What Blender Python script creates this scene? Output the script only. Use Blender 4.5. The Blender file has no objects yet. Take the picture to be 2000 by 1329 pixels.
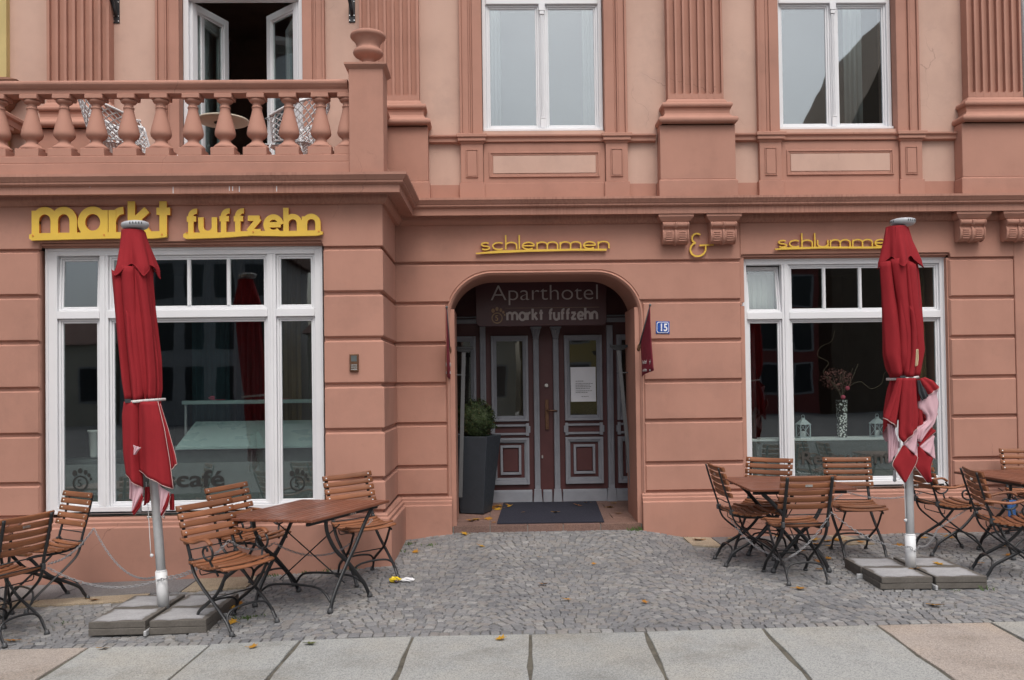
import bpy, bmesh, math, random
import numpy as np
from mathutils import Vector, Matrix
R = math.radians
PI = math.pi
random.seed(7)
rng = np.random.default_rng(11)

# ------------------------------------------------------------------ camera, sky, sun, exposure
scene = bpy.context.scene
COL = scene.collection
cam_data = bpy.data.cameras.new('camera')
cam = bpy.data.objects.new('camera', cam_data)
COL.objects.link(cam)
cam_data.sensor_width = 36.0
cam_data.lens = 31.5
cam_data.shift_y = 0.02796
cam_data.clip_start = 0.05
cam_data.clip_end = 500.0
_p, _y, _r = 0.018339, 0.024615, -0.0134526
_F = Vector((math.sin(_y) * math.cos(_p), math.cos(_y) * math.cos(_p), math.sin(_p)))
_R0 = Vector((math.cos(_y), -math.sin(_y), 0))
_U0 = _R0.cross(_F)
_Rr = _R0 * math.cos(_r) + _U0 * math.sin(_r)
_Ur = -_R0 * math.sin(_r) + _U0 * math.cos(_r)
cam.matrix_world = Matrix(((_Rr.x, _Ur.x, -_F.x, 0.0), (_Rr.y, _Ur.y, -_F.y, -9.5628), (_Rr.z, _Ur.z, -_F.z, 1.64), (0, 0, 0, 1)))
scene.camera = cam

world = bpy.data.worlds.new('World')
scene.world = world
world.use_nodes = True
wn, wl = world.node_tree.nodes, world.node_tree.links
wn.clear()
w_out = wn.new('ShaderNodeOutputWorld')
w_bg = wn.new('ShaderNodeBackground')
w_sky = wn.new('ShaderNodeTexSky')
w_sky.sky_type = 'NISHITA'
w_sky.sun_disc = False
w_sky.sun_elevation = R(58)
w_sky.sun_rotation = R(170)
w_sky.air_density = 1.2
w_sky.dust_density = 6.0
w_sky.ozone_density = 1.0
w_hs = wn.new('ShaderNodeHueSaturation')      # overcast: the cloud deck takes most of the blue away
w_hs.inputs['Saturation'].default_value = 0.60
wl.new(w_sky.outputs[0], w_hs.inputs['Color'])
w_co = wn.new('ShaderNodeTexCoord')
w_cl = wn.new('ShaderNodeTexNoise')             # soft unevenness of the cloud deck
w_cl.inputs['Scale'].default_value = 2.6
w_cl.inputs['Detail'].default_value = 5
wl.new(w_co.outputs['Generated'], w_cl.inputs['Vector'])
w_cr = wn.new('ShaderNodeValToRGB')
w_cr.color_ramp.elements[0].position, w_cr.color_ramp.elements[0].color = 0.32, (0.86, 0.86, 0.87, 1)
w_cr.color_ramp.elements[1].position, w_cr.color_ramp.elements[1].color = 0.68, (1.13, 1.13, 1.12, 1)
wl.new(w_cl.outputs['Fac'], w_cr.inputs[0])
w_mx = wn.new('ShaderNodeMix'); w_mx.data_type = 'RGBA'; w_mx.blend_type = 'MULTIPLY'
w_mx.inputs[0].default_value = 1.0
wl.new(w_hs.outputs[0], w_mx.inputs[6])
wl.new(w_cr.outputs[0], w_mx.inputs[7])
wl.new(w_mx.outputs[2], w_bg.inputs['Color'])
w_bg.inputs['Strength'].default_value = 0.15
wl.new(w_bg.outputs[0], w_out.inputs['Surface'])

sun_d = bpy.data.lights.new('sun', 'SUN')
sun_d.energy = 0.85
sun_d.angle = R(28)
sun_d.color = (0.985, 0.99, 1.0)
sun = bpy.data.objects.new('sun', sun_d)
COL.objects.link(sun)
sun.rotation_euler = Vector((-0.12, 0.62, -1.0)).to_track_quat('-Z', 'Y').to_euler()
sun.location = (2, -14, 18)

scene.view_settings.view_transform = 'Standard'
scene.view_settings.look = 'None'
scene.view_settings.gamma = 1.0
scene.view_settings.use_curve_mapping = False
scene.view_settings.exposure = 0.12
scene.render.engine = 'CYCLES'
scene.cycles.max_bounces = 7
scene.cycles.diffuse_bounces = 4
scene.cycles.transparent_max_bounces = 10
scene.cycles.use_denoising = True

# ------------------------------------------------------------------ node materials
MATS = {}
class NT:
    def __init__(s, name):
        s.m = bpy.data.materials.new(name)
        s.m.use_nodes = True
        s.t = s.m.node_tree
        s.n, s.l = s.t.nodes, s.t.links
        s.n.clear()
        s.out = s.n.new('ShaderNodeOutputMaterial')
        s._co = None
        MATS[name] = s.m
    def node(s, typ, **kw):
        nd = s.n.new(typ)
        for k, v in kw.items():
            setattr(nd, k, v)
        return nd
    def link(s, a, b):
        s.l.new(a, b)
    def co(s):
        if s._co is None:
            s._co = s.node('ShaderNodeTexCoord').outputs['Object']
        return s._co
    def mapping(s, scale):
        mp = s.node('ShaderNodeMapping')
        mp.inputs['Scale'].default_value = scale
        s.link(s.co(), mp.inputs['Vector'])
        return mp.outputs[0]
    def noise(s, scale, detail=4, rough=0.55, vec=None):
        nd = s.node('ShaderNodeTexNoise')
        nd.inputs['Scale'].default_value = scale
        nd.inputs['Detail'].default_value = detail
        nd.inputs['Roughness'].default_value = rough
        s.link(vec if vec is not None else s.co(), nd.inputs['Vector'])
        return nd.outputs['Fac']
    def ramp(s, fac, stops):
        nd = s.node('ShaderNodeValToRGB')
        els = nd.color_ramp.elements
        while len(els) > 1:
            els.remove(els[-1])
        els[0].position, els[0].color = stops[0][0], tuple(stops[0][1]) + (1,)
        for p, c in stops[1:]:
            e = els.new(p)
            e.color = tuple(c) + (1,)
        s.link(fac, nd.inputs[0])
        return nd.outputs[0]
    def mix(s, fac, a, b, mode='MIX'):
        nd = s.node('ShaderNodeMix', data_type='RGBA', blend_type=mode)
        for sock, v in ((nd.inputs[0], fac), (nd.inputs[6], a), (nd.inputs[7], b)):
            if hasattr(v, 'links') or hasattr(v, 'is_linked'):
                s.link(v, sock)
            elif isinstance(v, (int, float)):
                sock.default_value = v
            else:
                sock.default_value = tuple(v) + (1,)
        return nd.outputs[2]
    def math(s, op, a, b=0.0):
        nd = s.node('ShaderNodeMath', operation=op)
        for sock, v in ((nd.inputs[0], a), (nd.inputs[1], b)):
            if isinstance(v, (int, float)):
                sock.default_value = v
            else:
                s.link(v, sock)
        return nd.outputs[0]
    def bump(s, h, strength, dist=0.01):
        nd = s.node('ShaderNodeBump')
        nd.inputs['Strength'].default_value = strength
        nd.inputs['Distance'].default_value = dist
        s.link(h, nd.inputs['Height'])
        return nd.outputs[0]
    def bsdf(s, color, rough=0.7, metal=0.0, normal=None, spec=0.5, emit=None):
        b = s.node('ShaderNodeBsdfPrincipled')
        def put(sock, v):
            if isinstance(v, (int, float)):
                sock.default_value = v
            elif isinstance(v, tuple):
                sock.default_value = v + (1,)
            else:
                s.link(v, sock)
        put(b.inputs['Base Color'], color)
        put(b.inputs['Roughness'], rough)
        put(b.inputs['Metallic'], metal)
        b.inputs['Specular IOR Level'].default_value = spec
        if normal is not None:
            s.link(normal, b.inputs['Normal'])
        s.link(b.outputs[0], s.out.inputs['Surface'])
        return b

def scaled(c, k):
    return tuple(min(1.0, x * k) for x in c)

def plaster(name, col, runs=0.0):
    t = NT(name)
    big = t.noise(1.3, 5, 0.6)
    streak = t.noise(1.0, 4, 0.6, t.mapping((3.0, 3.0, 0.8)))
    c = t.ramp(big, [(0.28, scaled(col, 0.88)), (0.5, col), (0.72, scaled(col, 1.07))])
    c2 = t.ramp(streak, [(0.25, (0.94, 0.93, 0.925)), (0.52, (1, 1, 1)), (0.8, (1.03, 1.03, 1.02))])
    c = t.mix(1.0, c, c2, 'MULTIPLY')
    spots = t.noise(7.0, 6, 0.75)
    c = t.mix(1.0, c, t.ramp(spots, [(0.24, (0.86, 0.85, 0.85)), (0.36, (1, 1, 1))]), 'MULTIPLY')
    if runs:                                    # rain marks: thin vertical runs of dirt in irregular patches
        line = t.ramp(t.noise(1.0, 3, 0.6, t.mapping((38.0, 38.0, 0.6))), [(0.40, (1, 1, 1)), (0.62, (0.66, 0.60, 0.58))])
        where = t.ramp(t.noise(0.8, 3, 0.5), [(0.42, (0, 0, 0)), (0.62, (runs, runs, runs))])
        c = t.mix(where, c, t.mix(1.0, c, line, 'MULTIPLY'))
    # a few hairline cracks
    dn = t.node('ShaderNodeTexNoise'); dn.inputs['Scale'].default_value = 3.0; dn.inputs['Detail'].default_value = 4
    t.link(t.co(), dn.inputs['Vector'])
    va = t.node('ShaderNodeVectorMath', operation='MULTIPLY_ADD')
    t.link(dn.outputs['Color'], va.inputs[0]); va.inputs[1].default_value = (0.35, 0.35, 0.35); t.link(t.co(), va.inputs[2])
    vo = t.node('ShaderNodeTexVoronoi', feature='DISTANCE_TO_EDGE'); vo.inputs['Scale'].default_value = 0.85
    t.link(va.outputs[0], vo.inputs['Vector'])
    ck = t.math('LESS_THAN', vo.outputs['Distance'], 0.0022)
    mk = t.ramp(t.noise(0.55, 3, 0.6), [(0.55, (0, 0, 0)), (0.66, (0.55, 0.55, 0.55))])
    c = t.mix(t.math('MULTIPLY', ck, mk), c, scaled(col, 0.45))
    # worn, slightly greyer patches
    wr = t.ramp(t.noise(0.9, 6, 0.7), [(0.36, (0.90, 0.915, 0.925)), (0.48, (1, 1, 1)), (0.62, (1, 1, 1)), (0.74, (1.045, 1.03, 1.02))])
    c = t.mix(1.0, c, wr, 'MULTIPLY')
    f = t.noise(46.0, 5, 0.65)
    w = t.noise(5.0, 3, 0.5)
    h = t.math('ADD', t.math('MULTIPLY', f, 0.35), t.math('MULTIPLY', w, 1.2))
    t.bsdf(c, 0.86, normal=t.bump(h, 0.16, 0.010), spec=0.25)
    return t.m

TRIM = (0.435, 0.228, 0.172)
LIGHT = (0.548, 0.368, 0.298)
plaster('plaster_trim', TRIM)
plaster('plaster_cornice', TRIM, 0.55)
plaster('plaster_light', LIGHT)

def simple(name, col, rough=0.6, metal=0.0, var=0.1, scale=9.0, bump=0.0, bscale=60.0, spec=0.5):
    t = NT(name)
    n = t.noise(scale, 4, 0.6)
    c = t.ramp(n, [(0.3, scaled(col, 1 - var)), (0.7, scaled(col, 1 + var))])
    nm = t.bump(t.noise(bscale, 3, 0.6), bump, 0.004) if bump else None
    rr = t.ramp(t.noise(scale * 2.3, 3, 0.5), [(0.3, (max(0, rough - 0.06),) * 3), (0.7, (min(1, rough + 0.06),) * 3)])
    t.bsdf(c, rr, metal, nm, spec)
    return t.m

simple('white_paint', (0.74, 0.745, 0.765), 0.42, var=0.03, scale=2.0)
simple('white_metal', (0.72, 0.73, 0.74), 0.4, var=0.05)
simple('black_iron', (0.016, 0.017, 0.019), 0.38, var=0.25, scale=25, bump=0.15, bscale=90)
simple('rivet_steel', (0.78, 0.76, 0.73), 0.28, 1.0, var=0.05)
simple('aluminium', (0.50, 0.51, 0.52), 0.42, 0.35, var=0.08, scale=14)
simple('white_plastic', (0.70, 0.71, 0.72), 0.45, var=0.04)
simple('grey_plastic', (0.44, 0.455, 0.48), 0.4, var=0.06)
simple('dark_plastic', (0.05, 0.052, 0.055), 0.4, var=0.2)
simple('bronze', (0.16, 0.085, 0.05), 0.42, 0.7, var=0.2, scale=40)
simple('door_red', (0.088, 0.026, 0.026), 0.5, var=0.12, scale=5, bump=0.06, bscale=40)
simple('strut_grey', (0.10, 0.105, 0.11), 0.45, var=0.1)
simple('door_grey', (0.265, 0.278, 0.312), 0.5, var=0.1, scale=6, bump=0.06, bscale=40)
simple('board_red', (0.062, 0.016, 0.020), 0.35, var=0.05)
simple('letter_white', (0.44, 0.40, 0.39), 0.5, var=0.03)
simple('letter_gold', (0.46, 0.30, 0.13), 0.5, var=0.06)
simple('letter_bronze', (0.30, 0.19, 0.10), 0.5, var=0.06)
simple('sign_yellow', (0.72, 0.47, 0.062), 0.42, var=0.05, scale=5)
simple('sign_orange', (0.62, 0.20, 0.035), 0.5, var=0.08)
simple('planter_slate', (0.030, 0.038, 0.048), 0.55, var=0.1, scale=12, bump=0.1)
simple('paper', (0.78, 0.80, 0.84), 0.6, var=0.03, scale=6)
simple('ink', (0.06, 0.06, 0.07), 0.7, var=0.05)
simple('blue_enamel', (0.025, 0.085, 0.36), 0.25, var=0.05)
simple('white_enamel', (0.80, 0.81, 0.82), 0.25, var=0.02)
simple('flag_red', (0.20, 0.018, 0.034), 0.75, var=0.1, scale=10)
simple('strap_grey', (0.62, 0.59, 0.58), 0.7, var=0.25, scale=60)
simple('dark_cloth', (0.035, 0.037, 0.042), 0.8, var=0.2)
simple('beige_cloth', (0.50, 0.40, 0.25), 0.8, var=0.1)
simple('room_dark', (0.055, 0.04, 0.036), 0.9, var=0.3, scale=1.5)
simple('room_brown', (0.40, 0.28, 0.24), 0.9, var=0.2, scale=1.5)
simple('square_stone', (0.095, 0.097, 0.10), 0.85, var=0.25, scale=0.6)
simple('slab_joint', (0.105, 0.096, 0.076), 0.95, var=0.4, scale=9, bump=0.4, bscale=90)
simple('room_floor', (0.10, 0.075, 0.055), 0.6, var=0.2, scale=3)
simple('curtain_gold', (0.20, 0.13, 0.055), 0.85, var=0.2, scale=4)
simple('curtain_wine', (0.045, 0.02, 0.024), 0.85, var=0.2, scale=4)
simple('curtain_teal', (0.025, 0.065, 0.075), 0.85, var=0.2, scale=4)
simple('curtain_white', (0.60, 0.60, 0.56), 0.85, var=0.05, scale=4)
simple('counter_teal', (0.36, 0.48, 0.47), 0.3, var=0.1, scale=2)
simple('counter_dark', (0.10, 0.115, 0.115), 0.4, var=0.2)
simple('cup_white', (0.78, 0.80, 0.79), 0.4, var=0.04)
simple('lantern_white', (0.48, 0.54, 0.55), 0.5, var=0.08)
simple('shelf_white', (0.78, 0.80, 0.80), 0.5, var=0.04)
simple('dried_flower', (0.20, 0.075, 0.065), 0.9, var=0.4, scale=30)
simple('twig', (0.19, 0.145, 0.10), 0.9, var=0.2)
simple('blossom', (0.62, 0.10, 0.16), 0.7, var=0.2)
simple('chain_steel', (0.36, 0.36, 0.37), 0.5, 0.6, var=0.15, scale=60)
simple('wrapper_yellow', (0.75, 0.55, 0.02), 0.4, var=0.1)
simple('wrapper_white', (0.75, 0.75, 0.76), 0.45, var=0.1)
simple('wrapper_dark', (0.06, 0.03, 0.05), 0.45, var=0.1)
simple('blue_cloth', (0.03, 0.10, 0.27), 0.8, var=0.2)
simple('neighbour_yellow', (0.52, 0.41, 0.18), 0.85, var=0.1, scale=2)
simple('neighbour_trim', (0.18, 0.08, 0.05), 0.8, var=0.1)
simple('weed_green', (0.075, 0.125, 0.03), 0.8, var=0.35, scale=14)
simple('opp_ochre', (0.45, 0.32, 0.10), 0.85, var=0.08, scale=1)
simple('opp_grey', (0.33, 0.33, 0.33), 0.85, var=0.08, scale=1)
simple('opp_red', (0.25, 0.06, 0.05), 0.85, var=0.08, scale=1)
simple('opp_brown', (0.18, 0.13, 0.09), 0.85, var=0.1, scale=1)
simple('opp_cream', (0.55, 0.50, 0.40), 0.85, var=0.08, scale=1)
simple('opp_roof', (0.10, 0.045, 0.035), 0.85, var=0.15, scale=2)
simple('opp_window', (0.03, 0.035, 0.04), 0.15, var=0.1)
simple('tree_dark', (0.05, 0.065, 0.03), 0.85, var=0.3, scale=3)

def wood(name, col, coat_r):
    t = NT(name)
    info = t.node('ShaderNodeObjectInfo').outputs['Random']
    g = t.noise(1.0, 5, 0.6, t.mapping((70.0, 5.0, 70.0)))
    c = t.ramp(g, [(0.3, scaled(col, 0.82)), (0.5, col), (0.75, scaled(col, 1.14))])
    c = t.mix(1.0, c, t.ramp(info, [(0.0, (0.80, 0.78, 0.76)), (1.0, (1.15, 1.14, 1.12))]), 'MULTIPLY')
    c = t.mix(1.0, c, t.ramp(t.noise(3.0, 3, 0.5), [(0.3, (0.85, 0.83, 0.82)), (0.65, (1.05, 1.05, 1.05))]), 'MULTIPLY')
    t.bsdf(c, t.ramp(t.noise(9, 3, 0.5), [(0.3, (coat_r,) * 3), (0.7, (coat_r + 0.16,) * 3)]), normal=t.bump(g, 0.12, 0.003), spec=0.42)
wood('teak', (0.245, 0.096, 0.044), 0.36)
wood('teak_table', (0.190, 0.070, 0.041), 0.31)

def fabric(name, outer, inner):
    t = NT(name)
    geo = t.node('ShaderNodeNewGeometry')
    n = t.noise(2.2, 4, 0.6)
    co = t.ramp(n, [(0.3, scaled(outer, 0.86)), (0.7, scaled(outer, 1.08))])
    c = t.mix(geo.outputs['Backfacing'], co, inner)
    weave = t.noise(220.0, 2, 0.5)
    crease = t.noise(7.0, 4, 0.6, t.mapping((1.6, 1.6, 0.5)))
    h = t.math('ADD', t.math('MULTIPLY', weave, 0.12), crease)
    t.bsdf(c, 0.88, normal=t.bump(h, 0.4, 0.02), spec=0.2)
fabric('parasol_red', (0.275, 0.019, 0.025), (0.56, 0.34, 0.38))
simple('parasol_inner', (0.60, 0.385, 0.43), 0.88, var=0.07, scale=5, bump=0.2, bscale=12)
simple('parasol_piping', (0.62, 0.42, 0.40), 0.8, var=0.05)

def glass_mat(name, ior, tint):
    t = NT(name)
    fr = t.node('ShaderNodeFresnel')
    bf = t.node('ShaderNodeNewGeometry').outputs['Backfacing']      # both faces of the pane reflect alike
    t.link(t.math('POWER', ior, t.math('SUBTRACT', 1.0, t.math('MULTIPLY', bf, 2.0))), fr.inputs['IOR'])
    wav = t.bump(t.noise(1.6, 2, 0.4), 0.05, 0.02)
    t.link(wav, fr.inputs['Normal'])
    tr = t.node('ShaderNodeBsdfTransparent')
    tr.inputs['Color'].default_value = tint + (1,)
    gl = t.node('ShaderNodeBsdfGlossy')
    gl.inputs['Roughness'].default_value = 0.015
    gl.inputs['Color'].default_value = (0.95, 0.98, 1.0, 1)
    t.link(wav, gl.inputs['Normal'])
    mx = t.node('ShaderNodeMixShader')
    t.link(fr.outputs[0], mx.inputs[0])
    t.link(tr.outputs[0], mx.inputs[1])
    t.link(gl.outputs[0], mx.inputs[2])
    t.link(mx.outputs[0], t.out.inputs['Surface'])
glass_mat('glass', 2.05, (0.86, 0.90, 0.89))
glass_mat('glass_upper', 2.9, (0.80, 0.85, 0.86))

def film_mat():
    t = NT('frosted_film')
    tr = t.node('ShaderNodeBsdfTransparent')
    df = t.node('ShaderNodeBsdfDiffuse')
    df.inputs['Color'].default_value = (0.36, 0.385, 0.38, 1)
    mx = t.node('ShaderNodeMixShader')
    t.link(t.ramp(t.noise(2.5, 3, 0.5), [(0.3, (0.18,) * 3), (0.7, (0.27,) * 3)]), mx.inputs[0])
    t.link(tr.outputs[0], mx.inputs[1])
    t.link(df.outputs[0], mx.inputs[2])
    t.link(mx.outputs[0], t.out.inputs['Surface'])
film_mat()
simple('film_letter', (0.020, 0.020, 0.019), 0.6, var=0.1)
simple('film_letter_pale', (0.050, 0.046, 0.040), 0.6, var=0.1)

def concrete(name, dark, light):
    t = NT(name)
    sx = t.node('ShaderNodeSeparateXYZ')
    t.link(t.co(), sx.inputs[0])
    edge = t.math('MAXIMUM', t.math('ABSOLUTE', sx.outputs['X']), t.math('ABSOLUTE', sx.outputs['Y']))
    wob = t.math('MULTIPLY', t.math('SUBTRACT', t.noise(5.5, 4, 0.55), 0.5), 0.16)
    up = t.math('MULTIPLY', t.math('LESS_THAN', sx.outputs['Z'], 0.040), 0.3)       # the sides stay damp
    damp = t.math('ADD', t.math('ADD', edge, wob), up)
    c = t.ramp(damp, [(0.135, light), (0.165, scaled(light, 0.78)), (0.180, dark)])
    c = t.mix(1.0, c, t.ramp(t.noise(70, 4, 0.7), [(0.3, (0.86, 0.86, 0.86)), (0.7, (1.1, 1.1, 1.1))]), 'MULTIPLY')
    c = t.mix(1.0, c, t.ramp(t.noise(9, 4, 0.6), [(0.3, (0.85, 0.85, 0.84)), (0.6, (1.04, 1.04, 1.04))]), 'MULTIPLY')
    t.bsdf(c, 0.8, normal=t.bump(t.noise(120, 4, 0.6), 0.25, 0.004), spec=0.3)
concrete('damp_concrete', (0.125, 0.113, 0.100), (0.37, 0.37, 0.38))

def cobble_mat():
    t = NT('cobble_stone')
    geo = t.node('ShaderNodeNewGeometry')
    oi = t.node('ShaderNodeObjectInfo')
    r = t.math('FRACT', t.math('ADD', t.math('MULTIPLY', geo.outputs['Random Per Island'], 1.0), t.math('MULTIPLY', oi.outputs['Random'], 7.31)))
    c = t.ramp(r, [(0.0, (0.158, 0.161, 0.168)), (0.3, (0.198, 0.201, 0.206)), (0.55, (0.230, 0.230, 0.232)), (0.74, (0.224, 0.211, 0.200)), (0.86, (0.236, 0.233, 0.222)), (1.0, (0.292, 0.292, 0.288))])
    pos = geo.outputs['Position']
    n1 = t.node('ShaderNodeTexNoise'); n1.inputs['Scale'].default_value = 1.1; n1.inputs['Detail'].default_value = 5
    t.link(pos, n1.inputs['Vector'])
    c = t.mix(1.0, c, t.ramp(n1.outputs['Fac'], [(0.3, (0.84, 0.84, 0.85)), (0.6, (1.06, 1.05, 1.04))]), 'MULTIPLY')
    n2 = t.node('ShaderNodeTexNoise'); n2.inputs['Scale'].default_value = 90; n2.inputs['Detail'].default_value = 4
    t.link(pos, n2.inputs['Vector'])
    c = t.mix(1.0, c, t.ramp(n2.outputs['Fac'], [(0.3, (0.80, 0.80, 0.80)), (0.7, (1.16, 1.16, 1.16))]), 'MULTIPLY')
    t.bsdf(c, 0.72, normal=t.bump(n2.outputs['Fac'], 0.35, 0.006), spec=0.4)
cobble_mat()
simple('joint_sand', (0.175, 0.168, 0.155), 0.95, var=0.35, scale=6, bump=0.4, bscale=120)

def granite(name, col):
    t = NT(name)
    oi = t.node('ShaderNodeObjectInfo')
    v = t.node('ShaderNodeTexVoronoi'); v.inputs['Scale'].default_value = 150
    t.link(t.co(), v.inputs['Vector'])
    sp = t.ramp(v.outputs['Color'], [(0.15, (0.70, 0.70, 0.70)), (0.5, (1, 1, 1)), (0.85, (1.22, 1.2, 1.17))])
    st = t.ramp(t.noise(1.9, 7, 0.68), [(0.27, (0.62, 0.59, 0.55)), (0.38, (0.86, 0.85, 0.83)), (0.50, (1, 1, 1)), (0.72, (1.07, 1.06, 1.04))])
    warm = t.ramp(t.noise(1.1, 4, 0.6), [(0.45, (1, 1, 1)), (0.75, (1.06, 0.99, 0.90))])
    c = t.mix(1.0, sp, col, 'MULTIPLY')
    c = t.mix(1.0, c, st, 'MULTIPLY')
    c = t.mix(1.0, c, warm, 'MULTIPLY')
    c = t.mix(1.0, c, t.ramp(oi.outputs['Random'], [(0, (0.93, 0.93, 0.93)), (1, (1.05, 1.04, 1.03))]), 'MULTIPLY')
    t.bsdf(c, 0.75, normal=t.bump(t.noise(140, 4, 0.7), 0.3, 0.004), spec=0.35)
granite('granite_grey', (0.318, 0.330, 0.325))
granite('granite_rosy', (0.37, 0.325, 0.29))
granite('slate_slab', (0.175, 0.172, 0.178))
granite('sandstone_slab', (0.33, 0.275, 0.205))
granite('red_tile', (0.19, 0.118, 0.10))

def doormat_mat():
    t = NT('doormat_fibre')
    f = t.noise(260, 3, 0.8)
    c = t.ramp(f, [(0.3, (0.018, 0.019, 0.028)), (0.6, (0.042, 0.043, 0.058)), (0.8, (0.10, 0.10, 0.12))])
    t.bsdf(c, 0.95, normal=t.bump(f, 0.6, 0.006), spec=0.1)
doormat_mat()

def leaf_mat(name, a, b):
    t = NT(name)
    oi = t.node('ShaderNodeObjectInfo')
    geo = t.node('ShaderNodeNewGeometry')
    r = t.math('FRACT', t.math('ADD', oi.outputs['Random'], geo.outputs['Random Per Island']))
    c = t.mix(t.ramp(r, [(0, (0, 0, 0)), (1, (1, 1, 1))]), a, b)
    c = t.mix(1.0, c, t.ramp(t.noise(30, 3, 0.6), [(0.3, (0.7, 0.65, 0.6)), (0.7, (1.15, 1.15, 1.15))]), 'MULTIPLY')
    t.bsdf(c, 0.7, spec=0.3)
leaf_mat('autumn_leaf', (0.50, 0.29, 0.025), (0.34, 0.13, 0.022))
leaf_mat('green_leaf', (0.11, 0.13, 0.03), (0.06, 0.08, 0.03))
leaf_mat('box_leaf', (0.014, 0.030, 0.008), (0.034, 0.056, 0.015))
leaf_mat('box_leaf_brown', (0.10, 0.055, 0.02), (0.055, 0.06, 0.02))
def vase_mat():
    t = NT('vase_dots')
    v = t.node('ShaderNodeTexVoronoi'); v.inputs['Scale'].default_value = 42
    t.link(t.co(), v.inputs['Vector'])
    t.bsdf(t.ramp(v.outputs['Distance'], [(0.40, (0.82, 0.82, 0.78)), (0.48, (0.02, 0.02, 0.02))]), 0.4)
vase_mat()

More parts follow.
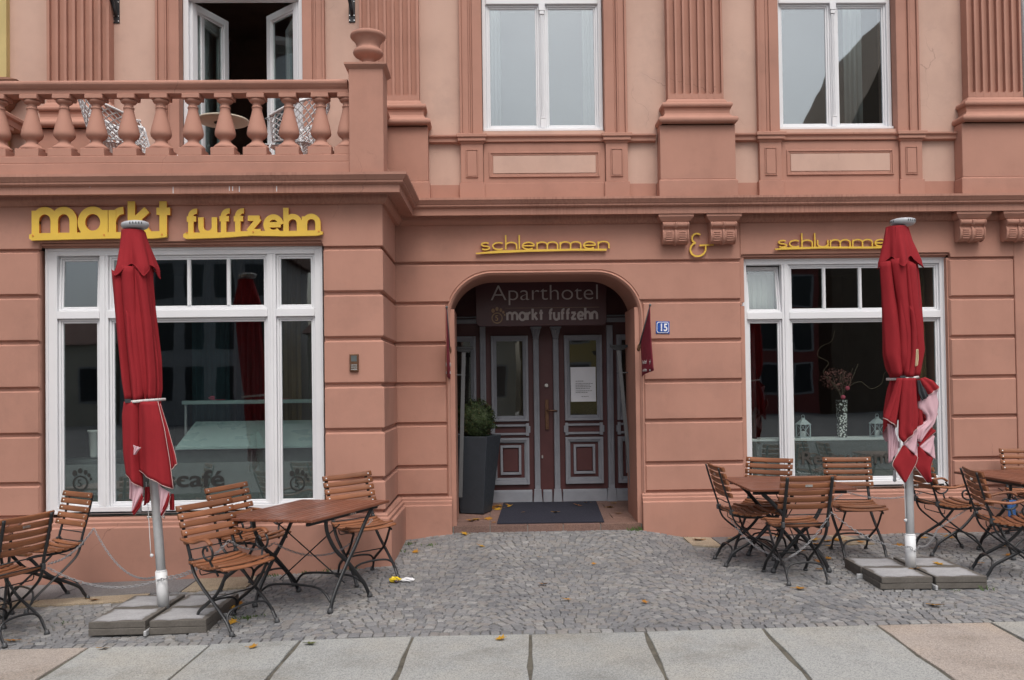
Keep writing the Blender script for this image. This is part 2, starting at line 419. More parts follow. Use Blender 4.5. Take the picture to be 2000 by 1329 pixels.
# ------------------------------------------------------------------ mesh builder
class MB:
    def __init__(s):
        s.v, s.f, s.mi, s.sm = [], [], [], []
    def add(s, verts, faces, m=0, smooth=False):
        o = len(s.v)
        s.v.extend([tuple(p) for p in verts])
        for f in faces:
            s.f.append(tuple(i + o for i in f))
            s.mi.append(m)
            s.sm.append(smooth)
        return s
    def box(s, x0, x1, y0, y1, z0, z1, m=0):
        v = [(x0, y0, z0), (x1, y0, z0), (x1, y1, z0), (x0, y1, z0), (x0, y0, z1), (x1, y0, z1), (x1, y1, z1), (x0, y1, z1)]
        return s.add(v, [(0, 3, 2, 1), (4, 5, 6, 7), (0, 1, 5, 4), (1, 2, 6, 5), (2, 3, 7, 6), (3, 0, 4, 7)], m)
    def hexa(s, bottom, top, m=0):
        return s.add(list(bottom) + list(top), [(0, 3, 2, 1), (4, 5, 6, 7), (0, 1, 5, 4), (1, 2, 6, 5), (2, 3, 7, 6), (3, 0, 4, 7)], m)
    def prism_xz(s, pts, y0, y1, m=0):           # polygon in x,z (counter-clockwise seen from -y), front at y0
        n = len(pts)
        v = [(x, y0, z) for x, z in pts] + [(x, y1, z) for x, z in pts]
        f = [tuple(range(n)), tuple(range(2 * n - 1, n - 1, -1))]
        f += [(i, n + i, n + (i + 1) % n, (i + 1) % n) for i in range(n)]
        return s.add(v, f, m)
    def prism_xy(s, pts, z0, z1, m=0):
        n = len(pts)
        v = [(x, y, z0) for x, y in pts] + [(x, y, z1) for x, y in pts]
        f = [tuple(range(n - 1, -1, -1)), tuple(range(n, 2 * n))]
        f += [(i, (i + 1) % n, n + (i + 1) % n, n + i) for i in range(n)]
        return s.add(v, f, m)
    def tube(s, pts, r, n=8, m=0, cap=True, flat=None):
        pts = [Vector(p) for p in pts]
        k = len(pts)
        rr = r if isinstance(r, (list, tuple)) else [r] * k
        tang = []
        for i in range(k):
            a = pts[max(0, i - 1)]
            b = pts[min(k - 1, i + 1)]
            tang.append((b - a).normalized())
        up = Vector((0, 0, 1)) if abs(tang[0].z) < 0.9 else Vector((0, 1, 0))
        side = tang[0].cross(up).normalized()
        vs = []
        for i in range(k):
            side = (side - tang[i] * side.dot(tang[i])).normalized()
            oth = tang[i].cross(side)
            for j in range(n):
                a = 2 * PI * j / n
                w1, w2 = (1, 1) if flat is None else flat
                vs.append(pts[i] + side * (math.cos(a) * rr[i] * w1) + oth * (math.sin(a) * rr[i] * w2))
        fs = [(i * n + j, i * n + (j + 1) % n, (i + 1) * n + (j + 1) % n, (i + 1) * n + j) for i in range(k - 1) for j in range(n)]
        s.add(vs, fs, m, True)
        if cap:
            o = len(s.v) - k * n
            s.f.append(tuple(o + j for j in range(n - 1, -1, -1))); s.mi.append(m); s.sm.append(False)
            s.f.append(tuple(o + (k - 1) * n + j for j in range(n))); s.mi.append(m); s.sm.append(False)
        return s
    def lathe(s, prof, n=24, c=(0, 0, 0), m=0):   # prof: (r, z) bottom to top
        vs = []
        for r, z in prof:
            for j in range(n):
                a = 2 * PI * j / n
                vs.append((c[0] + r * math.cos(a), c[1] + r * math.sin(a), c[2] + z))
        k = len(prof)
        fs = [(i * n + j, i * n + (j + 1) % n, (i + 1) * n + (j + 1) % n, (i + 1) * n + j) for i in range(k - 1) for j in range(n)]
        s.add(vs, fs, m, True)
        o = len(s.v) - k * n
        s.f.append(tuple(o + j for j in range(n - 1, -1, -1))); s.mi.append(m); s.sm.append(False)
        s.f.append(tuple(o + (k - 1) * n + j for j in range(n))); s.mi.append(m); s.sm.append(False)
        return s
    def sweep(s, path, prof, m=0, cap=True):      # plan path (x, y), outward = right hand side; prof (out, z) from bottom up
        P = [Vector((a, b, 0)) for a, b in path]
        k = len(P)
        nor = []
        for i in range(k):
            ns = []
            if i > 0:
                d = (P[i] - P[i - 1]).normalized(); ns.append(Vector((d.y, -d.x, 0)))
            if i < k - 1:
                d = (P[i + 1] - P[i]).normalized(); ns.append(Vector((d.y, -d.x, 0)))
            if len(ns) == 1:
                nor.append(ns[0])
            else:
                b = (ns[0] + ns[1]).normalized()
                nor.append(b / max(0.2, b.dot(ns[0])))
        q = len(prof)
        vs = [(P[i].x + nor[i].x * p, P[i].y + nor[i].y * p, z) for i in range(k) for p, z in prof]
        fs = [(i * q + j, (i + 1) * q + j, (i + 1) * q + j + 1, i * q + j + 1) for i in range(k - 1) for j in range(q - 1)]
        s.add(vs, fs, m)
        if cap:
            o = len(s.v) - k * q
            s.f.append(tuple(o + j for j in range(q - 1, -1, -1))); s.mi.append(m); s.sm.append(False)
            s.f.append(tuple(o + (k - 1) * q + j for j in range(q))); s.mi.append(m); s.sm.append(False)
        return s
    def ring(s, x0, x1, z0, z1, w, y0, y1, m=0, wb=None, wt=None):   # rectangular frame, stiles run full height
        wb = w if wb is None else wb
        wt = w if wt is None else wt
        s.box(x0, x0 + w, y0, y1, z0, z1, m)
        s.box(x1 - w, x1, y0, y1, z0, z1, m)
        s.box(x0 + w, x1 - w, y0, y1, z0, z0 + wb, m)
        s.box(x0 + w, x1 - w, y0, y1, z1 - wt, z1, m)
        return s
    def xf(s, M):
        s.v = [tuple(M @ Vector(p)) for p in s.v]
        return s
    def mesh(s, name, mats):
        me = bpy.data.meshes.new(name)
        me.from_pydata(s.v, [], s.f)
        for mt in mats:
            me.materials.append(MATS[mt])
        me.polygons.foreach_set('material_index', s.mi)
        me.polygons.foreach_set('use_smooth', s.sm)
        me.validate()
        me.update()
        return me

def tagp(o, label=None, cat=None, group=None, kind=None):
    if label: o['label'] = label
    if cat: o['category'] = cat
    if group: o['group'] = group
    if kind: o['kind'] = kind
    return o

def link(name, me, parent=None, bev=0.0, seg=2):
    o = bpy.data.objects.new(name, me)
    COL.objects.link(o)
    if parent is not None:
        o.parent = parent
    if bev:
        b = o.modifiers.new('bevel', 'BEVEL')
        b.width = bev
        b.segments = seg
        b.limit_method = 'ANGLE'
        b.angle_limit = R(40)
        b.harden_normals = False
    return o

def part(name, mb, mats, parent=None, bev=0.0, seg=2, label=None, kind=None):
    if isinstance(mats, str):
        mats = [mats]
    o = link(name, mb.mesh(name, mats), parent, bev, seg)
    if label: o['label'] = label
    if kind: o['kind'] = kind
    return o

def thing(name, label, cat, loc=(0, 0, 0), rz=0.0, group=None):
    o = bpy.data.objects.new(name, None)
    o.empty_display_size = 0.1
    COL.objects.link(o)
    o.location = loc
    o.rotation_euler = (0, 0, rz)
    return tagp(o, label, cat, group)

def solo(name, mb, mats, label, cat, group=None, loc=None, rz=0.0, bev=0.0):
    o = part(name, mb, mats, None, bev)
    if loc is not None:
        o.location = loc
    o.rotation_euler = (0, 0, rz)
    return tagp(o, label, cat, group)

def copy_tree(o, parent=None):
    c = o.copy()
    COL.objects.link(c)
    if parent is not None:
        c.parent = parent
    for ch in list(o.children):
        copy_tree(ch, c)
    return c

def catmull(pts, n=6):
    P = [Vector(p) for p in pts]
    out = []
    for i in range(len(P) - 1):
        p0 = P[max(0, i - 1)]; p1 = P[i]; p2 = P[i + 1]; p3 = P[min(len(P) - 1, i + 2)]
        for k in range(n):
            t = k / n
            out.append(0.5 * ((2 * p1) + (p2 - p0) * t + (2 * p0 - 5 * p1 + 4 * p2 - p3) * t * t + (3 * p1 - p0 - 3 * p2 + p3) * t ** 3))
    out.append(P[-1])
    return out

def text_mesh(txt, size, depth, align='LEFT', spacing=1.0, width=None, bold=0.0):
    cu = bpy.data.curves.new('lettering', 'FONT')
    cu.body = txt
    cu.size = size
    cu.extrude = depth
    cu.align_x = align
    cu.space_character = spacing
    cu.offset = bold
    o = bpy.data.objects.new('lettering', cu)
    COL.objects.link(o)
    bpy.context.view_layer.update()
    me = bpy.data.meshes.new_from_object(o.evaluated_get(bpy.context.evaluated_depsgraph_get()))
    bpy.data.objects.remove(o)
    bpy.data.curves.remove(cu)
    if width:
        xs = [v.co.x for v in me.vertices]
        k = width / (max(xs) - min(xs))
        for v in me.vertices:
            v.co.x *= k
    for v in me.vertices:                          # stand it upright, facing -y
        x, y, z = v.co
        v.co = (x, -z, y)
    me.flip_normals() if False else None
    return me

def text_part(name, txt, size, loc, mat, parent, depth=0.002, width=None, bold=0.0, align='LEFT', spacing=1.0):
    me = text_mesh(txt, size, depth, align, spacing, width, bold)
    me.materials.clear()
    me.materials.append(MATS[mat])
    o = link(name, me, parent)
    o.location = loc
    return o

# ground height: the pavement falls to the left along the bay and rises to the door step
def ground(x, y):
    z = np.interp(x, [-30, -6, -4.2, -2.2, -0.95, 6, 30], [-.16, -.15, -.12, -.075, 0.0, 0.0, 0.0]) + 0.012 * np.minimum(y, 0.0)
    k = np.interp(x, [-1.0, -0.35, 1.55, 2.15], [0.25, 1.0, 1.0, 0.0]) * np.interp(y, [-1.3, -0.05], [0.0, 1.0])
    return z + 0.078 * k * k * (3 - 2 * k)
def gz(x, y):
    return float(ground(np.array(float(x)), np.array(float(y))))
# ------------------------------------------------------------------ ground
EDGE_X = [-9, -3.41, -2.78, -1.91, -1.29, -0.535, 0.275, 1.05, 1.86, 2.65, 3.64, 9]
EDGE_Y = [-3.05, -3.23, -3.27, -3.37, -3.44, -3.475, -3.472, -3.468, -3.44, -3.42, -3.41, -3.40]
def edge_y0(x):
    return float(np.interp(x, EDGE_X, EDGE_Y))
pave = thing('pavement', None, None)
pave['kind'] = 'structure'
mb = MB()
xs = [-60, -30, -15] + list(np.arange(-8, 8.01, 0.25)) + [15, 30, 60]
ys = [-75, -40, -20, -12] + list(np.arange(-8, 0.51, 0.25)) + [3, 12]
X, Y = np.meshgrid(xs, ys)
Zg = ground(X, Y) - 0.0125
nx, ny = len(xs), len(ys)
mb.add(list(zip(X.ravel(), Y.ravel(), Zg.ravel())), [(j * nx + i, j * nx + i + 1, (j + 1) * nx + i + 1, (j + 1) * nx + i) for j in range(ny - 1) for i in range(nx - 1)])
part('joint_bed', mb, 'joint_sand', pave)
mb = MB(); mb.box(-60, 60, -38.8, -7.42, -0.2, -0.085)
part('square_paving', mb, 'square_stone', pave)
mb = MB()
ex = [-9 + 0.3 * i for i in range(61)]
mb.add([(x, edge_y0(x) - 0.006, gz(x, edge_y0(x)) - 0.010) for x in ex] + [(x, -7.41, gz(x, -7.41) - 0.010) for x in ex], [(61 + i, 62 + i, i + 1, i) for i in range(60)])
part('slab_bed', mb, 'slab_joint', pave)

# edge between the mosaic cobbles and the granite slabs, as it runs in the street
EDGE_X = [-9, -3.41, -2.78, -1.91, -1.29, -0.535, 0.275, 1.05, 1.86, 2.65, 3.64, 9]
EDGE_Y = [-3.05, -3.23, -3.27, -3.37, -3.44, -3.475, -3.472, -3.468, -3.44, -3.42, -3.41, -3.40]
def edge_y(x):
    return float(np.interp(x, EDGE_X, EDGE_Y))

# granite slabs
joints = [-5.15, -4.33, -3.55, -2.79, -1.93, -1.30, -0.54, 0.25, 1.03, 1.84, 2.635, 3.43, 4.24, 5.0, 5.8]
for i in range(len(joints) - 1):
    for row in range(2):
        a0, a1 = joints[i], joints[i + 1]
        sk = -0.043
        if row == 0:
            yt0, yt1 = edge_y(a0), edge_y(a1)
            yb = -5.25
        else:
            a0 += 0.33; a1 += 0.33
            yt0 = yt1 = -5.262
            yb = -7.4
        def gp(x, y, dz):
            return (x, y, gz(x, y) + dz)
        g2 = 0.0065 + 0.005 * random.random()
        dz = random.uniform(-0.003, 0.003)
        tl = (a0 + g2, yt0 - 0.012); tr = (a1 - g2, yt1 - 0.012)
        bl = (a0 + g2 + sk * (yt0 - yb), yb); br = (a1 - g2 + sk * (yt1 - yb), yb)
        m = MB()
        if row == 0:            # slightly worn long edges
            cut = [bl]
            L = []
            Rr = []
            for k in range(1, 8):
                t = k / 8
                L.append((bl[0] + (tl[0] - bl[0]) * t + random.uniform(-0.003, 0.015), bl[1] + (tl[1] - bl[1]) * t))
                Rr.append((br[0] + (tr[0] - br[0]) * (1 - t) + random.uniform(-0.015, 0.003), br[1] + (tr[1] - br[1]) * (1 - t)))
            poly = [br] + list(reversed(Rr)) + [tr, tl] + list(reversed(L)) + [bl]
            poly = [bl, br] + list(reversed(Rr)) + [tr, tl] + list(reversed(L))
        else:
            poly = [bl, br, tr, tl]
        n = len(poly)
        m.add([gp(x, y, dz - 0.10) for x, y in poly] + [gp(x, y, dz) for x, y in poly],
              [tuple(range(n - 1, -1, -1)), tuple(range(n, 2 * n))] + [(k, (k + 1) % n, n + (k + 1) % n, n + k) for k in range(n)])
        rosy = (row == 0 and i in (2, 10)) or (row == 1 and i in (5,))
        part('granite_slab', m, 'granite_rosy' if rosy else 'granite_grey', pave, 0.006)

# plates let into the pavement beside the wall
def plate(name, pts, mat, top):
    m = MB()
    n = len(pts)
    m.add([(x, y, gz(x, y) - 0.06) for x, y in pts] + [(x, y, gz(x, y) + top) for x, y in pts],
          [tuple(range(n - 1, -1, -1)), tuple(range(n, 2 * n))] + [(k, (k + 1) % n, n + (k + 1) % n, n + k) for k in range(n)])
    return part(name, m, mat, pave, 0.004)
plate('slate_plate', [(-3.72, -1.80), (-2.70, -1.72), (-2.70, -1.235), (-3.72, -1.235)], 'slate_slab', 0.006)
plate('slate_plate', [(-4.75, -1.84), (-3.735, -1.80), (-3.735, -1.235), (-4.75, -1.235)], 'slate_slab', 0.004)
plate('sandstone_plate', [(-3.85, -2.02), (-2.95, -1.98), (-2.95, -1.735), (-3.85, -1.815)], 'sandstone_slab', 0.003)
plate('sandstone_plate', [(-4.9, -2.07), (-3.865, -2.025), (-3.865, -1.82), (-4.9, -1.86)], 'sandstone_slab', 0.004)
plate('sandstone_plate', [(-2.69, -1.72), (-2.15, -1.66), (-2.15, -1.235), (-2.69, -1.235)], 'sandstone_slab', 0.005)
plate('slate_plate', [(2.32, -0.62), (3.10, -0.60), (3.10, -0.10), (2.32, -0.10)], 'slate_slab', 0.004)
plate('slate_plate', [(3.11, -0.60), (3.55, -0.60), (3.55, -0.10), (3.11, -0.10)], 'slate_slab', 0.006)
plate('sandstone_plate', [(2.02, -0.50), (2.31, -0.62), (2.31, -0.10), (2.02, -0.10)], 'sandstone_slab', 0.003)
plate('sandstone_plate', [(3.56, -0.60), (3.86, -0.58), (3.72, -0.10), (3.56, -0.10)], 'sandstone_slab', 0.003)
HOLES = [(-4.95, -2.92, -2.06, -1.15), (-2.95, -2.12, -1.74, -1.15), (2.0, 3.88, -0.64, 0.2)]

# mosaic cobbles laid in shallow arcs
cob = []
pitch = 0.061
j = 0
y = 0.45
rows = int((0.45 + 3.9) / pitch)
for j in range(rows):
    yb = 0.40 - j * pitch
    x = -6.3 + random.uniform(0, 0.05)
    while x < 6.6:
        w = random.uniform(0.056, 0.086)
        xc = x + w / 2
        ph = (xc / 1.16) % 1.0
        arc = 0.19 * (1 - (2 * ph - 1) ** 2)
        slope = 0.19 * (-2 * (2 * ph - 1) * 2) / 1.16
        yc = yb + arc + random.uniform(-0.004, 0.004)
        x += w
        e = edge_y(xc)
        if yc < e + 0.085 or yc > 0.04:
            continue
        if yc > -1.21 and -5.1 < xc < -0.93:
            continue
        if any(h[0] < xc < h[1] and h[2] < yc < h[3] for h in HOLES):
            continue
        cob.append((xc, yc, w * 0.5 - 0.0022, pitch * 0.5 - 0.0026, math.atan(slope)))
# a straight border course along the slabs
x = -6.3
while x < 6.6:
    w = random.uniform(0.062, 0.085)
    for r_ in range(1):
        cob.append((x + w / 2, edge_y(x + w / 2) + 0.042, w * 0.5 - 0.004, 0.037, 0.0))
    x += w
cob = np.array(cob)
def in_view(c):
    dx, dy = c[:, 0], c[:, 1] + 9.56
    return np.abs(dx - 0.02 * dy) / dy < 0.57
vis = in_view(cob)
dist = cob[:, 1] + 9.56 + np.abs(cob[:, 0]) * 0.05
order = np.argsort(np.where(vis, dist, 99))
near = set(order[:300].tolist())
def stone_shapes(c, seed):
    r = np.random.default_rng(seed)
    n = len(c)
    hw, hd, a = c[:, 2], c[:, 3], c[:, 4]
    sx = np.array([-1, 1, 1, -1.]); sy = np.array([-1, -1, 1, 1.])
    jx = r.uniform(-0.0035, 0.0035, (n, 4)); jy = r.uniform(-0.0028, 0.0028, (n, 4))
    bx = sx[None] * hw[:, None] + jx; by = sy[None] * hd[:, None] + jy
    tx = bx * 0.88; ty = by * 0.86
    mx, my = bx * 0.98, by * 0.98
    lx = np.concatenate([bx, mx, tx], 1); ly = np.concatenate([by, my, ty], 1)
    ca, sa = np.cos(a)[:, None], np.sin(a)[:, None]
    wx = c[:, 0:1] + lx * ca - ly * sa
    wy = c[:, 1:2] + lx * sa + ly * ca
    h = r.uniform(-0.003, 0.003, n)
    top = r.uniform(-0.0014, 0.0014, (n, 4))
    wz = ground(wx, wy)
    wz[:, 0:4] += -0.045
    wz[:, 4:8] += h[:, None] - 0.005
    wz[:, 8:12] += h[:, None] + top
    V = np.stack([wx, wy, wz], 2)
    F = [(0, 1, 5, 4), (1, 2, 6, 5), (2, 3, 7, 6), (3, 0, 4, 7), (4, 5, 9, 8), (5, 6, 10, 9), (6, 7, 11, 10), (7, 4, 8, 11), (8, 9, 10, 11)]
    return V, F
V, F = stone_shapes(cob, 5)
rest = [i for i in range(len(cob)) if i not in near]
Vr = V[rest].reshape(-1, 3)
Fr = (np.array(F)[None] + (np.arange(len(rest)) * 12)[:, None, None]).reshape(-1, 4)
me = bpy.data.meshes.new('mosaic_cobbles')
me.from_pydata(Vr.tolist(), [], Fr.tolist())
me.materials.append(MATS['cobble_stone'])
o = link('mosaic_cobbles', me, pave)
o['kind'] = 'stuff'
for i in sorted(near):
    m2 = bpy.data.meshes.new('cobble')
    c0 = V[i].mean(0)
    m2.from_pydata((V[i] - c0).tolist(), [], F)
    m2.materials.append(MATS['cobble_stone'])
    o = link('cobble', m2, pave)
    o.location = c0

# ------------------------------------------------------------------ the hotel
hotel = thing('hotel_building', 'terracotta pink rendered hotel facade with balcony, arched doorway and shop windows', 'building')
BY = -1.157                                  # front plane of the bay
BXL, BXR, XIN = -4.97, -0.99, -0.968
G = [0.472, 0.779, 1.234, 1.659, 2.092, 2.52, 2.948]

# backing walls (faces sit in the joints of the ashlar)
w = MB()
w.box(-1.10, -0.375, 0.03, 0.70, -0.4, 2.46)
w.box(1.562, 2.755, 0.03, 0.70, -0.4, 2.46)
w.box(2.755, 4.97, 0.03, 0.70, -0.4, 0.44)
w.box(4.97, 7.6, 0.03, 0.70, -0.4, 2.96)
w.box(2.755, 4.97, 0.20, 0.70, 2.99, 3.6)
w.box(1.75, 2.755, 0.03, 0.70, 2.5, 3.6)
w.box(XIN, -0.58, 0.03, 0.70, 2.5, 3.6)
w.box(-0.58, 1.75, 0.05, 0.70, 2.96, 3.6)
part('lower_wall', w, 'plaster_trim', hotel)
w = MB()
w.box(BXL + 0.03, -4.19, BY + 0.03, BY + 0.30, -0.4, 2.96)
w.box(-1.545, BXR - 0.03, BY + 0.03, BY + 0.30, -0.4, 2.96)
w.box(-4.19, -1.545, BY + 0.03, BY + 0.30, -0.4, 0.44)
w.box(-4.19, -1.545, BY + 0.14, BY + 0.30, 3.0, 3.6)
w.box(BXR - 0.33, BXR - 0.03, BY + 0.30, 0.03, -0.4, 3.6)
w.box(BXL + 0.03, BXL + 0.33, BY + 0.30, 0.6, -0.4, 3.6)
part('bay_wall', w, 'plaster_trim', hotel)

# ashlar blocks, each its own piece with bevelled edges
def block(x0, x1, z0, z1, y=0.0, d=0.05, cl=True, cr=True):
    m = MB()
    c = 0.014
    a0, a1 = x0 + (c if cl else 0), x1 - (c if cr else 0)
    fr = [(a0, y, z0 + c), (a1, y, z0 + c), (a1, y, z1 - c), (a0, y, z1 - c)]
    bk = [(x0, y + c * 1.5, z0), (x1, y + c * 1.5, z0), (x1, y + c * 1.5, z1), (x0, y + c * 1.5, z1)]
    bb = [(x0, y + d, z0), (x1, y + d, z0), (x1, y + d, z1), (x0, y + d, z1)]
    q = lambda a, b: [(a + i, b + i, b + (i + 1) % 4, a + (i + 1) % 4) for i in range(4)]
    m.add(fr + bk + bb, [(0, 1, 2, 3)] + q(0, 4) + q(4, 8) + [(11, 10, 9, 8)])
    return part('ashlar_block', m, 'plaster_trim', hotel)
gap = 0.014
for k in range(6):
    z0, z1 = G[k] + gap, G[k + 1] - gap
    if k < 5:
        block(-1.04, -0.462, z0, z1)
        block(1.648, 2.712, z0, z1)
    block(4.985, 5.70, z0, z1)
    block(-4.93, -4.175, z0, z1, BY)
# corner blocks of the bay wrap round the return
def corner_block(z0, z1):
    m = MB()
    c = 0.014
    x0, x1, y0, y1 = -1.545, BXR, BY, -0.004
    def lev(z, o):
        return [(x0 + o, y0 + o, z), (x1 - o, y0 + o, z), (x1 - o, y1, z), (x0 + o, y1, z)]
    rows = [lev(z0, c * 1.4), lev(z0 + c, 0), lev(z1 - c, 0), lev(z1, c * 1.4)]
    vs = sum(rows, [])
    fs = [(3, 2, 1, 0), (12, 13, 14, 15)]
    for r in range(3):
        fs += [(r * 4 + i, r * 4 + (i + 1) % 4, r * 4 + 4 + (i + 1) % 4, r * 4 + 4 + i) for i in range(4)]
    m.add(vs, fs)
    return part('ashlar_block', m, 'plaster_trim', hotel, 0.004)
for k in range(6):
    corner_block(G[k] + gap, G[k + 1] - gap)

# course over the arch (one large block with the rounded opening cut out)
AX0, AX1, AZ = -0.42, 1.608, 2.817
def arch_pts(off, n=14, r=0.46):             # opening outline offset outwards, from left jamb over the crown to the right jamb
    x0, x1, zt, rr = AX0 - off, AX1 + off, AZ + off, r + off
    pts = []
    for i in range(n + 1):
        a = PI - (PI / 2) * i / n
        pts.append((x0 + rr + rr * math.cos(a), zt - rr + rr * math.sin(a)))
    for i in range(n + 1):
        a = PI / 2 - (PI / 2) * i / n
        pts.append((x1 - rr + rr * math.cos(a), zt - rr + rr * math.sin(a)))
    return pts
z0, z1 = G[5] + gap, G[6] - gap
ap = [p for p in arch_pts(0.042) if p[1] >= z0]
m = MB()
poly = [(-1.04, z0), (ap[0][0], z0)] + ap + [(ap[-1][0], z0), (2.712, z0), (2.712, z1), (-1.04, z1)]
m.prism_xz(poly, 0.0, 0.05)
part('arch_course', m, 'plaster_trim', hotel, 0.012, 1)
m = MB()
ap = [p for p in arch_pts(0.047) if p[1] >= 2.47]
m.prism_xz([(-1.06, 2.47), (ap[0][0], 2.47)] + ap + [(ap[-1][0], 2.47), (2.73, 2.47), (2.73, 3.02), (-1.06, 3.02)], 0.031, 0.06)
part('joint_backing', m, 'plaster_trim', hotel)

# moulded rim of the arch, then the deep reveal
def jamb_path(off, zb):
    a = arch_pts(off)
    return [(a[0][0], zb)] + a + [(a[-1][0], zb)]
def strip(paths_y, closed=False):            # loft between successive (path, y)
    m = MB()
    n = len(paths_y[0][0])
    vs = []
    for p, y in paths_y:
        vs += [(x, y, z) for x, z in p]
    fs = []
    for r in range(len(paths_y) - 1):
        fs += [(r * n + i, r * n + i + 1, (r + 1) * n + i + 1, (r + 1) * n + i) for i in range(n - 1)]
    m.add(vs, fs)
    m.sm = [True] * len(m.f)
    return m
zb = -0.1
m = strip([(jamb_path(0.046, zb), 0.05), (jamb_path(0.046, zb), 0.012), (jamb_path(0.030, zb), -0.006), (jamb_path(0.022, zb), -0.006), (jamb_path(0.020, zb), 0.004), (jamb_path(0.010, zb), 0.008), (jamb_path(0.002, zb), 0.022), (jamb_path(0.0, zb), 0.05)])
o = part('arch_moulding', m, 'plaster_trim', hotel)
m = strip([(jamb_path(0.0, zb), 0.05), (jamb_path(0.0, zb), 0.62)])
part('door_reveal', m, 'plaster_trim', hotel)
m = MB()                                    # vestibule behind the reveal
m.box(-0.95, AX0 - 0.003, 0.62, 0.72, -0.1, 3.3)
m.box(AX1 + 0.003, 2.1, 0.62, 0.72, -0.1, 3.3)
a2 = [p for p in arch_pts(0.003)]
poly = [(AX0 - 0.003, a2[0][1])] + a2 + [(AX1 + 0.003, 3.3), (AX0 - 0.003, 3.3)]
m.prism_xz(poly, 0.62, 0.72)
m.box(-0.98, -0.90, 0.72, 1.62, -0.1, 3.3)
m.box(2.06, 2.14, 0.72, 1.62, -0.1, 3.3)
m.box(-0.90, 2.06, 0.72, 1.62, 3.16, 3.24)
part('vestibule', m, 'plaster_trim', hotel)
# floor of the niche: a front step course and tiles rising slightly to the sill
def floor_z(y):
    return 0.15 + 0.055 * max(0, y) / 1.45
ty = [0.005, 0.30, 0.60, 0.92, 1.24, 1.50]
tx0 = [-0.41, -0.02, 0.38, 0.76, 1.16, 1.60]
for r in range(5):
    off = 0.17 if r % 2 else 0.0
    ex = [-0.41 if r < 2 else -0.85] + [a + off for a in tx0[1:-1]] + [1.598 if r < 2 else 2.02]
    for i in range(len(ex) - 1):
        m = MB()
        y0, y1 = ty[r] + 0.004, ty[r + 1] - 0.004
        xa, xb = ex[i] + 0.004, ex[i + 1] - 0.004
        jz = random.uniform(-0.0025, 0.0025)
        m.hexa([(xa, y0, -0.1), (xb, y0, -0.1), (xb, y1, -0.1), (xa, y1, -0.1)],
               [(xa, y0, floor_z(y0) + jz), (xb, y0, floor_z(y0) + jz), (xb, y1, floor_z(y1) + jz), (xa, y1, floor_z(y1) + jz)])
        part('floor_tile', m, 'red_tile', hotel, 0.004)
m = MB(); m.hexa([(-0.9, 0.012, -0.1), (2.05, 0.012, -0.1), (2.05, 1.5, -0.1), (-0.9, 1.5, -0.1)], [(-0.9, 0.012, 0.138), (2.05, 0.012, 0.138), (2.05, 1.5, 0.192), (-0.9, 1.5, 0.192)])
m.v = [(max(-0.415, x) if y < 0.6 else x, y, z) for x, y, z in m.v]
m.v = [(min(1.603, x) if y < 0.6 else x, y, z) for x, y, z in m.v]
part('floor_bed', m, 'joint_sand', hotel)

# friezes over the ground floor
m = MB()
m.box(-1.04, 2.712, 0.0, 0.05, G[6] + gap, 3.37)
part('frieze', m, 'plaster_trim', hotel, 0.01, 1)
m = MB()
m.prism_xz([(2.712, 2.962), (2.726, 3.012), (4.992, 3.012), (5.006, 2.962), (5.70, 2.962), (5.70, 3.37), (2.712, 3.37)], 0.0, 0.06)
m.box(5.70, 7.6, 0.0, 0.06, 0.46, 3.37)
part('frieze', m, 'plaster_trim', hotel, 0.006, 1)
m = MB()
m.prism_xz([(BXL + 0.03, 2.962), (-4.175, 2.962), (-4.162, 3.02), (-1.565, 3.02), (-1.545, 2.962), (BXR, 2.962), (BXR, 3.385), (BXL + 0.03, 3.385)], BY, BY + 0.06)
m.box(BXR - 0.06, BXR, BY + 0.061, 0.0, 2.962, 3.385)
part('frieze', m, 'plaster_trim', hotel, 0.006, 1)
# stepped lintel edges over the two shop windows
for x0, x1, y0, z in ((2.735, 4.985, 0.0, 2.974), (-4.17, -1.56, BY, 2.982)):
    m = MB(); m.prism_xz([(0, 0), (1, 0), (1, 1), (0, 1)], 0, 1)
    m = MB()
    pr = [(y0 + 0.022, z + 0.034), (y0 + 0.022, z + 0.016), (y0 + 0.060, z + 0.016), (y0 + 0.060, z), (y0 + 0.2, z), (y0 + 0.2, z + 0.034)]
    n = len(pr)
    m.add([(x0, y, q) for y, q in pr] + [(x1, y, q) for y, q in pr], [tuple(range(n)), tuple(range(2 * n - 1, n - 1, -1))] + [(i, n + i, n + (i + 1) % n, (i + 1) % n) for i in range(n)])
    part('window_lintel', m, 'plaster_trim', hotel, 0.003, 1)

# moulded plinth and its top courses
base_path = [(BXL, 0.6), (BXL, BY), (BXR, BY), (XIN - 0.0, 0.0), (AX0, 0.0)]
prof = [(0.062, -0.5), (0.062, 0.372), (0.048, 0.384), (0.040, 0.386), (0.040, 0.417), (0.026, 0.426), (0.020, 0.428), (0.020, 0.448), (0.008, 0.462), (-0.03, 0.466)]
m = MB(); m.sweep(base_path, prof); part('plinth', m, 'plaster_trim', hotel)
m = MB(); m.sweep([(AX1, 0.6), (AX1, 0.0), (7.6, 0.0)][1:], prof); part('plinth', m, 'plaster_trim', hotel)

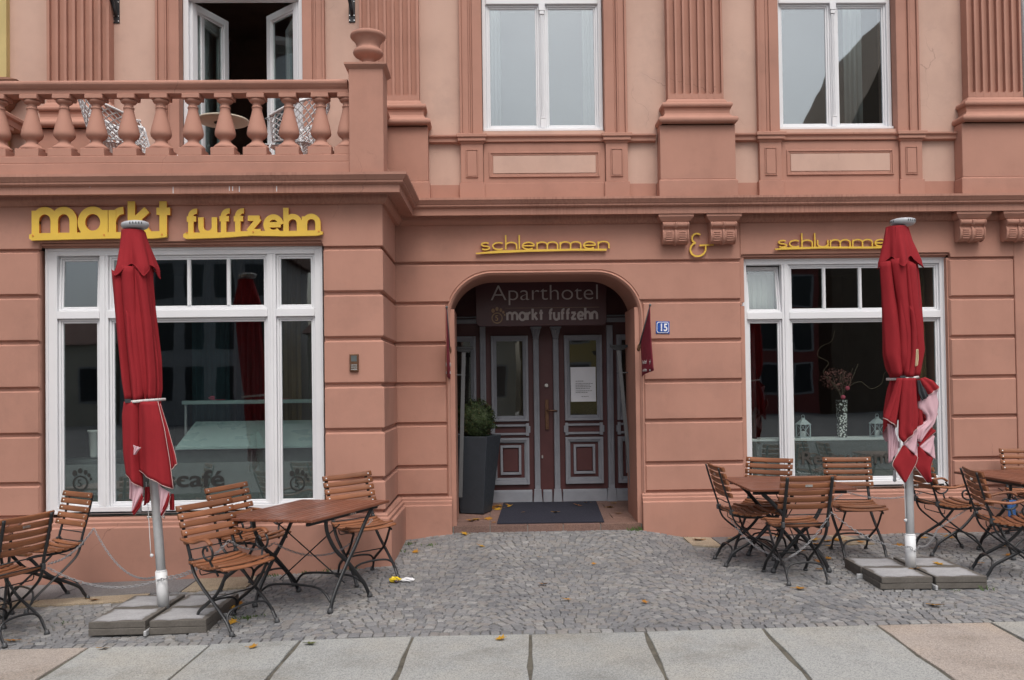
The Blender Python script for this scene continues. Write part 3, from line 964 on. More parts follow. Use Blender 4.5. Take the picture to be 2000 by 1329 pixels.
# main cornice, mitred round the bay
cprof = [(-0.02, 3.352), (0.020, 3.357), (0.036, 3.372), (0.052, 3.392), (0.058, 3.410), (0.058, 3.438), (0.160, 3.438), (0.160, 3.428), (0.184, 3.428), (0.184, 3.496),
         (0.190, 3.500), (0.204, 3.504), (0.220, 3.516), (0.220, 3.532), (0.228, 3.538), (0.236, 3.550), (0.252, 3.572), (0.256, 3.576), (0.256, 3.600), (0.0, 3.632), (-0.10, 3.632)]
m = MB(); m.sweep([(BXL, 0.6), (BXL, BY), (BXR, BY), (XIN, 0.0), (7.6, 0.0)], cprof)
part('cornice', m, 'plaster_cornice', hotel)
m = MB(); m.box(BXL, BXR, BY + 0.02, 0.02, 3.40, 3.628); part('balcony_floor', m, 'plaster_trim', hotel)

# scroll consoles under the cornice
def console(xc):
    m = MB()
    w2 = 0.137
    m.box(xc - w2 - 0.05, xc + w2 + 0.05, -0.172, 0.0, 3.398, 3.4275)
    m.hexa([(xc - w2 - 0.012, -0.135, 3.352), (xc + w2 + 0.012, -0.135, 3.352), (xc + w2 + 0.012, 0.0, 3.352), (xc - w2 - 0.012, 0.0, 3.352)],
           [(xc - w2 - 0.05, -0.17, 3.398), (xc + w2 + 0.05, -0.17, 3.398), (xc + w2 + 0.05, 0.0, 3.398), (xc - w2 - 0.05, 0.0, 3.398)])
    side = [(0.0, 3.352), (-0.125, 3.352), (-0.150, 3.338), (-0.156, 3.318), (-0.146, 3.296), (-0.120, 3.284), (-0.112, 3.272), (-0.126, 3.254), (-0.132, 3.220), (-0.128, 3.180), (-0.112, 3.146), (-0.085, 3.126), (-0.05, 3.120), (-0.02, 3.128), (0.0, 3.136)]
    n = len(side)
    m.add([(xc - w2, y, z) for y, z in side] + [(xc + w2, y, z) for y, z in side],
          [tuple(range(n)), tuple(range(2 * n - 1, n - 1, -1))] + [(i, n + i, n + (i + 1) % n, (i + 1) % n) for i in range(n)])
    for xx in (xc - w2 + 0.006, xc + w2 - 0.006, xc):
        r = 0.009 if xx != xc else 0.016
        m.tube([(xx, y - 0.003, z) for y, z in side[2:14]], r, 6)
    m.tube([(xc - w2 - 0.004, -0.128, 3.318), (xc + w2 + 0.004, -0.128, 3.318)], 0.030, 10)
    for s in (-1, 1):
        for k in range(5):
            z = 3.244 - k * 0.022
            m.box(xc + s * 0.070 - 0.034, xc + s * 0.070 + 0.034, -0.138 + (k > 2) * 0.006 * (k - 2), -0.10, z - 0.012, z)
    return part('console', m, 'plaster_trim', hotel, 0.003, 1)
for xc in (1.990, 2.500, 5.180, 5.685):
    console(xc)

# upper storey walls
m = MB()
uz = 8.4
for x0, x1, za in ((-6.2, -3.27, 3.55), (-1.95, -0.05, 3.55), (1.275, 3.155, 3.55), (4.455, 7.6, 3.55)):
    m.box(x0, x1, 0.02, 0.45, za, uz)
for x0, x1, zt in ((-0.05, 1.275, 4.37), (3.155, 4.455, 4.37)):
    m.box(x0, x1, 0.02, 0.45, 3.55, zt)
for x0, x1 in ((-3.27, -1.95), (-0.05, 1.275), (3.155, 4.455)):
    m.box(x0, x1, 0.02, 0.45, 7.0, uz)
part('upper_wall', m, 'plaster_light', hotel)
m = MB(); m.box(-6.2, 7.6, 0.02, 5.0, uz, uz + 0.2); m.box(-6.2, 7.6, 4.8, 5.0, -0.4, uz)
m.box(-6.2, -6.0, 0.45, 4.8, -0.4, uz); m.box(7.4, 7.6, 0.70, 4.8, -0.4, uz)
part('roof', m, 'neighbour_trim', hotel)

# fluted pilasters on pedestals
def pilaster(xc, h2=0.298):
    m = MB()
    w2 = 0.402
    m.box(xc - w2 - 0.018, xc + w2 + 0.018, -0.168, 0.02, 3.56, 3.782)
    m.hexa([(xc - w2 - 0.018, -0.168, 3.782), (xc + w2 + 0.018, -0.168, 3.782), (xc + w2 + 0.018, 0.02, 3.782), (xc - w2 - 0.018, 0.02, 3.782)],
           [(xc - w2, -0.15, 3.798), (xc + w2, -0.15, 3.798), (xc + w2, 0.02, 3.798), (xc - w2, 0.02, 3.798)])
    m.box(xc - w2, xc + w2, -0.15, 0.02, 3.798, 4.378)
    part('pedestal', m, 'plaster_trim', hotel, 0.004, 1)
    b = MB()
    prof = [(0.085, 4.379), (0.104, 4.384)]
    for i in range(9):
        a = -PI / 2 + PI * i / 8
        prof.append((0.088 + 0.036 * math.cos(a), 4.420 + 0.036 * math.sin(a)))
    prof += [(0.072, 4.462), (0.058, 4.478), (0.048, 4.500), (0.050, 4.530), (0.060, 4.548), (0.066, 4.552)]
    for i in range(9):
        a = -PI / 2 + PI * i / 8
        prof.append((0.050 + 0.028 * math.cos(a), 4.588 + 0.030 * math.sin(a)))
    prof += [(0.030, 4.620), (0.024, 4.640), (0.0, 4.672)]
    b.sweep([(xc - h2, 0.03), (xc - h2, -0.10), (xc + h2, -0.10), (xc + h2, 0.03)], prof)
    b.box(xc - h2, xc + h2, -0.10, 0.02, 4.378, 4.671)
    part('pilaster_base', b, 'plaster_trim', hotel)
    s = MB()
    zt = uz - 0.3
    n = 7
    W = 2 * h2
    fw = 0.060
    aw = (W - n * fw) / (n + 1)
    s.box(xc - h2, xc + h2, -0.058, 0.02, 4.672, zt)
    for i in range(n + 1):                      # arrises between the flutes
        x0 = xc - h2 + i * (fw + aw)
        s.box(x0, x0 + aw, -0.104, -0.059, 4.672, zt)
    for i in range(n):                          # rounded stops at the foot of each flute
        x0 = xc - h2 + aw + i * (fw + aw)
        pts = [(x0 + 0.0005, 4.672), (x0 + fw - 0.0005, 4.672)] + [(x0 + fw / 2 + (fw / 2 - 0.0005) * math.cos(PI * k / 8), 4.742 - 0.022 * math.sin(PI * k / 8)) for k in range(9)]
        s.prism_xz(pts, -0.102, -0.059)
    part('fluted_shaft', s, 'plaster_trim', hotel)
for xc, h2 in ((-4.285, 0.325), (-1.025, 0.312), (2.236, 0.298), (5.480, 0.298)):
    pilaster(xc, h2)
m = MB(); m.tube([(5.848, -0.06, 4.30), (5.848, -0.06, 8.2)], 0.055, 16)
part('downpipe', m, 'white_metal', hotel)

# dado band, window pedestals and sunk panels below the upper windows
def between(x0, x1, wx0=None, wx1=None):
    m = MB()
    cuts = [(x0, x1)] if wx0 is None else [(x0, wx0), (wx0, wx1), (wx1, x1)]
    sp = [(0.0, 4.232), (0.050, 4.240), (0.056, 4.244), (0.056, 4.278), (0.066, 4.286), (0.080, 4.296), (0.080, 4.312), (0.0, 4.322)]
    m.sweep([(x0, 0.02), (x1, 0.02)], sp)
    part('string_course', m, 'plaster_trim', hotel)
    m = MB()
    m.box(x0, x1, 0.006, 0.021, 3.56, 3.79)
    part('dado_base', m, 'plaster_trim', hotel)
def window_dado(xa, xb):
    w_ = 0.245
    m = MB()
    m.box(xa + w_, xb - w_, -0.012, 0.021, 3.80, 4.232)
    m.box(xa + w_ - 0.002, xb - w_ + 0.002, -0.030, 0.021, 3.56, 3.799)
    part('dado_panel', m, 'plaster_trim', hotel, 0.003, 1)
    px0, px1, pz0, pz1 = xa + w_ + 0.06, xb - w_ - 0.06, 3.862, 4.135
    f = MB()
    f.ring(px0, px1, pz0, pz1, 0.018, -0.028, -0.0125)
    f.ring(px0 + 0.018, px1 - 0.018, pz0 + 0.018, pz1 - 0.018, 0.020, -0.019, -0.0125)
    part('panel_moulding', f, 'plaster_trim', hotel, 0.004, 1)
    p = MB(); p.box(px0 + 0.042, px1 - 0.042, -0.022, -0.0125, pz0 + 0.042, pz1 - 0.042)
    part('panel_field', p, 'plaster_light', hotel, 0.003, 1)
    for s, x0 in ((0, xa), (1, xb - w_)):
        d = MB()
        d.box(x0 - 0.012, x0 + w_ + 0.012, -0.060, 0.021, 3.56, 3.80)
        d.box(x0 + 0.004, x0 + w_ - 0.004, -0.046, 0.021, 3.801, 4.215)
        d.hexa([(x0 + 0.004, -0.046, 4.215), (x0 + w_ - 0.004, -0.046, 4.215), (x0 + w_ - 0.004, 0.02, 4.215), (x0 + 0.004, 0.02, 4.215)],
               [(x0 - 0.016, -0.066, 4.240), (x0 + w_ + 0.016, -0.066, 4.240), (x0 + w_ + 0.016, 0.02, 4.240), (x0 - 0.016, 0.02, 4.240)])
        d.box(x0 - 0.026, x0 + w_ + 0.026, -0.082, 0.015, 4.241, 4.280)
        d.box(x0 - 0.040, x0 + w_ + 0.040, -0.096, 0.015, 4.281, 4.318)
        part('window_pedestal', d, 'plaster_trim', hotel, 0.004, 1)
        e = MB()
        e.ring(x0 + 0.058, x0 + w_ - 0.058, 3.856, 4.156, 0.009, -0.058, -0.0465)
        e.box(x0 + 0.073, x0 + w_ - 0.073, -0.056, -0.0465, 3.871, 4.141)
        part('pedestal_panel', e, 'plaster_trim', hotel, 0.002, 1)
between(-0.62, 1.812)
between(2.652, 5.10)
window_dado(-0.285, 1.51)
window_dado(2.925, 4.70)

# architraves of the upper openings
def architrave(x0, x1, z0, z1):
    for s in (-1, 1):
        m = MB()
        xi = x0 if s < 0 else x1
        for a, b, y in ((0.0, 0.105, -0.022), (0.106, 0.128, -0.010), (0.129, 0.146, -0.034), (0.147, 0.215, -0.030), (0.216, 0.240, -0.052)):
            xa, xb = (xi - b, xi - a) if s < 0 else (xi + a, xi + b)
            m.box(xa, xb, y, 0.105 if a == 0 else 0.021, z0, z1)
        part('architrave', m, 'plaster_trim', hotel, 0.004, 1)
architrave(-0.045, 1.270, 4.325, 6.95)
architrave(3.162, 4.448, 4.325, 6.95)
architrave(-3.262, -1.958, 3.63, 6.95)
# ------------------------------------------------------------------ windows
def pane_box(x0, x1, z0, z1, y, parent, mat='glass', t=0.006):
    m = MB(); m.box(x0, x1, y, y + t, z0, z1)
    return part('pane', m, mat, parent)

def sash(x0, x1, z0, z1, y, parent, w=0.036, bars=(), mat='glass', tilt=0.0, name='sash'):
    m = MB()
    cx, cz = (x0 + x1) / 2, z0
    a0, a1, b0, b1 = x0 - cx, x1 - cx, 0.0, z1 - z0
    m.ring(a0, a1, b0, b1, w * 0.55, 0.0, 0.05)
    m.ring(a0 + w * 0.55, a1 - w * 0.55, b0 + w * 0.55, b1 - w * 0.55, w * 0.45, 0.012, 0.046)
    for xb in bars:
        m.box(xb - cx - 0.017, xb - cx + 0.017, 0.006, 0.046, b0 + w, b1 - w)
        m.box(xb - cx - 0.009, xb - cx + 0.009, -0.002, 0.005, b0 + w, b1 - w)
    s = part(name, m, 'white_paint', parent, 0.004, 1)
    s.location = (cx, y, cz)
    s.rotation_euler = (-tilt, 0, 0)
    xs_ = [a0 + w] + sum([[xb - cx - 0.017, xb - cx + 0.017] for xb in bars], []) + [a1 - w]
    for i in range(0, len(xs_), 2):
        p = MB(); p.box(xs_[i] + 0.0005, xs_[i + 1] - 0.0005, 0.024, 0.030, b0 + w + 0.0005, b1 - w - 0.0005)
        q = part('pane', p, mat, parent)
        q.location = s.location
        q.rotation_euler = s.rotation_euler
    return s

def shop_window(x0, x1, cells, yf, tilt_left, light_bars):
    m = MB()
    m.box(x0, cells[0][0], yf, yf + 0.09, 0.485, 2.982)
    m.box(cells[-1][1], x1, yf, yf + 0.09, 0.485, 2.982)
    m.box(cells[0][0], cells[-1][1], yf, yf + 0.09, 2.912, 2.982)
    m.box(cells[0][0], cells[-1][1], yf - 0.012, yf + 0.09, 0.485, 0.552)
    for a, b in zip(cells[:-1], cells[1:]):
        m.box(a[1], b[0], yf, yf + 0.09, 0.552, 2.912)
        c = (a[1] + b[0]) / 2
        m.box(c - 0.014, c + 0.014, yf - 0.010, yf - 0.0005, 0.552, 2.912)
    for a in cells:
        m.box(a[0], a[1], yf - 0.006, yf + 0.09, 2.318, 2.392)
    # raised outer fillet
    m.ring(x0, x1, 0.4851, 2.9819, 0.026, yf - 0.012, yf - 0.0004)
    win = part('window', m, 'white_paint', hotel, 0.005, 2)
    for i, (a, b) in enumerate(cells):
        sash(a + 0.001, b - 0.001, 2.393, 2.911, yf + 0.025, win, 0.040, light_bars if i == 1 else (), tilt=(tilt_left if i == 0 else 0.0))
        sash(a + 0.001, b - 0.001, 0.553, 2.317, yf + 0.025, win, 0.040)
    return win

bay_cells = [(-4.06, -3.665), (-3.585, -2.095), (-2.015, -1.65)]
bay_win = shop_window(-4.165, -1.572, bay_cells, BY + 0.105, R(3.5), [-3.585 + 1.49 * k / 4 for k in (1, 2, 3)])
r_cells = [(2.80, 3.185), (3.265, 4.459), (4.539, 4.925)]
r_win = shop_window(2.735, 4.985, r_cells, 0.095, R(9), [3.265 + 1.194 * k / 3 for k in (1, 2)])

def film(win, cells, y, top):
    for a, b in cells:
        m = MB(); m.box(a + 0.045, b - 0.045, y, y + 0.001, 0.60, top)
        part('frosted_film', m, 'frosted_film', win)
film(bay_win, bay_cells, BY + 0.163, 0.945)
film(r_win, r_cells, 0.153, 0.985)

def paw(win, cx, cz, r, y, mat, mat5, t=0.0015):
    m = MB()
    n = 28
    vs = []
    for q in (r, r * 0.80):
        vs += [(cx + q * math.cos(2 * PI * i / n), y, cz + q * math.sin(2 * PI * i / n)) for i in range(n)]
    m.add(vs, [(i, (i + 1) % n, n + (i + 1) % n, n + i) for i in range(n)])
    o = part('logo_ring', m, mat, win)
    for a, d, s in ((118, 1.50, 0.36), (90, 1.62, 0.33), (64, 1.58, 0.29), (42, 1.52, 0.24), (22, 1.48, 0.18)):
        q = MB()
        ex, ez = cx + d * r * math.cos(R(a)), cz + d * r * math.sin(R(a))
        pts = [(ex + s * r * 0.82 * math.cos(t_) * math.cos(R(a)) * 1.0 - s * r * math.sin(t_) * math.sin(R(a)) * 0.9, y, ez + s * r * math.sin(t_) + 0 * t_) for t_ in [2 * PI * i / 18 for i in range(18)]]
        pts = [(ex + s * r * 0.86 * math.cos(2 * PI * i / 18), y, ez + s * r * 1.08 * math.sin(2 * PI * i / 18)) for i in range(18)]
        q.add(pts, [tuple(range(18))])
        part('logo_toe', q, mat, win)
    f = text_part('lettering', '5', r * 1.35, (cx - r * 0.40, y - 0.001, cz - r * 0.46), mat5, win, 0.0004)
    return o
gy = BY + 0.148
paw(bay_win, -3.872, 0.770, 0.072, gy, 'film_letter', 'film_letter')
paw(bay_win, -1.838, 0.735, 0.072, gy, 'film_letter', 'film_letter')
text_part('lettering', 'Eiscaf\u00e9', 0.215, (-3.30, gy, 0.722), 'film_letter', bay_win, 0.0005, width=0.76, bold=0.004)
text_part('lettering', 'Restaurant', 0.20, (3.37, 0.138, 0.735), 'film_letter_pale', r_win, 0.0005, width=0.98, bold=0.003)

def casement(x0, x1, z0, z1, name='window'):
    yf = 0.105
    m = MB()
    zt = 5.78
    m.box(x0, x0 + 0.042, yf, yf + 0.08, z0, z1)
    m.box(x1 - 0.042, x1, yf, yf + 0.08, z0, z1)
    m.box(x0 + 0.042, x1 - 0.042, yf, yf + 0.08, z0, z0 + 0.035)
    m.box(x0 + 0.042, x1 - 0.042, yf, yf + 0.08, z1 - 0.05, z1)
    m.box(x0 + 0.042, x1 - 0.042, yf - 0.012, yf + 0.08, zt, zt + 0.075)
    win = part(name, m, 'white_paint', hotel, 0.005, 2)
    xm = (x0 + x1) / 2
    for a, b, c, d in ((x0 + 0.043, xm - 0.030, z0 + 0.036, zt - 0.001), (xm + 0.030, x1 - 0.043, z0 + 0.036, zt - 0.001),
                       (x0 + 0.043, xm - 0.030, zt + 0.076, z1 - 0.051), (xm + 0.030, x1 - 0.043, zt + 0.076, z1 - 0.051)):
        sash(a, b, c, d, yf + 0.018, win, 0.042, mat='glass_upper')
    k = MB()                                    # ornamented meeting stile
    k.box(xm - 0.030, xm + 0.030, yf + 0.004, yf + 0.07, z0 + 0.036, zt - 0.001)
    k.box(xm - 0.018, xm + 0.018, yf - 0.012, yf + 0.0035, z0 + 0.16, zt - 0.12)
    for dx in (-0.010, 0.0, 0.010):
        k.box(xm + dx - 0.0025, xm + dx + 0.0025, yf - 0.017, yf - 0.0125, z0 + 0.17, zt - 0.13)
    k.box(xm - 0.028, xm + 0.028, yf - 0.018, yf + 0.0035, z0 + 0.037, z0 + 0.14)
    k.box(xm - 0.024, xm + 0.024, yf - 0.022, yf + 0.0035, z0 + 0.141, z0 + 0.158)
    k.box(xm - 0.034, xm + 0.034, yf - 0.026, yf + 0.0035, zt - 0.075, zt - 0.004)
    k.box(xm - 0.024, xm + 0.024, yf - 0.022, yf + 0.0035, zt - 0.115, zt - 0.076)
    part('mullion', k, 'white_paint', win, 0.003, 1)
    s = MB()
    s.box(x0 + 0.004, x1 - 0.004, yf - 0.045, yf - 0.0005, z0 - 0.002, z0 + 0.026)
    s.box(x0 + 0.004, x1 - 0.004, yf - 0.02, yf + 0.05, z0 - 0.05, z0 - 0.003)
    part('sill', s, 'white_paint', win, 0.003, 1)
    return win
casement(-0.040, 1.265, 4.385, 6.98)
casement(3.168, 4.443, 4.385, 6.98)
casement(6.25, 7.5, 4.385, 6.98)

# balcony door: frame and two leaves opened inwards
dm = MB()
dm.box(-3.258, -3.20, 0.105, 0.19, 3.632, 6.98)
dm.box(-2.02, -1.962, 0.105, 0.19, 3.632, 6.98)
dm.box(-3.20, -2.02, 0.093, 0.19, 5.84, 5.925)
dm.box(-3.20, -2.02, 0.105, 0.19, 6.93, 6.98)
bdoor = part('balcony_door', dm, 'white_paint', hotel, 0.005, 2)
sash(-3.199, -2.612, 5.926, 6.929, 0.12, bdoor, 0.05, mat='glass_upper')
sash(-2.608, -2.021, 5.926, 6.929, 0.12, bdoor, 0.05, mat='glass_upper')
def leaf(hx, sgn, ang, hy=0.155, W=0.585, H=2.20):
    m = MB()
    m.ring(0, W, 0.0, H, 0.075, -0.03, 0.03, wb=0.40)
    m.ring(0.075, W - 0.075, 0.40, H - 0.075, 0.022, -0.018, 0.018)
    m.ring(0.11, W - 0.11, 0.06, 0.34, 0.02, -0.036, -0.0305)
    m.ring(0.11, W - 0.11, 0.06, 0.34, 0.02, 0.0305, 0.036)
    if sgn < 0:
        m.v = [(-x, y, z) for x, y, z in m.v]
        m.f = [tuple(reversed(f)) for f in m.f]
    o = part('door_leaf', m, 'white_paint', hotel, 0.004, 1)
    o.location = (hx, hy, 3.636)
    o.rotation_euler = (0, 0, ang)
    p = MB()
    x0, x1 = 0.0975, W - 0.0975
    if sgn < 0:
        x0, x1 = -x1, -x0
    p.box(x0, x1, -0.003, 0.003, 0.4225, H - 0.0975)
    part('pane', p, 'glass', o)
    h = MB(); h.tube([(sgn * (W - 0.035), -0.032, 1.02), (sgn * (W - 0.035), -0.075, 1.02), (sgn * (W - 0.14), -0.075, 1.02)], 0.009, 8)
    part('handle', h, 'aluminium', o)
leaf(-3.198, 1, R(66))
leaf(-2.022, -1, R(-43))
leaf(-3.150, 1, R(78), 0.30, 0.50, 2.12)
leaf(-2.075, -1, R(-66), 0.30, 0.50, 2.12)

# dark rooms behind the openings
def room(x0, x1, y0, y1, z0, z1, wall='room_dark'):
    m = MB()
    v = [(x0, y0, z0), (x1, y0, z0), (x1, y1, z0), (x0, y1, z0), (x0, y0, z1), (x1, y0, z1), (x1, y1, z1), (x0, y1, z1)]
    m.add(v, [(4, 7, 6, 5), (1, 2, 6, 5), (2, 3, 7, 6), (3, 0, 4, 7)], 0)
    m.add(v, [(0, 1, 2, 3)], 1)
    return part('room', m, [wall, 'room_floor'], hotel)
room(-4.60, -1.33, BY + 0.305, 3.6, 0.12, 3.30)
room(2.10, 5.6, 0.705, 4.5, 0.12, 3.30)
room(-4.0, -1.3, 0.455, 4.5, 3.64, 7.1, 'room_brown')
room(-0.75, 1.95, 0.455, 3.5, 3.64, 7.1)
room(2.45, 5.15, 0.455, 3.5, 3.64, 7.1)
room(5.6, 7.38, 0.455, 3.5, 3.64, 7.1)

def curtain(name, x0, x1, y, z0, z1, mat, label, folds=9, amp=0.03):
    m = MB()
    n = folds * 8
    vs = []
    for i in range(n + 1):
        t = i / n
        yy = y + amp * math.sin(2 * PI * folds * t) + 0.4 * amp * math.sin(2 * PI * folds * 2.3 * t + 1)
        vs += [(x0 + (x1 - x0) * t, yy, z0), (x0 + (x1 - x0) * t, yy * 0.6 + y * 0.4, z1)]
    m.add(vs, [(2 * i, 2 * i + 2, 2 * i + 3, 2 * i + 1) for i in range(n)], 0, True)
    o = solo(name, m, mat, label, 'curtain')
    sm = o.modifiers.new('cloth', 'SOLIDIFY'); sm.thickness = 0.004
    return o
curtain('curtain', -2.42, -2.02, 0.10, 0.2, 3.1, 'curtain_gold', 'gold brown curtain hanging deep inside the left shop window beside its right mullion', 6)
curtain('curtain', -2.78, -2.46, 0.20, 0.2, 3.1, 'curtain_wine', 'dark wine red curtain inside the left shop window next to the gold one', 5)
curtain('curtain', -3.25, -2.84, 0.30, 0.2, 3.1, 'curtain_teal', 'teal curtain hanging deep inside the left shop window behind the closed parasol', 6)
curtain('curtain', 4.60, 4.92, 0.42, 0.2, 3.1, 'curtain_gold', 'dull gold curtain at the right end of the right shop window', 4)
curtain('curtain', 2.80, 2.98, 0.42, 0.2, 2.3, 'curtain_wine', 'dark curtain edge at the left end of the right shop window', 3)
curtain('curtain', 2.82, 3.17, 0.32, 2.30, 2.84, 'curtain_white', 'white net curtain behind the tilted top light of the right shop window', 5, 0.015)
for xa, xb, lab in ((0.03, 0.16, 'pale cream curtain at the left side of the middle upper window'), (1.08, 1.20, 'pale cream curtain at the right side of the middle upper window'), (4.02, 4.22, 'pale cream curtain in the right leaf of the right upper window')):
    curtain('curtain', xa, xb, 0.34, 4.42, 6.9, 'curtain_white', lab, 3, 0.02)

# ------------------------------------------------------------------ entrance door (in the plane y = 1.45)
DY = 1.45
dm = MB()
dm.box(-0.90, 2.06, DY + 0.02, DY + 0.08, 0.19, 3.16)
entr = part('entrance_door', dm, 'door_red', hotel)
m = MB()                                      # grey transom rails and skirting
m.box(-0.90, 2.06, DY - 0.03, DY + 0.0195, 2.40, 2.455)
m.box(-0.90, 2.06, DY - 0.012, DY + 0.0195, 2.47, 2.49)
part('transom', m, 'door_grey', entr, 0.005, 1)
m = MB()
for a, b in ((-0.90, -0.13), (-0.04, 0.505), (0.63, 0.748), (0.872, 1.425), (1.525, 2.06)):
    m = MB(); m.box(a + 0.003, b - 0.003, DY - 0.030, DY + 0.0195, 0.195, 0.335)
    m.hexa([(a + 0.003, DY - 0.030, 0.335), (b - 0.003, DY - 0.030, 0.335), (b - 0.003, DY + 0.019, 0.335), (a + 0.003, DY + 0.019, 0.335)], [(a + 0.003, DY - 0.006, 0.352), (b - 0.003, DY - 0.006, 0.352), (b - 0.003, DY + 0.019, 0.352), (a + 0.003, DY + 0.019, 0.352)])
    part('skirting', m, 'door_grey', entr, 0.006, 1)
def door_column(xc, w=0.062, cap=True):
    m = MB()
    m.box(xc - w / 2, xc + w / 2, DY - 0.045, DY + 0.0195, 0.36, 2.20 if cap else 2.36)
    for dx in (-0.018, 0.0, 0.018):
        m.box(xc + dx - 0.006, xc + dx + 0.006, DY - 0.053, DY - 0.0455, 0.42, 2.16)
    m.hexa([(xc - w / 2 - 0.022, DY - 0.06, 0.195), (xc + w / 2 + 0.022, DY - 0.06, 0.195), (xc + w / 2 + 0.022, DY + 0.019, 0.195), (xc - w / 2 - 0.022, DY + 0.019, 0.195)],
           [(xc - w / 2 - 0.010, DY - 0.055, 0.36), (xc + w / 2 + 0.010, DY - 0.055, 0.36), (xc + w / 2 + 0.010, DY + 0.019, 0.36), (xc - w / 2 - 0.010, DY + 0.019, 0.36)])
    if cap:
        m.box(xc - 0.036, xc + 0.036, DY - 0.058, DY + 0.019, 2.203, 2.222)
        m.hexa([(xc - 0.034, DY - 0.055, 2.222), (xc + 0.034, DY - 0.055, 2.222), (xc + 0.034, DY + 0.019, 2.222), (xc - 0.034, DY + 0.019, 2.222)],
               [(xc - 0.060, DY - 0.085, 2.33), (xc + 0.060, DY - 0.085, 2.33), (xc + 0.060, DY + 0.019, 2.33), (xc - 0.060, DY + 0.019, 2.33)])
        for k in (-1, 0, 1):
            m.tube([(xc + k * 0.022, DY - 0.060, 2.235), (xc + k * 0.030, DY - 0.078, 2.285), (xc + k * 0.040, DY - 0.098, 2.315)], 0.011, 6)
        m.box(xc - 0.068, xc + 0.068, DY - 0.095, DY + 0.019, 2.331, 2.350)
    part('door_column', m, 'door_grey', entr, 0.003, 1)
door_column(0.567, 0.066); door_column(0.810, 0.066)
door_column(-0.085, 0.070, False); door_column(1.475, 0.074, False)
def leaf_panels(x0, x1):
    pw = x1 - x0
    # glazed upper light
    f = MB()
    f.ring(x0, x1, 1.195, 2.245, 0.034, DY - 0.030, DY + 0.0195)
    f.ring(x0 + 0.034, x1 - 0.034, 1.229, 2.211, 0.018, DY - 0.018, DY + 0.0195)
    f.ring(x0 + 0.052, x1 - 0.052, 1.247, 2.193, 0.014, DY - 0.006, DY + 0.0195)
    fr = part('door_light', f, 'door_grey', entr, 0.004, 1)
    p = MB(); p.box(x0 + 0.0665, x1 - 0.0665, DY + 0.008, DY + 0.014, 1.2615, 2.1785)
    part('pane', p, 'glass', entr)
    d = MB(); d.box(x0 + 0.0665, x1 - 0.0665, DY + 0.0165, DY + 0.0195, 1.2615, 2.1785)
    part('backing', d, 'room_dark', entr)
    # eared middle panel
    z0, z1 = 1.015, 1.168
    e = MB()
    e.ring(x0 + 0.012, x1 - 0.012, z0 + 0.012, z1 - 0.012, 0.026, DY - 0.018, DY + 0.0195)
    for s in (x0 - 0.016, x1 - 0.022):
        e.box(s, s + 0.038, DY - 0.024, DY + 0.0195, z0 + 0.036, z1 - 0.036)
    for s in (x0, x1 - 0.038):
        e.box(s, s + 0.038, DY - 0.022, DY + 0.0195, z1 - 0.040, z1)
        e.box(s, s + 0.038, DY - 0.022, DY + 0.0195, z0, z0 + 0.040)
    part('middle_panel', e, 'door_grey', entr, 0.003, 1)
    # lower panel, two nested frames
    g = MB()
    g.ring(x0, x1, 0.42, 0.990, 0.030, DY - 0.030, DY + 0.0195, wb=0.050)
    g.ring(x0 + 0.030, x1 - 0.030, 0.470, 0.960, 0.018, DY - 0.018, DY + 0.0195)
    g.ring(x0 + 0.048, x1 - 0.048, 0.488, 0.942, 0.012, DY - 0.006, DY + 0.0195)
    iw = 0.08 * min(1, pw / 0.45)
    g.ring(x0 + 0.060 + iw * 0.5, x1 - 0.060 - iw * 0.5, 0.540, 0.900, 0.030, DY - 0.014, DY + 0.0195)
    q = MB(); q.box(x0 + 0.098 + iw * 0.5, x1 - 0.098 - iw * 0.5, DY + 0.004, DY + 0.0195, 0.580, 0.860)
    lo = part('lower_panel', g, 'door_grey', entr, 0.003, 1)
    part('panel_field', q, 'door_red', entr, 0.004, 1)
def scale_lower(x0, x1):
    pass
leaf_panels(0.915, 1.380)
leaf_panels(0.015, 0.470)
leaf_panels(1.562, 2.00)
leaf_panels(-0.60, -0.170)
h = MB()
h.box(0.672, 0.715, DY - 0.012, DY + 0.0195, 1.09, 1.455)
h.tube([(0.694, DY - 0.01, 1.325), (0.694, DY - 0.06, 1.325), (0.80, DY - 0.065, 1.318), (0.815, DY - 0.06, 1.312)], 0.011, 8)
h.lathe([(0.010, 0), (0.010, 0.006)], 12, (0.694, DY - 0.013, 1.17))
part('handle', h, 'bronze', entr, 0.002, 1)
h = MB(); h.tube([(0.692, DY + 0.01, 1.63), (0.692, DY - 0.018, 1.63)], [0.026, 0.021], 14); h.tube([(0.692, DY - 0.018, 1.63), (0.692, DY - 0.03, 1.63)], 0.012, 12)
part('lock', h, 'rivet_steel', entr)
h = MB(); h.box(0.620, 0.64, DY - 0.008, DY + 0.0195, 0.735, 0.775); part('lock', h, 'rivet_steel', entr, 0.004, 1)
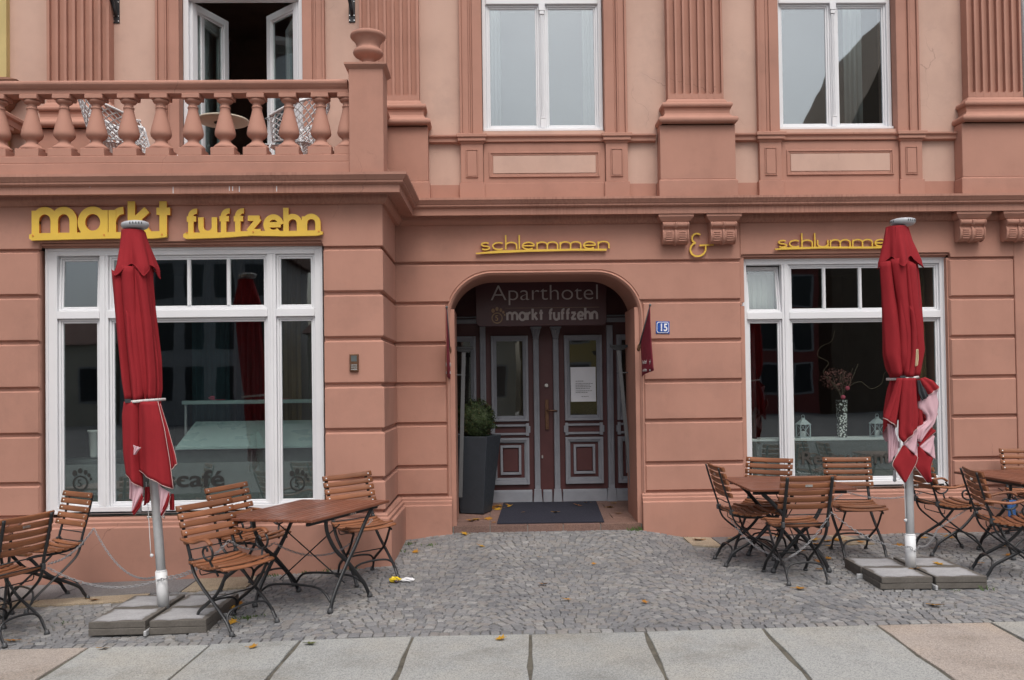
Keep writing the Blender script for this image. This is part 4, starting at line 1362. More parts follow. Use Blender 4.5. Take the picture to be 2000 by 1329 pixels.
# paper notice on the right pane
n_ = MB()
n = 8
vs = []
for i in range(n + 1):
    for j in range(n + 1):
        vs.append((0.990 + 0.310 * i / n, DY - 0.010 - 0.006 * math.sin(i * 1.1 + j * 0.5), 1.425 + 0.425 * j / n))
n_.add(vs, [(i * (n + 1) + j, (i + 1) * (n + 1) + j, (i + 1) * (n + 1) + j + 1, i * (n + 1) + j + 1) for i in range(n) for j in range(n)], 0, True)
nt = thing('notice', 'white sheet of paper taped to the right pane of the entrance door', 'notice')
part('sheet', n_, 'paper', nt)
k = 0
for z, wd in ((1.565, 0.10), (1.535, 0.20), (1.515, 0.17), (1.495, 0.19), (1.475, 0.18), (1.445, 0.19), (1.425, 0.13), (1.375, 0.09)):
    l_ = MB()
    xa = 1.050 + (0.07 if wd < 0.1 else 0)
    x = xa
    while x < xa + wd:
        ww = random.uniform(0.010, 0.028)
        l_.box(x, x + ww, DY - 0.0190, DY - 0.0186, z + 0.11, z + 0.115)
        x += ww + 0.005
    part('printed_line', l_, 'ink', nt)

# hanging sign board in the arch
sb = thing('hotel_sign', 'dark red sign board hanging in the door arch with hotel lettering and paw print', 'sign')
m = MB()
x0, x1, z0, z1, r = -0.155, 1.388, 2.335, 2.93, 0.06
pts = [(x0 + r + r * math.cos(a), z0 + r + r * math.sin(a)) for a in [PI + PI / 2 * i / 6 for i in range(7)]]
pts += [(x1 - r + r * math.cos(a), z0 + r + r * math.sin(a)) for a in [1.5 * PI + PI / 2 * i / 6 for i in range(7)]]
pts += [(x1, z1), (x0, z1)]
m.prism_xz(pts, 0.99, 1.02)
part('board', m, 'board_red', sb, 0.003, 1)
text_part('lettering', 'Aparthotel', 0.262, (0.015, 0.985, 2.640), 'letter_white', sb, 0.002, width=1.265, bold=-0.0035)
m = MB(); m.box(0.19, 1.30, 0.986, 0.9895, 2.546, 2.549); part('rule', m, 'letter_bronze', sb)
paw(sb, 0.092, 2.432, 0.066, 0.986, 'letter_bronze', 'letter_gold')
# ------------------------------------------------------------------ stroke lettering (centre lines swept with a flat pen)
def arc(cx, cy, rx, ry, a0, a1, n=14):
    return [(cx + rx * math.cos(R(a0 + (a1 - a0) * i / n)), cy + ry * math.sin(R(a0 + (a1 - a0) * i / n))) for i in range(n + 1)]
def glyph(ch, w=1.0):
    # x-height 1, width scale w; returns strokes and advance
    a = []
    if ch == 'm':
        a = [[(0, 0), (0, 1)], [(0, .45)] + arc(.40 * w, .58, .40 * w, .42, 180, 0) + [(.80 * w, 0)], [(.80 * w, .5)] + arc(1.20 * w, .58, .40 * w, .42, 180, 0) + [(1.60 * w, 0)]]
        adv = 1.60 * w
    elif ch == 'n':
        a = [[(0, 0), (0, 1)], [(0, .45)] + arc(.42 * w, .58, .42 * w, .42, 180, 0) + [(.84 * w, 0)]]
        adv = .84 * w
    elif ch == 'h':
        a = [[(0, 0), (0, 1.55)], [(0, .45)] + arc(.42 * w, .58, .42 * w, .42, 180, 0) + [(.84 * w, 0)]]
        adv = .84 * w
    elif ch == 'u':
        a = [[(0, 1)] + arc(.42 * w, .42, .42 * w, .42, 180, 360) + [(.84 * w, .5)], [(.84 * w, 0), (.84 * w, 1)]]
        adv = .84 * w
    elif ch == 'a':
        a = [arc(.48 * w, .5, .48 * w, .5, 0, 360, 26), [(.96 * w, 0), (.96 * w, 1)]]
        adv = .96 * w
    elif ch == 'r':
        a = [[(0, 0), (0, 1)], [(0, .42)] + arc(.46 * w, .5, .46 * w, .48, 180, 88, 8)]
        adv = .46 * w
    elif ch == 'k':
        a = [[(0, 0), (0, 1.5)], [(.66 * w, 1.0), (.04, .46)], [(.22 * w, .62), (.72 * w, 0.0)]]
        adv = .72 * w
    elif ch == 't':
        a = [[(.28 * w, 0), (.28 * w, 1.35)], [(0, .93), (.58 * w, .93)]]
        adv = .56 * w
    elif ch == 'f':
        a = [[(.25 * w, 0), (.25 * w, 1.05)] + arc(.58 * w, 1.08, .33 * w, .30, 180, 80, 8), [(0, .90), (.58 * w, .90)]]
        adv = .56 * w
    elif ch == 'z':
        a = [[(0, .92), (.74 * w, .92)], [(.72 * w, .90), (.04 * w, .10)], [(0, .08), (.80 * w, .08)]]
        adv = .80 * w
    elif ch == 'e':
        a = [[(.04 * w, .5), (.94 * w, .5)] , arc(.48 * w, .5, .46 * w, .48, 2, 318, 24)]
        adv = .94 * w
    elif ch == 'c':
        a = [arc(.48 * w, .5, .46 * w, .48, 48, 312, 22)]
        adv = .82 * w
    elif ch == 's':
        a = [arc(.36 * w, .745, .30 * w, .235, 35, 260, 12) + arc(.36 * w, .255, .32 * w, .245, 90, -145, 12)]
        adv = .70 * w
    elif ch == 'l':
        a = [[(0, 0), (0, 1.55)]]
        adv = 0.02
    return a, adv
def ribbon(m, line, t, y, d, mt=0, ms=1):
    pts = [Vector((x, z)) for x, z in line]
    q = [pts[0]]
    for p in pts[1:]:
        if (p - q[-1]).length > 1e-5:
            q.append(p)
    pts = q
    k = len(pts)
    closed = (pts[0] - pts[-1]).length < 1e-3
    L, Rr = [], []
    for i in range(k):
        a = pts[i - 1] if i > 0 else (pts[-2] if closed else pts[0])
        b = pts[i + 1] if i < k - 1 else (pts[1] if closed else pts[-1])
        d1 = (pts[i] - a); d2 = (b - pts[i])
        d1 = d1.normalized() if d1.length > 1e-6 else d2.normalized()
        d2 = d2.normalized() if d2.length > 1e-6 else d1
        n1 = Vector((-d1.y, d1.x)); n2 = Vector((-d2.y, d2.x))
        nn = (n1 + n2).normalized()
        nn = nn / max(0.5, nn.dot(n1))
        L.append(pts[i] + nn * t / 2); Rr.append(pts[i] - nn * t / 2)
    vs = []
    for yy in (y, y + d):
        vs += [(p.x, yy, p.y) for p in L] + [(p.x, yy, p.y) for p in Rr]
    o = 2 * k
    front, side = [], []
    for i in range(k - 1):
        front.append((i, k + i, k + i + 1, i + 1))
        side += [(i, i + 1, o + i + 1, o + i), (k + i + 1, k + i, o + k + i, o + k + i + 1), (o + i, o + i + 1, o + k + i + 1, o + k + i)]
    if not closed:
        side += [(0, o, o + k, k), (k - 1, 2 * k - 1, o + 2 * k - 1, o + k - 1)]
    base = len(m.v)
    m.add(vs, front, mt)
    m.f += [tuple(i + base for i in f) for f in side]
    m.mi += [ms] * len(side)
    m.sm += [False] * len(side)
def word(m, txt, x0, z0, xh, t, width, y, depth, gap=0.30, w=1.0, mt=0, ms=1, asc=1.0):
    # lay out, then fit to the wanted width
    items, x = [], 0.0
    for ch in txt:
        st, adv = glyph(ch, w)
        items.append((x, st))
        x += adv + gap
    total = x - gap
    kx = (width - t) / total
    lift = 0
    for gx_, st in items:
        for line in st:
            lift += 1
            ribbon(m, [(x0 + t / 2 + (gx_ + px) * kx, z0 + (pz if pz <= 1.0 else 1.0 + (pz - 1.0) * asc) * xh) for px, pz in line], t, y - 0.0006 * (lift % 7), depth, mt, ms)

# 'markt' and 'fuffzehn' over the left shop window: thick cut-out letters on a base strip
def base_strip(m, pts, y, d):
    m.prism_xz(pts, y, y + d, 0)
sy = BY - 0.050
g = MB()
word(g, 'markt', -4.215, 3.085, 0.225, 0.069, 1.30, sy, 0.036, gap=0.32, w=0.92)
base_strip(g, [(-4.235, 3.052), (-4.215, 3.034), (-3.9, 3.040), (-3.5, 3.046), (-3.10, 3.042), (-2.98, 3.054), (-2.975, 3.080), (-3.01, 3.110), (-3.4, 3.104), (-3.8, 3.104), (-4.2, 3.100), (-4.235, 3.088)], sy - 0.006, 0.036)
for x in (-4.20, -3.55, -3.02):
    g.tube([(x, sy - 0.012, 3.078), (x, sy + 0.02, 3.078)], 0.008, 8, 1)
for x in (-4.15, -3.65, -3.05):
    g.tube([(x, sy + 0.02, 3.085), (x, BY + 0.002, 3.085)], 0.008, 6, 1)
o = solo('wall_lettering', g, ['sign_yellow', 'sign_orange'], 'thick yellow cut out letters spelling markt above the left shop window', 'sign', 'yellow letter signs on the facade')
g = MB()
word(g, 'fuffzehn', -2.818, 3.085, 0.150, 0.050, 1.26, sy, 0.036, gap=0.32, w=1.0)
base_strip(g, [(-2.825, 3.052), (-2.80, 3.035), (-2.5, 3.042), (-2.2, 3.060), (-1.9, 3.052), (-1.60, 3.054), (-1.54, 3.068), (-1.54, 3.092), (-1.60, 3.104), (-1.9, 3.100), (-2.2, 3.104), (-2.5, 3.092), (-2.80, 3.094), (-2.825, 3.080)], sy - 0.006, 0.036)
for x in (-2.79, -2.18, -1.575):
    g.tube([(x, sy - 0.012, 3.094), (x, sy + 0.02, 3.094)], 0.007, 8, 1)
    g.tube([(x + 0.03, sy + 0.02, 3.09), (x + 0.03, BY + 0.002, 3.09)], 0.007, 6, 1)
solo('wall_lettering', g, ['sign_yellow', 'sign_orange'], 'yellow cut out letters spelling fuffzehn right of the larger markt', 'sign', 'yellow letter signs on the facade')
fy = -0.034
g = MB()
word(g, 'schlemmen', -0.088, 3.086, 0.076, 0.0150, 1.385, fy, 0.020, gap=0.32, w=1.5, asc=1.85)
g.prism_xz([(-0.136, 3.052), (-0.128, 3.040), (0.4, 3.058), (0.9, 3.066), (1.262, 3.062), (1.264, 3.084), (0.9, 3.088), (0.5, 3.084), (0.1, 3.076)], fy - 0.006, fy + 0.018, 0)
for x in (-0.05, 0.6, 1.2):
    g.tube([(x, fy + 0.01, 3.068), (x, 0.002, 3.068)], 0.006, 6, 1)
solo('wall_lettering', g, ['sign_yellow', 'sign_orange'], 'thin yellow letters spelling schlemmen above the arched doorway', 'sign', 'yellow letter signs on the facade')
g = MB()
word(g, 'schlummern', 3.105, 3.082, 0.074, 0.0150, 1.42, fy, 0.020, gap=0.32, w=1.5, asc=1.85)
g.prism_xz([(3.072, 3.066), (3.085, 3.054), (3.6, 3.064), (4.1, 3.058), (4.525, 3.062), (4.527, 3.084), (4.1, 3.080), (3.6, 3.084), (3.2, 3.080)], fy - 0.006, fy + 0.018, 0)
for x in (3.15, 3.8, 4.5):
    g.tube([(x, fy + 0.01, 3.072), (x, 0.002, 3.072)], 0.006, 6, 1)
solo('wall_lettering', g, ['sign_yellow', 'sign_orange'], 'thin yellow letters spelling schlummern above the right shop window', 'sign', 'yellow letter signs on the facade')
def ampx(p):
    return (2.161 + (p[0] - 580) / 6.645 / 184.0, 3.242 - (p[1] - 770) / 6.645 / 183.0)
g = MB()
top = [(718, 790), (695, 778), (665, 774), (635, 785), (614, 812), (608, 842), (618, 872), (640, 892), (656, 898)]
bot = [(656, 898), (622, 908), (596, 938), (584, 975), (588, 1012), (606, 1044), (640, 1066), (682, 1072), (726, 1062), (760, 1038), (782, 1002), (788, 965), (784, 930)]
ribbon(g, [ampx(p) for p in top], 0.0185, fy, 0.020)
ribbon(g, [ampx(p) for p in bot], 0.0185, fy - 0.0006, 0.020)
ribbon(g, [ampx(p) for p in [(704, 930), (800, 926), (892, 924)]], 0.0165, fy - 0.0012, 0.020)
g.tube([(2.19, fy + 0.01, 3.022), (2.19, 0.002, 3.022)], 0.006, 6, 1)
solo('wall_lettering', g, ['sign_yellow', 'sign_orange'], 'yellow ampersand on the frieze between the two scroll consoles', 'sign', 'yellow letter signs on the facade')
# second line of the hanging board
g = MB()
word(g, 'markt', 0.200, 2.405, 0.088, 0.026, 0.445, 0.984, 0.004, gap=0.34, w=0.92, ms=0)
part('lettering', g, 'letter_white', sb)
g = MB()
word(g, 'fuffzehn', 0.690, 2.405, 0.088, 0.026, 0.595, 0.984, 0.004, gap=0.34, w=0.95, ms=0)
part('lettering', g, 'letter_white', sb)
# ------------------------------------------------------------------ balustrade of the balcony
RY = BY - 0.045                               # axis of the front balustrade
bal = MB()
# low wall under the balusters (two steps)
def rail_prof(o):
    return None
bal.box(BXL - 0.02, -1.250, RY - 0.135, RY + 0.12, 3.60, 3.715)
bal.box(BXL - 0.02, -1.250, RY - 0.120, RY + 0.12, 3.716, 3.786)
part('balustrade', bal, 'plaster_trim', hotel, 0.006, 1)
balustrade = hotel.children[-1]
rp = [(-0.085, 4.372), (0.060, 4.372), (0.066, 4.376), (0.066, 4.408), (0.074, 4.414), (0.088, 4.426), (0.092, 4.432), (0.100, 4.440), (0.108, 4.452), (0.110, 4.466), (0.104, 4.480), (0.090, 4.488), (-0.090, 4.494), (-0.106, 4.478), (-0.106, 4.45), (-0.085, 4.43)]
m = MB()
m.sweep([(-4.97, 0.02), (-4.97, RY), (-1.284, RY)], rp + [rp[0]])
part('handrail', m, 'plaster_trim', balustrade)
m = MB()
m.sweep([(-1.122, RY + 0.162), (-1.122, 0.02)], rp + [rp[0]])
part('handrail', m, 'plaster_trim', balustrade)
for x0, x1 in ((-5.09, -4.85), (-1.245, -1.005)):
    m = MB()
    m.box(x0, x1, RY + 0.165, 0.02, 3.60, 3.786)
    part('low_wall', m, 'plaster_trim', balustrade, 0.006, 1)
def baluster_mesh():
    m = MB()
    m.box(-0.108, 0.108, -0.108, 0.108, 3.787, 3.862)
    prof = [(0.104, 3.8625), (0.109, 3.872), (0.106, 3.884), (0.094, 3.896), (0.076, 3.910), (0.058, 3.926), (0.050, 3.940), (0.052, 3.956), (0.073, 3.972), (0.090, 3.990), (0.095, 4.012), (0.092, 4.036), (0.081, 4.085), (0.064, 4.150), (0.049, 4.210), (0.043, 4.244), (0.049, 4.249), (0.051, 4.256), (0.048, 4.262), (0.041, 4.267), (0.041, 4.290), (0.047, 4.296), (0.060, 4.300), (0.070, 4.310), (0.074, 4.322), (0.072, 4.329)]
    m.lathe(prof, 28)
    m.box(-0.080, 0.080, -0.080, 0.080, 4.3295, 4.3715)
    return m.mesh('baluster', ['plaster_trim'])
bmesh_ = baluster_mesh()
def baluster(x, y):
    o = link('baluster', bmesh_, balustrade, 0.004, 1)
    o.location = (x, y, 0)
    o.rotation_euler = (0, 0, random.uniform(-0.02, 0.02))
baluster(-1.300, RY)
for k in range(12):
    x = -1.547 - 0.2957 * k
    if x > -4.80:
        baluster(x, RY)
for k in range(3):
    baluster(-1.122, -0.86 + 0.2995 * k)
    baluster(-4.97, -0.90 + 0.2995 * k)
def post(x0, x1, y0, y1, zt, name='corner_post'):
    m = MB()
    m.box(x0, x1, y0, y1, 3.60, zt)
    c = MB()
    c.sweep([(x0, y1), (x0, y0), (x1, y0), (x1, y1), (x0, y1)], [(-0.02, zt - 0.035), (0.0, zt - 0.034), (0.008, zt - 0.026), (0.026, zt - 0.010), (0.030, zt - 0.004), (0.036, zt + 0.002), (0.036, zt + 0.020), (0.0, zt + 0.030), (-0.05, zt + 0.031)], cap=False)
    c.box(x0 + 0.01, x1 - 0.01, y0 + 0.01, y1 - 0.01, zt - 0.03, zt + 0.029)
    p = part(name, m, 'plaster_trim', balustrade, 0.006, 1)
    part('post_cap', c, 'plaster_trim', balustrade)
    return p
post(-1.262, -0.947, RY - 0.165, RY + 0.155, 4.590)
post(-5.13, -4.81, RY - 0.165, RY + 0.155, 4.590)
m = MB()
up = [(0.096, 0.0), (0.096, 0.026), (0.088, 0.032), (0.070, 0.036), (0.058, 0.045), (0.056, 0.056), (0.066, 0.074), (0.095, 0.092), (0.122, 0.108), (0.137, 0.125), (0.140, 0.138), (0.135, 0.156), (0.120, 0.170), (0.109, 0.178), (0.106, 0.190), (0.108, 0.206), (0.118, 0.232), (0.136, 0.258), (0.150, 0.272), (0.158, 0.277), (0.164, 0.288), (0.165, 0.300), (0.160, 0.313), (0.148, 0.320), (0.130, 0.322), (0.118, 0.316), (0.110, 0.29), (0.10, 0.25), (0.0, 0.24)]
m.lathe(up, 40)
o = part('urn', m, 'plaster_trim', balustrade)
o.location = (-1.100, RY - 0.005, 4.6205)
# thin mortar droppings / lime runs on the cornice front
m = MB()
for x, z0, z1 in ((-2.87, 3.43, 3.56), (-2.36, 3.45, 3.54), (-2.27, 3.44, 3.53), (-2.33, 3.45, 3.50), (-1.93, 3.44, 3.60), (-3.62, 3.52, 3.56)):
    m.box(x - 0.003, x + 0.003, BY - 0.1865, BY - 0.1845, max(z0, 3.432), min(z1, 3.492))
part('lime_runs', m, 'white_paint', hotel, kind='stuff')

# lamp brackets on the wall above the balcony
def bracket(x, label):
    t = thing('lamp_bracket', label, 'bracket', (x, 0.02, 5.55), 0, 'black iron brackets above the balcony')
    m = MB(); m.box(-0.034, 0.034, -0.010, 0.0, 0.0, 0.30); part('mounting_plate', m, 'black_iron', t, 0.003, 1)
    m = MB(); m.tube(catmull([(0, -0.01, 0.08), (0, -0.05, 0.12), (-0.012, -0.075, 0.20), (-0.03, -0.16, 0.29), (-0.05, -0.34, 0.36), (-0.06, -0.52, 0.38)], 5), 0.019, 8)
    part('arm', m, 'black_iron', t)
    for dx in (-0.024, 0.024):
        for z in (0.022, 0.075, 0.225, 0.278):
            m = MB(); m.tube([(dx, -0.009, z), (dx, -0.015, z)], 0.0062, 8); part('screw', m, 'rivet_steel', t)
bracket(-3.93, 'black iron lamp bracket left of the open balcony door')
bracket(-1.43, 'black iron lamp bracket above the balcony corner urn')

# balcony furniture: white lattice chairs and a round table
BZ = 3.632
def lattice(m, fn, nu, nv, r=0.0072):
    for k in range(-nv, nu + 1):
        for sgn in (1, -1):
            pts = []
            for i in range(nv + 1):
                u = (k + i) / nu if sgn > 0 else (nu - k - i) / nu
                if -0.001 <= u <= 1.001:
                    pts.append(fn(u, i / nv))
            if len(pts) > 1:
                m.tube(pts, r, 4, cap=False)
def lattice_chair(x, y, rz, label):
    t = thing('balcony_chair', label, 'chair', (x, y, BZ), rz, 'white lattice chairs on the balcony')
    # local forward is +x
    def shell(u, v):                           # u round the back from arm to arm, v up
        a = R(-118 + 236 * u) + PI
        fl = 0.235 + 0.075 * v
        z = 0.43 + v * (0.20 + 0.25 * (0.5 + 0.5 * math.cos(a - PI)) ** 1.5)
        return (math.cos(a) * fl * 1.02 - 0.045 * v, math.sin(a) * fl * 1.06, z)
    m = MB(); lattice(m, shell, 17, 5)
    part('backrest', m, 'white_metal', t)
    m = MB()
    m.tube([shell(i / 40, 1.0) for i in range(41)], 0.014, 8)
    m.tube([shell(0, i / 6) for i in range(7)], 0.010, 8)
    m.tube([shell(1, i / 6) for i in range(7)], 0.010, 8)
    m.tube([shell(i / 40, 0.0) for i in range(41)], 0.009, 8)
    part('frame', m, 'white_metal', t)
    m = MB()
    def seat(u, v):
        return (-0.22 + 0.43 * v, (-0.22 + 0.44 * u) * (0.80 + 0.2 * math.sin(PI * min(1, v + 0.2))), 0.425 - 0.015 * math.sin(PI * v))
    lattice(m, seat, 8, 7)
    m.tube([seat(i / 8, 1) for i in range(9)], 0.009, 8)
    part('seat', m, 'white_metal', t)
    for sx, sy in ((1, 1), (1, -1), (-1, 1), (-1, -1)):
        m = MB(); m.tube([(sx * 0.15, sy * 0.17, 0.425), (sx * 0.20, sy * 0.22, 0.30), (sx * 0.25, sy * 0.25, 0.0)], 0.0105, 8)
        part('leg', m, 'white_metal', t)
lattice_chair(-3.66, -0.62, R(20), 'white lattice armchair at the left of the balcony table')
lattice_chair(-3.37, -0.14, R(-40), 'white lattice chair half hidden behind a baluster beside the left armchair')
lattice_chair(-1.95, -0.55, R(168), 'white lattice armchair at the right of the balcony table')
t = thing('balcony_table', 'round cream topped pedestal table on the balcony between white lattice chairs', 'table', (-2.66, -0.50, BZ))
m = MB(); m.lathe([(0.10, 0.690), (0.245, 0.698), (0.256, 0.706), (0.257, 0.716), (0.250, 0.722), (0.0, 0.723)], 40); part('tabletop', m, 'opp_cream', t)
m = MB(); m.lathe([(0.030, 0.02), (0.028, 0.69), (0.09, 0.69)], 16); part('pedestal', m, 'white_metal', t)
for k in range(4):
    m = MB(); a = PI / 4 + k * PI / 2
    m.tube([(0, 0, 0.06), (0.14 * math.cos(a), 0.14 * math.sin(a), 0.045), (0.24 * math.cos(a), 0.24 * math.sin(a), 0.012)], 0.014, 8); part('foot', m, 'white_metal', t)

# ------------------------------------------------------------------ small things fixed to the wall
t = thing('house_number_plate', 'small blue enamel house number plate reading 15 right of the doorway', 'sign', (1.857, -0.001, 2.170))
def chamf(w, h, c):
    return [(-w + c, 0), (w - c, 0), (w, c), (w, h - c), (w - c, h), (-w + c, h), (-w, h - c), (-w, c)]
m = MB(); m.prism_xz([(-0.074, 0.0), (0.074, 0.0), (0.074, 0.132), (-0.074, 0.132)], -0.008, 0.0); part('plate', m, 'blue_enamel', t, 0.002, 1)
m = MB(); m.prism_xz([(x, z + 0.007) for x, z in chamf(0.066, 0.118, 0.016)], -0.0095, -0.0082); part('border', m, 'white_enamel', t)
m = MB(); m.prism_xz([(x, z + 0.013) for x, z in chamf(0.060, 0.106, 0.015)], -0.0108, -0.0097); part('field', m, 'blue_enamel', t)
text_part('numeral', '15', 0.112, (-0.037, -0.0116, 0.028), 'white_enamel', t, 0.0006, width=0.070, bold=0.003)
t.rotation_euler = (0, R(1.2), 0)
t = thing('intercom_panel', 'small bronze door intercom on the block left of the doorway', 'intercom', (-1.266, BY - 0.001, 1.785))
m = MB(); m.box(-0.042, 0.042, -0.022, 0.0, 0.0, 0.165); part('housing', m, 'bronze', t, 0.005, 2)
m = MB(); m.box(-0.026, 0.026, -0.0245, -0.0225, 0.095, 0.150); part('speaker_plate', m, 'counter_dark', t)
for z in (0.062, 0.042, 0.022):
    m = MB(); m.box(-0.028, 0.028, -0.0260, -0.0225, z - 0.006, z + 0.006); part('bell_button', m, 'rivet_steel', t)

def flag(x, side, label):
    t = thing('flag', label, 'flag', (x, 0.10, 1.93), 0, 'dark red hotel flags at the doorway')
    m = MB(); m.tube([(0, 0, 0.0), (side * 0.012, -0.05, 0.06), (side * 0.025, -0.10, 0.12)], 0.020, 10); part('holder', m, 'bronze', t)
    m = MB(); tip = (side * 0.085, -0.42, 0.52); m.tube([(side * 0.004, -0.02, 0.02), tip], 0.008, 8); m.lathe([(0.012, -0.01), (0.014, 0.006), (0.0, 0.018)], 10, tip); part('pole', m, 'strut_grey', t)
    m = MB()
    n = 10
    vs = []
    for i in range(n + 1):
        u = i / n
        px, py, pz = side * (0.033 + 0.052 * u), -0.12 - 0.30 * u, 0.145 + 0.375 * u
        for j in range(13):
            v = j / 12
            zb = -0.22 + 0.06 * u
            wob = 0.014 * math.sin(u * 5 + v * 2.5) * v
            vs.append((px + wob + side * 0.018 * v * u, py + 0.02 * v, pz + (zb - pz) * v))
    m.add(vs, [(i * 13 + j, (i + 1) * 13 + j, (i + 1) * 13 + j + 1, i * 13 + j + 1) for i in range(n) for j in range(12)], 0, True)
    o = part('cloth', m, 'flag_red', t)
    s = o.modifiers.new('cloth', 'SOLIDIFY'); s.thickness = 0.003
    for txt, z, h in (('Aparthotel', -0.085, 0.060), ('markt fuffzehn', -0.165, 0.045)):
        me = text_mesh(txt, h, 0.0006, width=0.25)
        me.materials.clear(); me.materials.append(MATS['letter_white'])
        for s_ in (-1, 1):
            q = link('lettering', me, t)
            q.location = (side * 0.062 + s_ * 0.020, (-0.135 if s_ < 0 else -0.395), z)
            q.rotation_euler = (0, 0, R(-90) if s_ < 0 else R(90))
flag(1.585, 1, 'dark red flag on a slanting pole at the right side of the doorway')
flag(-0.425, -0.15, 'dark red flag seen edge on at the left side of the doorway')

def strut(x0, x1, label, s):
    t = thing('wall_strut', label, 'strut', (0, 0.55, 0), 0, 'grey metal struts at the doorway')
    m = MB(); m.hexa([(x1 - 0.022, -0.006, 0.385), (x1 + 0.022, -0.006, 0.385), (x1 + 0.022, 0.006, 0.385), (x1 - 0.022, 0.006, 0.385)], [(x0 - 0.022, -0.006, 2.05), (x0 + 0.022, -0.006, 2.05), (x0 + 0.022, 0.006, 2.05), (x0 - 0.022, 0.006, 2.05)])
    part('flat_bar', m, 'strut_grey', t, 0.002, 1)
    m = MB(); xa, xb = (x0 - 0.09, x0 + 0.11); m.box(xa, xb, -0.02, 0.02, 2.055, 2.080); m.hexa([(x0 - 0.05, -0.015, 2.02), (x0 + 0.05, -0.015, 2.02), (x0 + 0.05, 0.015, 2.02), (x0 - 0.05, 0.015, 2.02)], [(xa, -0.015, 2.054), (xb, -0.015, 2.054), (xb, 0.015, 2.054), (xa, 0.015, 2.054)])
    part('head_plate', m, 'black_iron', t, 0.002, 1)
    m = MB(); m.tube([(x0 - s * 0.02, 0.0, 1.76), (x0 + s * 0.16, 0.0, 1.765)], 0.006, 6); part('stay_rod', m, 'strut_grey', t)
strut(-0.292, -0.350, 'flat grey metal strut slanting in front of the planter at the left of the doorway', -1)
strut(1.455, 1.590, 'flat grey metal strut slanting down the right side of the doorway', 1)

# ------------------------------------------------------------------ things in the door niche
m = MB()
n = 14
vs, fs = [], []
c = [(0.052, 0.06), (1.205, 0.05), (1.275, 1.36), (0.145, 1.37)]
for i in range(n + 1):
    for j in range(n + 1):
        u, v = i / n, j / n
        x = (c[0][0] * (1 - u) + c[1][0] * u) * (1 - v) + (c[3][0] * (1 - u) + c[2][0] * u) * v
        y = (c[0][1] * (1 - u) + c[1][1] * u) * (1 - v) + (c[3][1] * (1 - u) + c[2][1] * u) * v
        vs.append((x, y, floor_z(y) + 0.012 + 0.002 * math.sin(u * 9) * math.sin(v * 7)))
k = len(vs)
fs = [(i * (n + 1) + j, (i + 1) * (n + 1) + j, (i + 1) * (n + 1) + j + 1, i * (n + 1) + j + 1) for i in range(n) for j in range(n)]
rim = [i * (n + 1) for i in range(n + 1)] + [n * (n + 1) + j for j in range(1, n + 1)] + [i * (n + 1) + n for i in range(n - 1, -1, -1)] + [j for j in range(n - 1, 0, -1)]
vs += [(vs[i][0], vs[i][1], vs[i][2] - 0.0095) for i in rim]
fs += [(rim[(i + 1) % len(rim)], rim[i], k + i, k + (i + 1) % len(rim)) for i in range(len(rim))]
m.add(vs, fs)
solo('doormat', m, 'doormat_fibre', 'dark blue grey fibre doormat lying in front of the entrance door', 'doormat')

pl = thing('planter', 'tall tapered slate grey planter standing left in the doorway', 'planter', (-0.178, 0.80, floor_z(0.80)), R(-21))
m = MB()
b, tt, hh = 0.140, 0.232, 0.885
m.add([(-b, -b, 0.004), (b, -b, 0.004), (b, b, 0.004), (-b, b, 0.004), (-tt, -tt, hh), (tt, -tt, hh), (tt, tt, hh), (-tt, tt, hh), (-tt + .02, -tt + .02, hh), (tt - .02, -tt + .02, hh), (tt - .02, tt - .02, hh), (-tt + .02, tt - .02, hh), (-tt + .03, -tt + .03, hh - .06), (tt - .03, -tt + .03, hh - .06), (tt - .03, tt - .03, hh - .06), (-tt + .03, tt - .03, hh - .06)],
      [(3, 2, 1, 0)] + [(i + o_, (i + 1) % 4 + o_, (i + 1) % 4 + o_ + 4, i + o_ + 4) for o_ in (0, 4, 8) for i in range(4)])
part('pot', m, 'planter_slate', pl, 0.006, 2)
m = MB(); m.box(-tt + .031, tt - .031, -tt + .031, tt - .031, hh - 0.10, hh - 0.055); part('soil', m, 'joint_sand', pl)
bx = thing('boxwood_ball', 'clipped round green boxwood growing in the tall planter', 'plant', (-0.178, 0.80, floor_z(0.80) + 1.06), 0)
m = MB(); m.lathe([(0.0, -0.22)] + [(0.185 * math.sin(PI * i / 10), -0.185 * math.cos(PI * i / 10)) for i in range(1, 10)] + [(0.0, 0.19)], 18); part('twig_core', m, 'tree_dark', bx)
m = MB(); m.tube([(0, 0, -0.26), (0.01, 0, -0.1)], 0.018, 8); part('trunk', m, 'twig', bx)
fo = MB()
for i in range(6800):
    d = Vector((random.gauss(0, 1), random.gauss(0, 1), random.gauss(0, 1))).normalized()
    lump = 1 + 0.08 * math.sin(d.x * 7 + 1) * math.sin(d.y * 6) + 0.07 * math.sin(d.z * 8 + d.x * 4) + 0.05 * math.sin(d.x * 13 + d.z * 11)
    r = 0.228 * lump * (random.uniform(0.80, 1.02) if random.random() < 0.96 else random.uniform(1.02, 1.16))
    p = d * r
    p.z *= 1.02
    if p.z < -0.16 and random.random() < 0.5:
        continue
    nrm = (d + Vector((random.uniform(-1, 1), random.uniform(-1, 1), random.uniform(-0.5, 1.0))) * 0.9).normalized()
    t1 = nrm.orthogonal().normalized()
    t1 = (Matrix.Rotation(random.uniform(0, 6.28), 3, nrm) @ t1)
    t2 = nrm.cross(t1)
    L = random.uniform(0.008, 0.013); W = L * 0.55
    brown = p.x < -0.08 and random.random() < 0.25 or random.random() < 0.03
    fo.add([p - t1 * L, p + t2 * W, p + t1 * L, p - t2 * W], [(0, 1, 2, 3)], 1 if brown else 0)
part('foliage', fo, ['box_leaf', 'box_leaf_brown'], bx, kind='stuff')

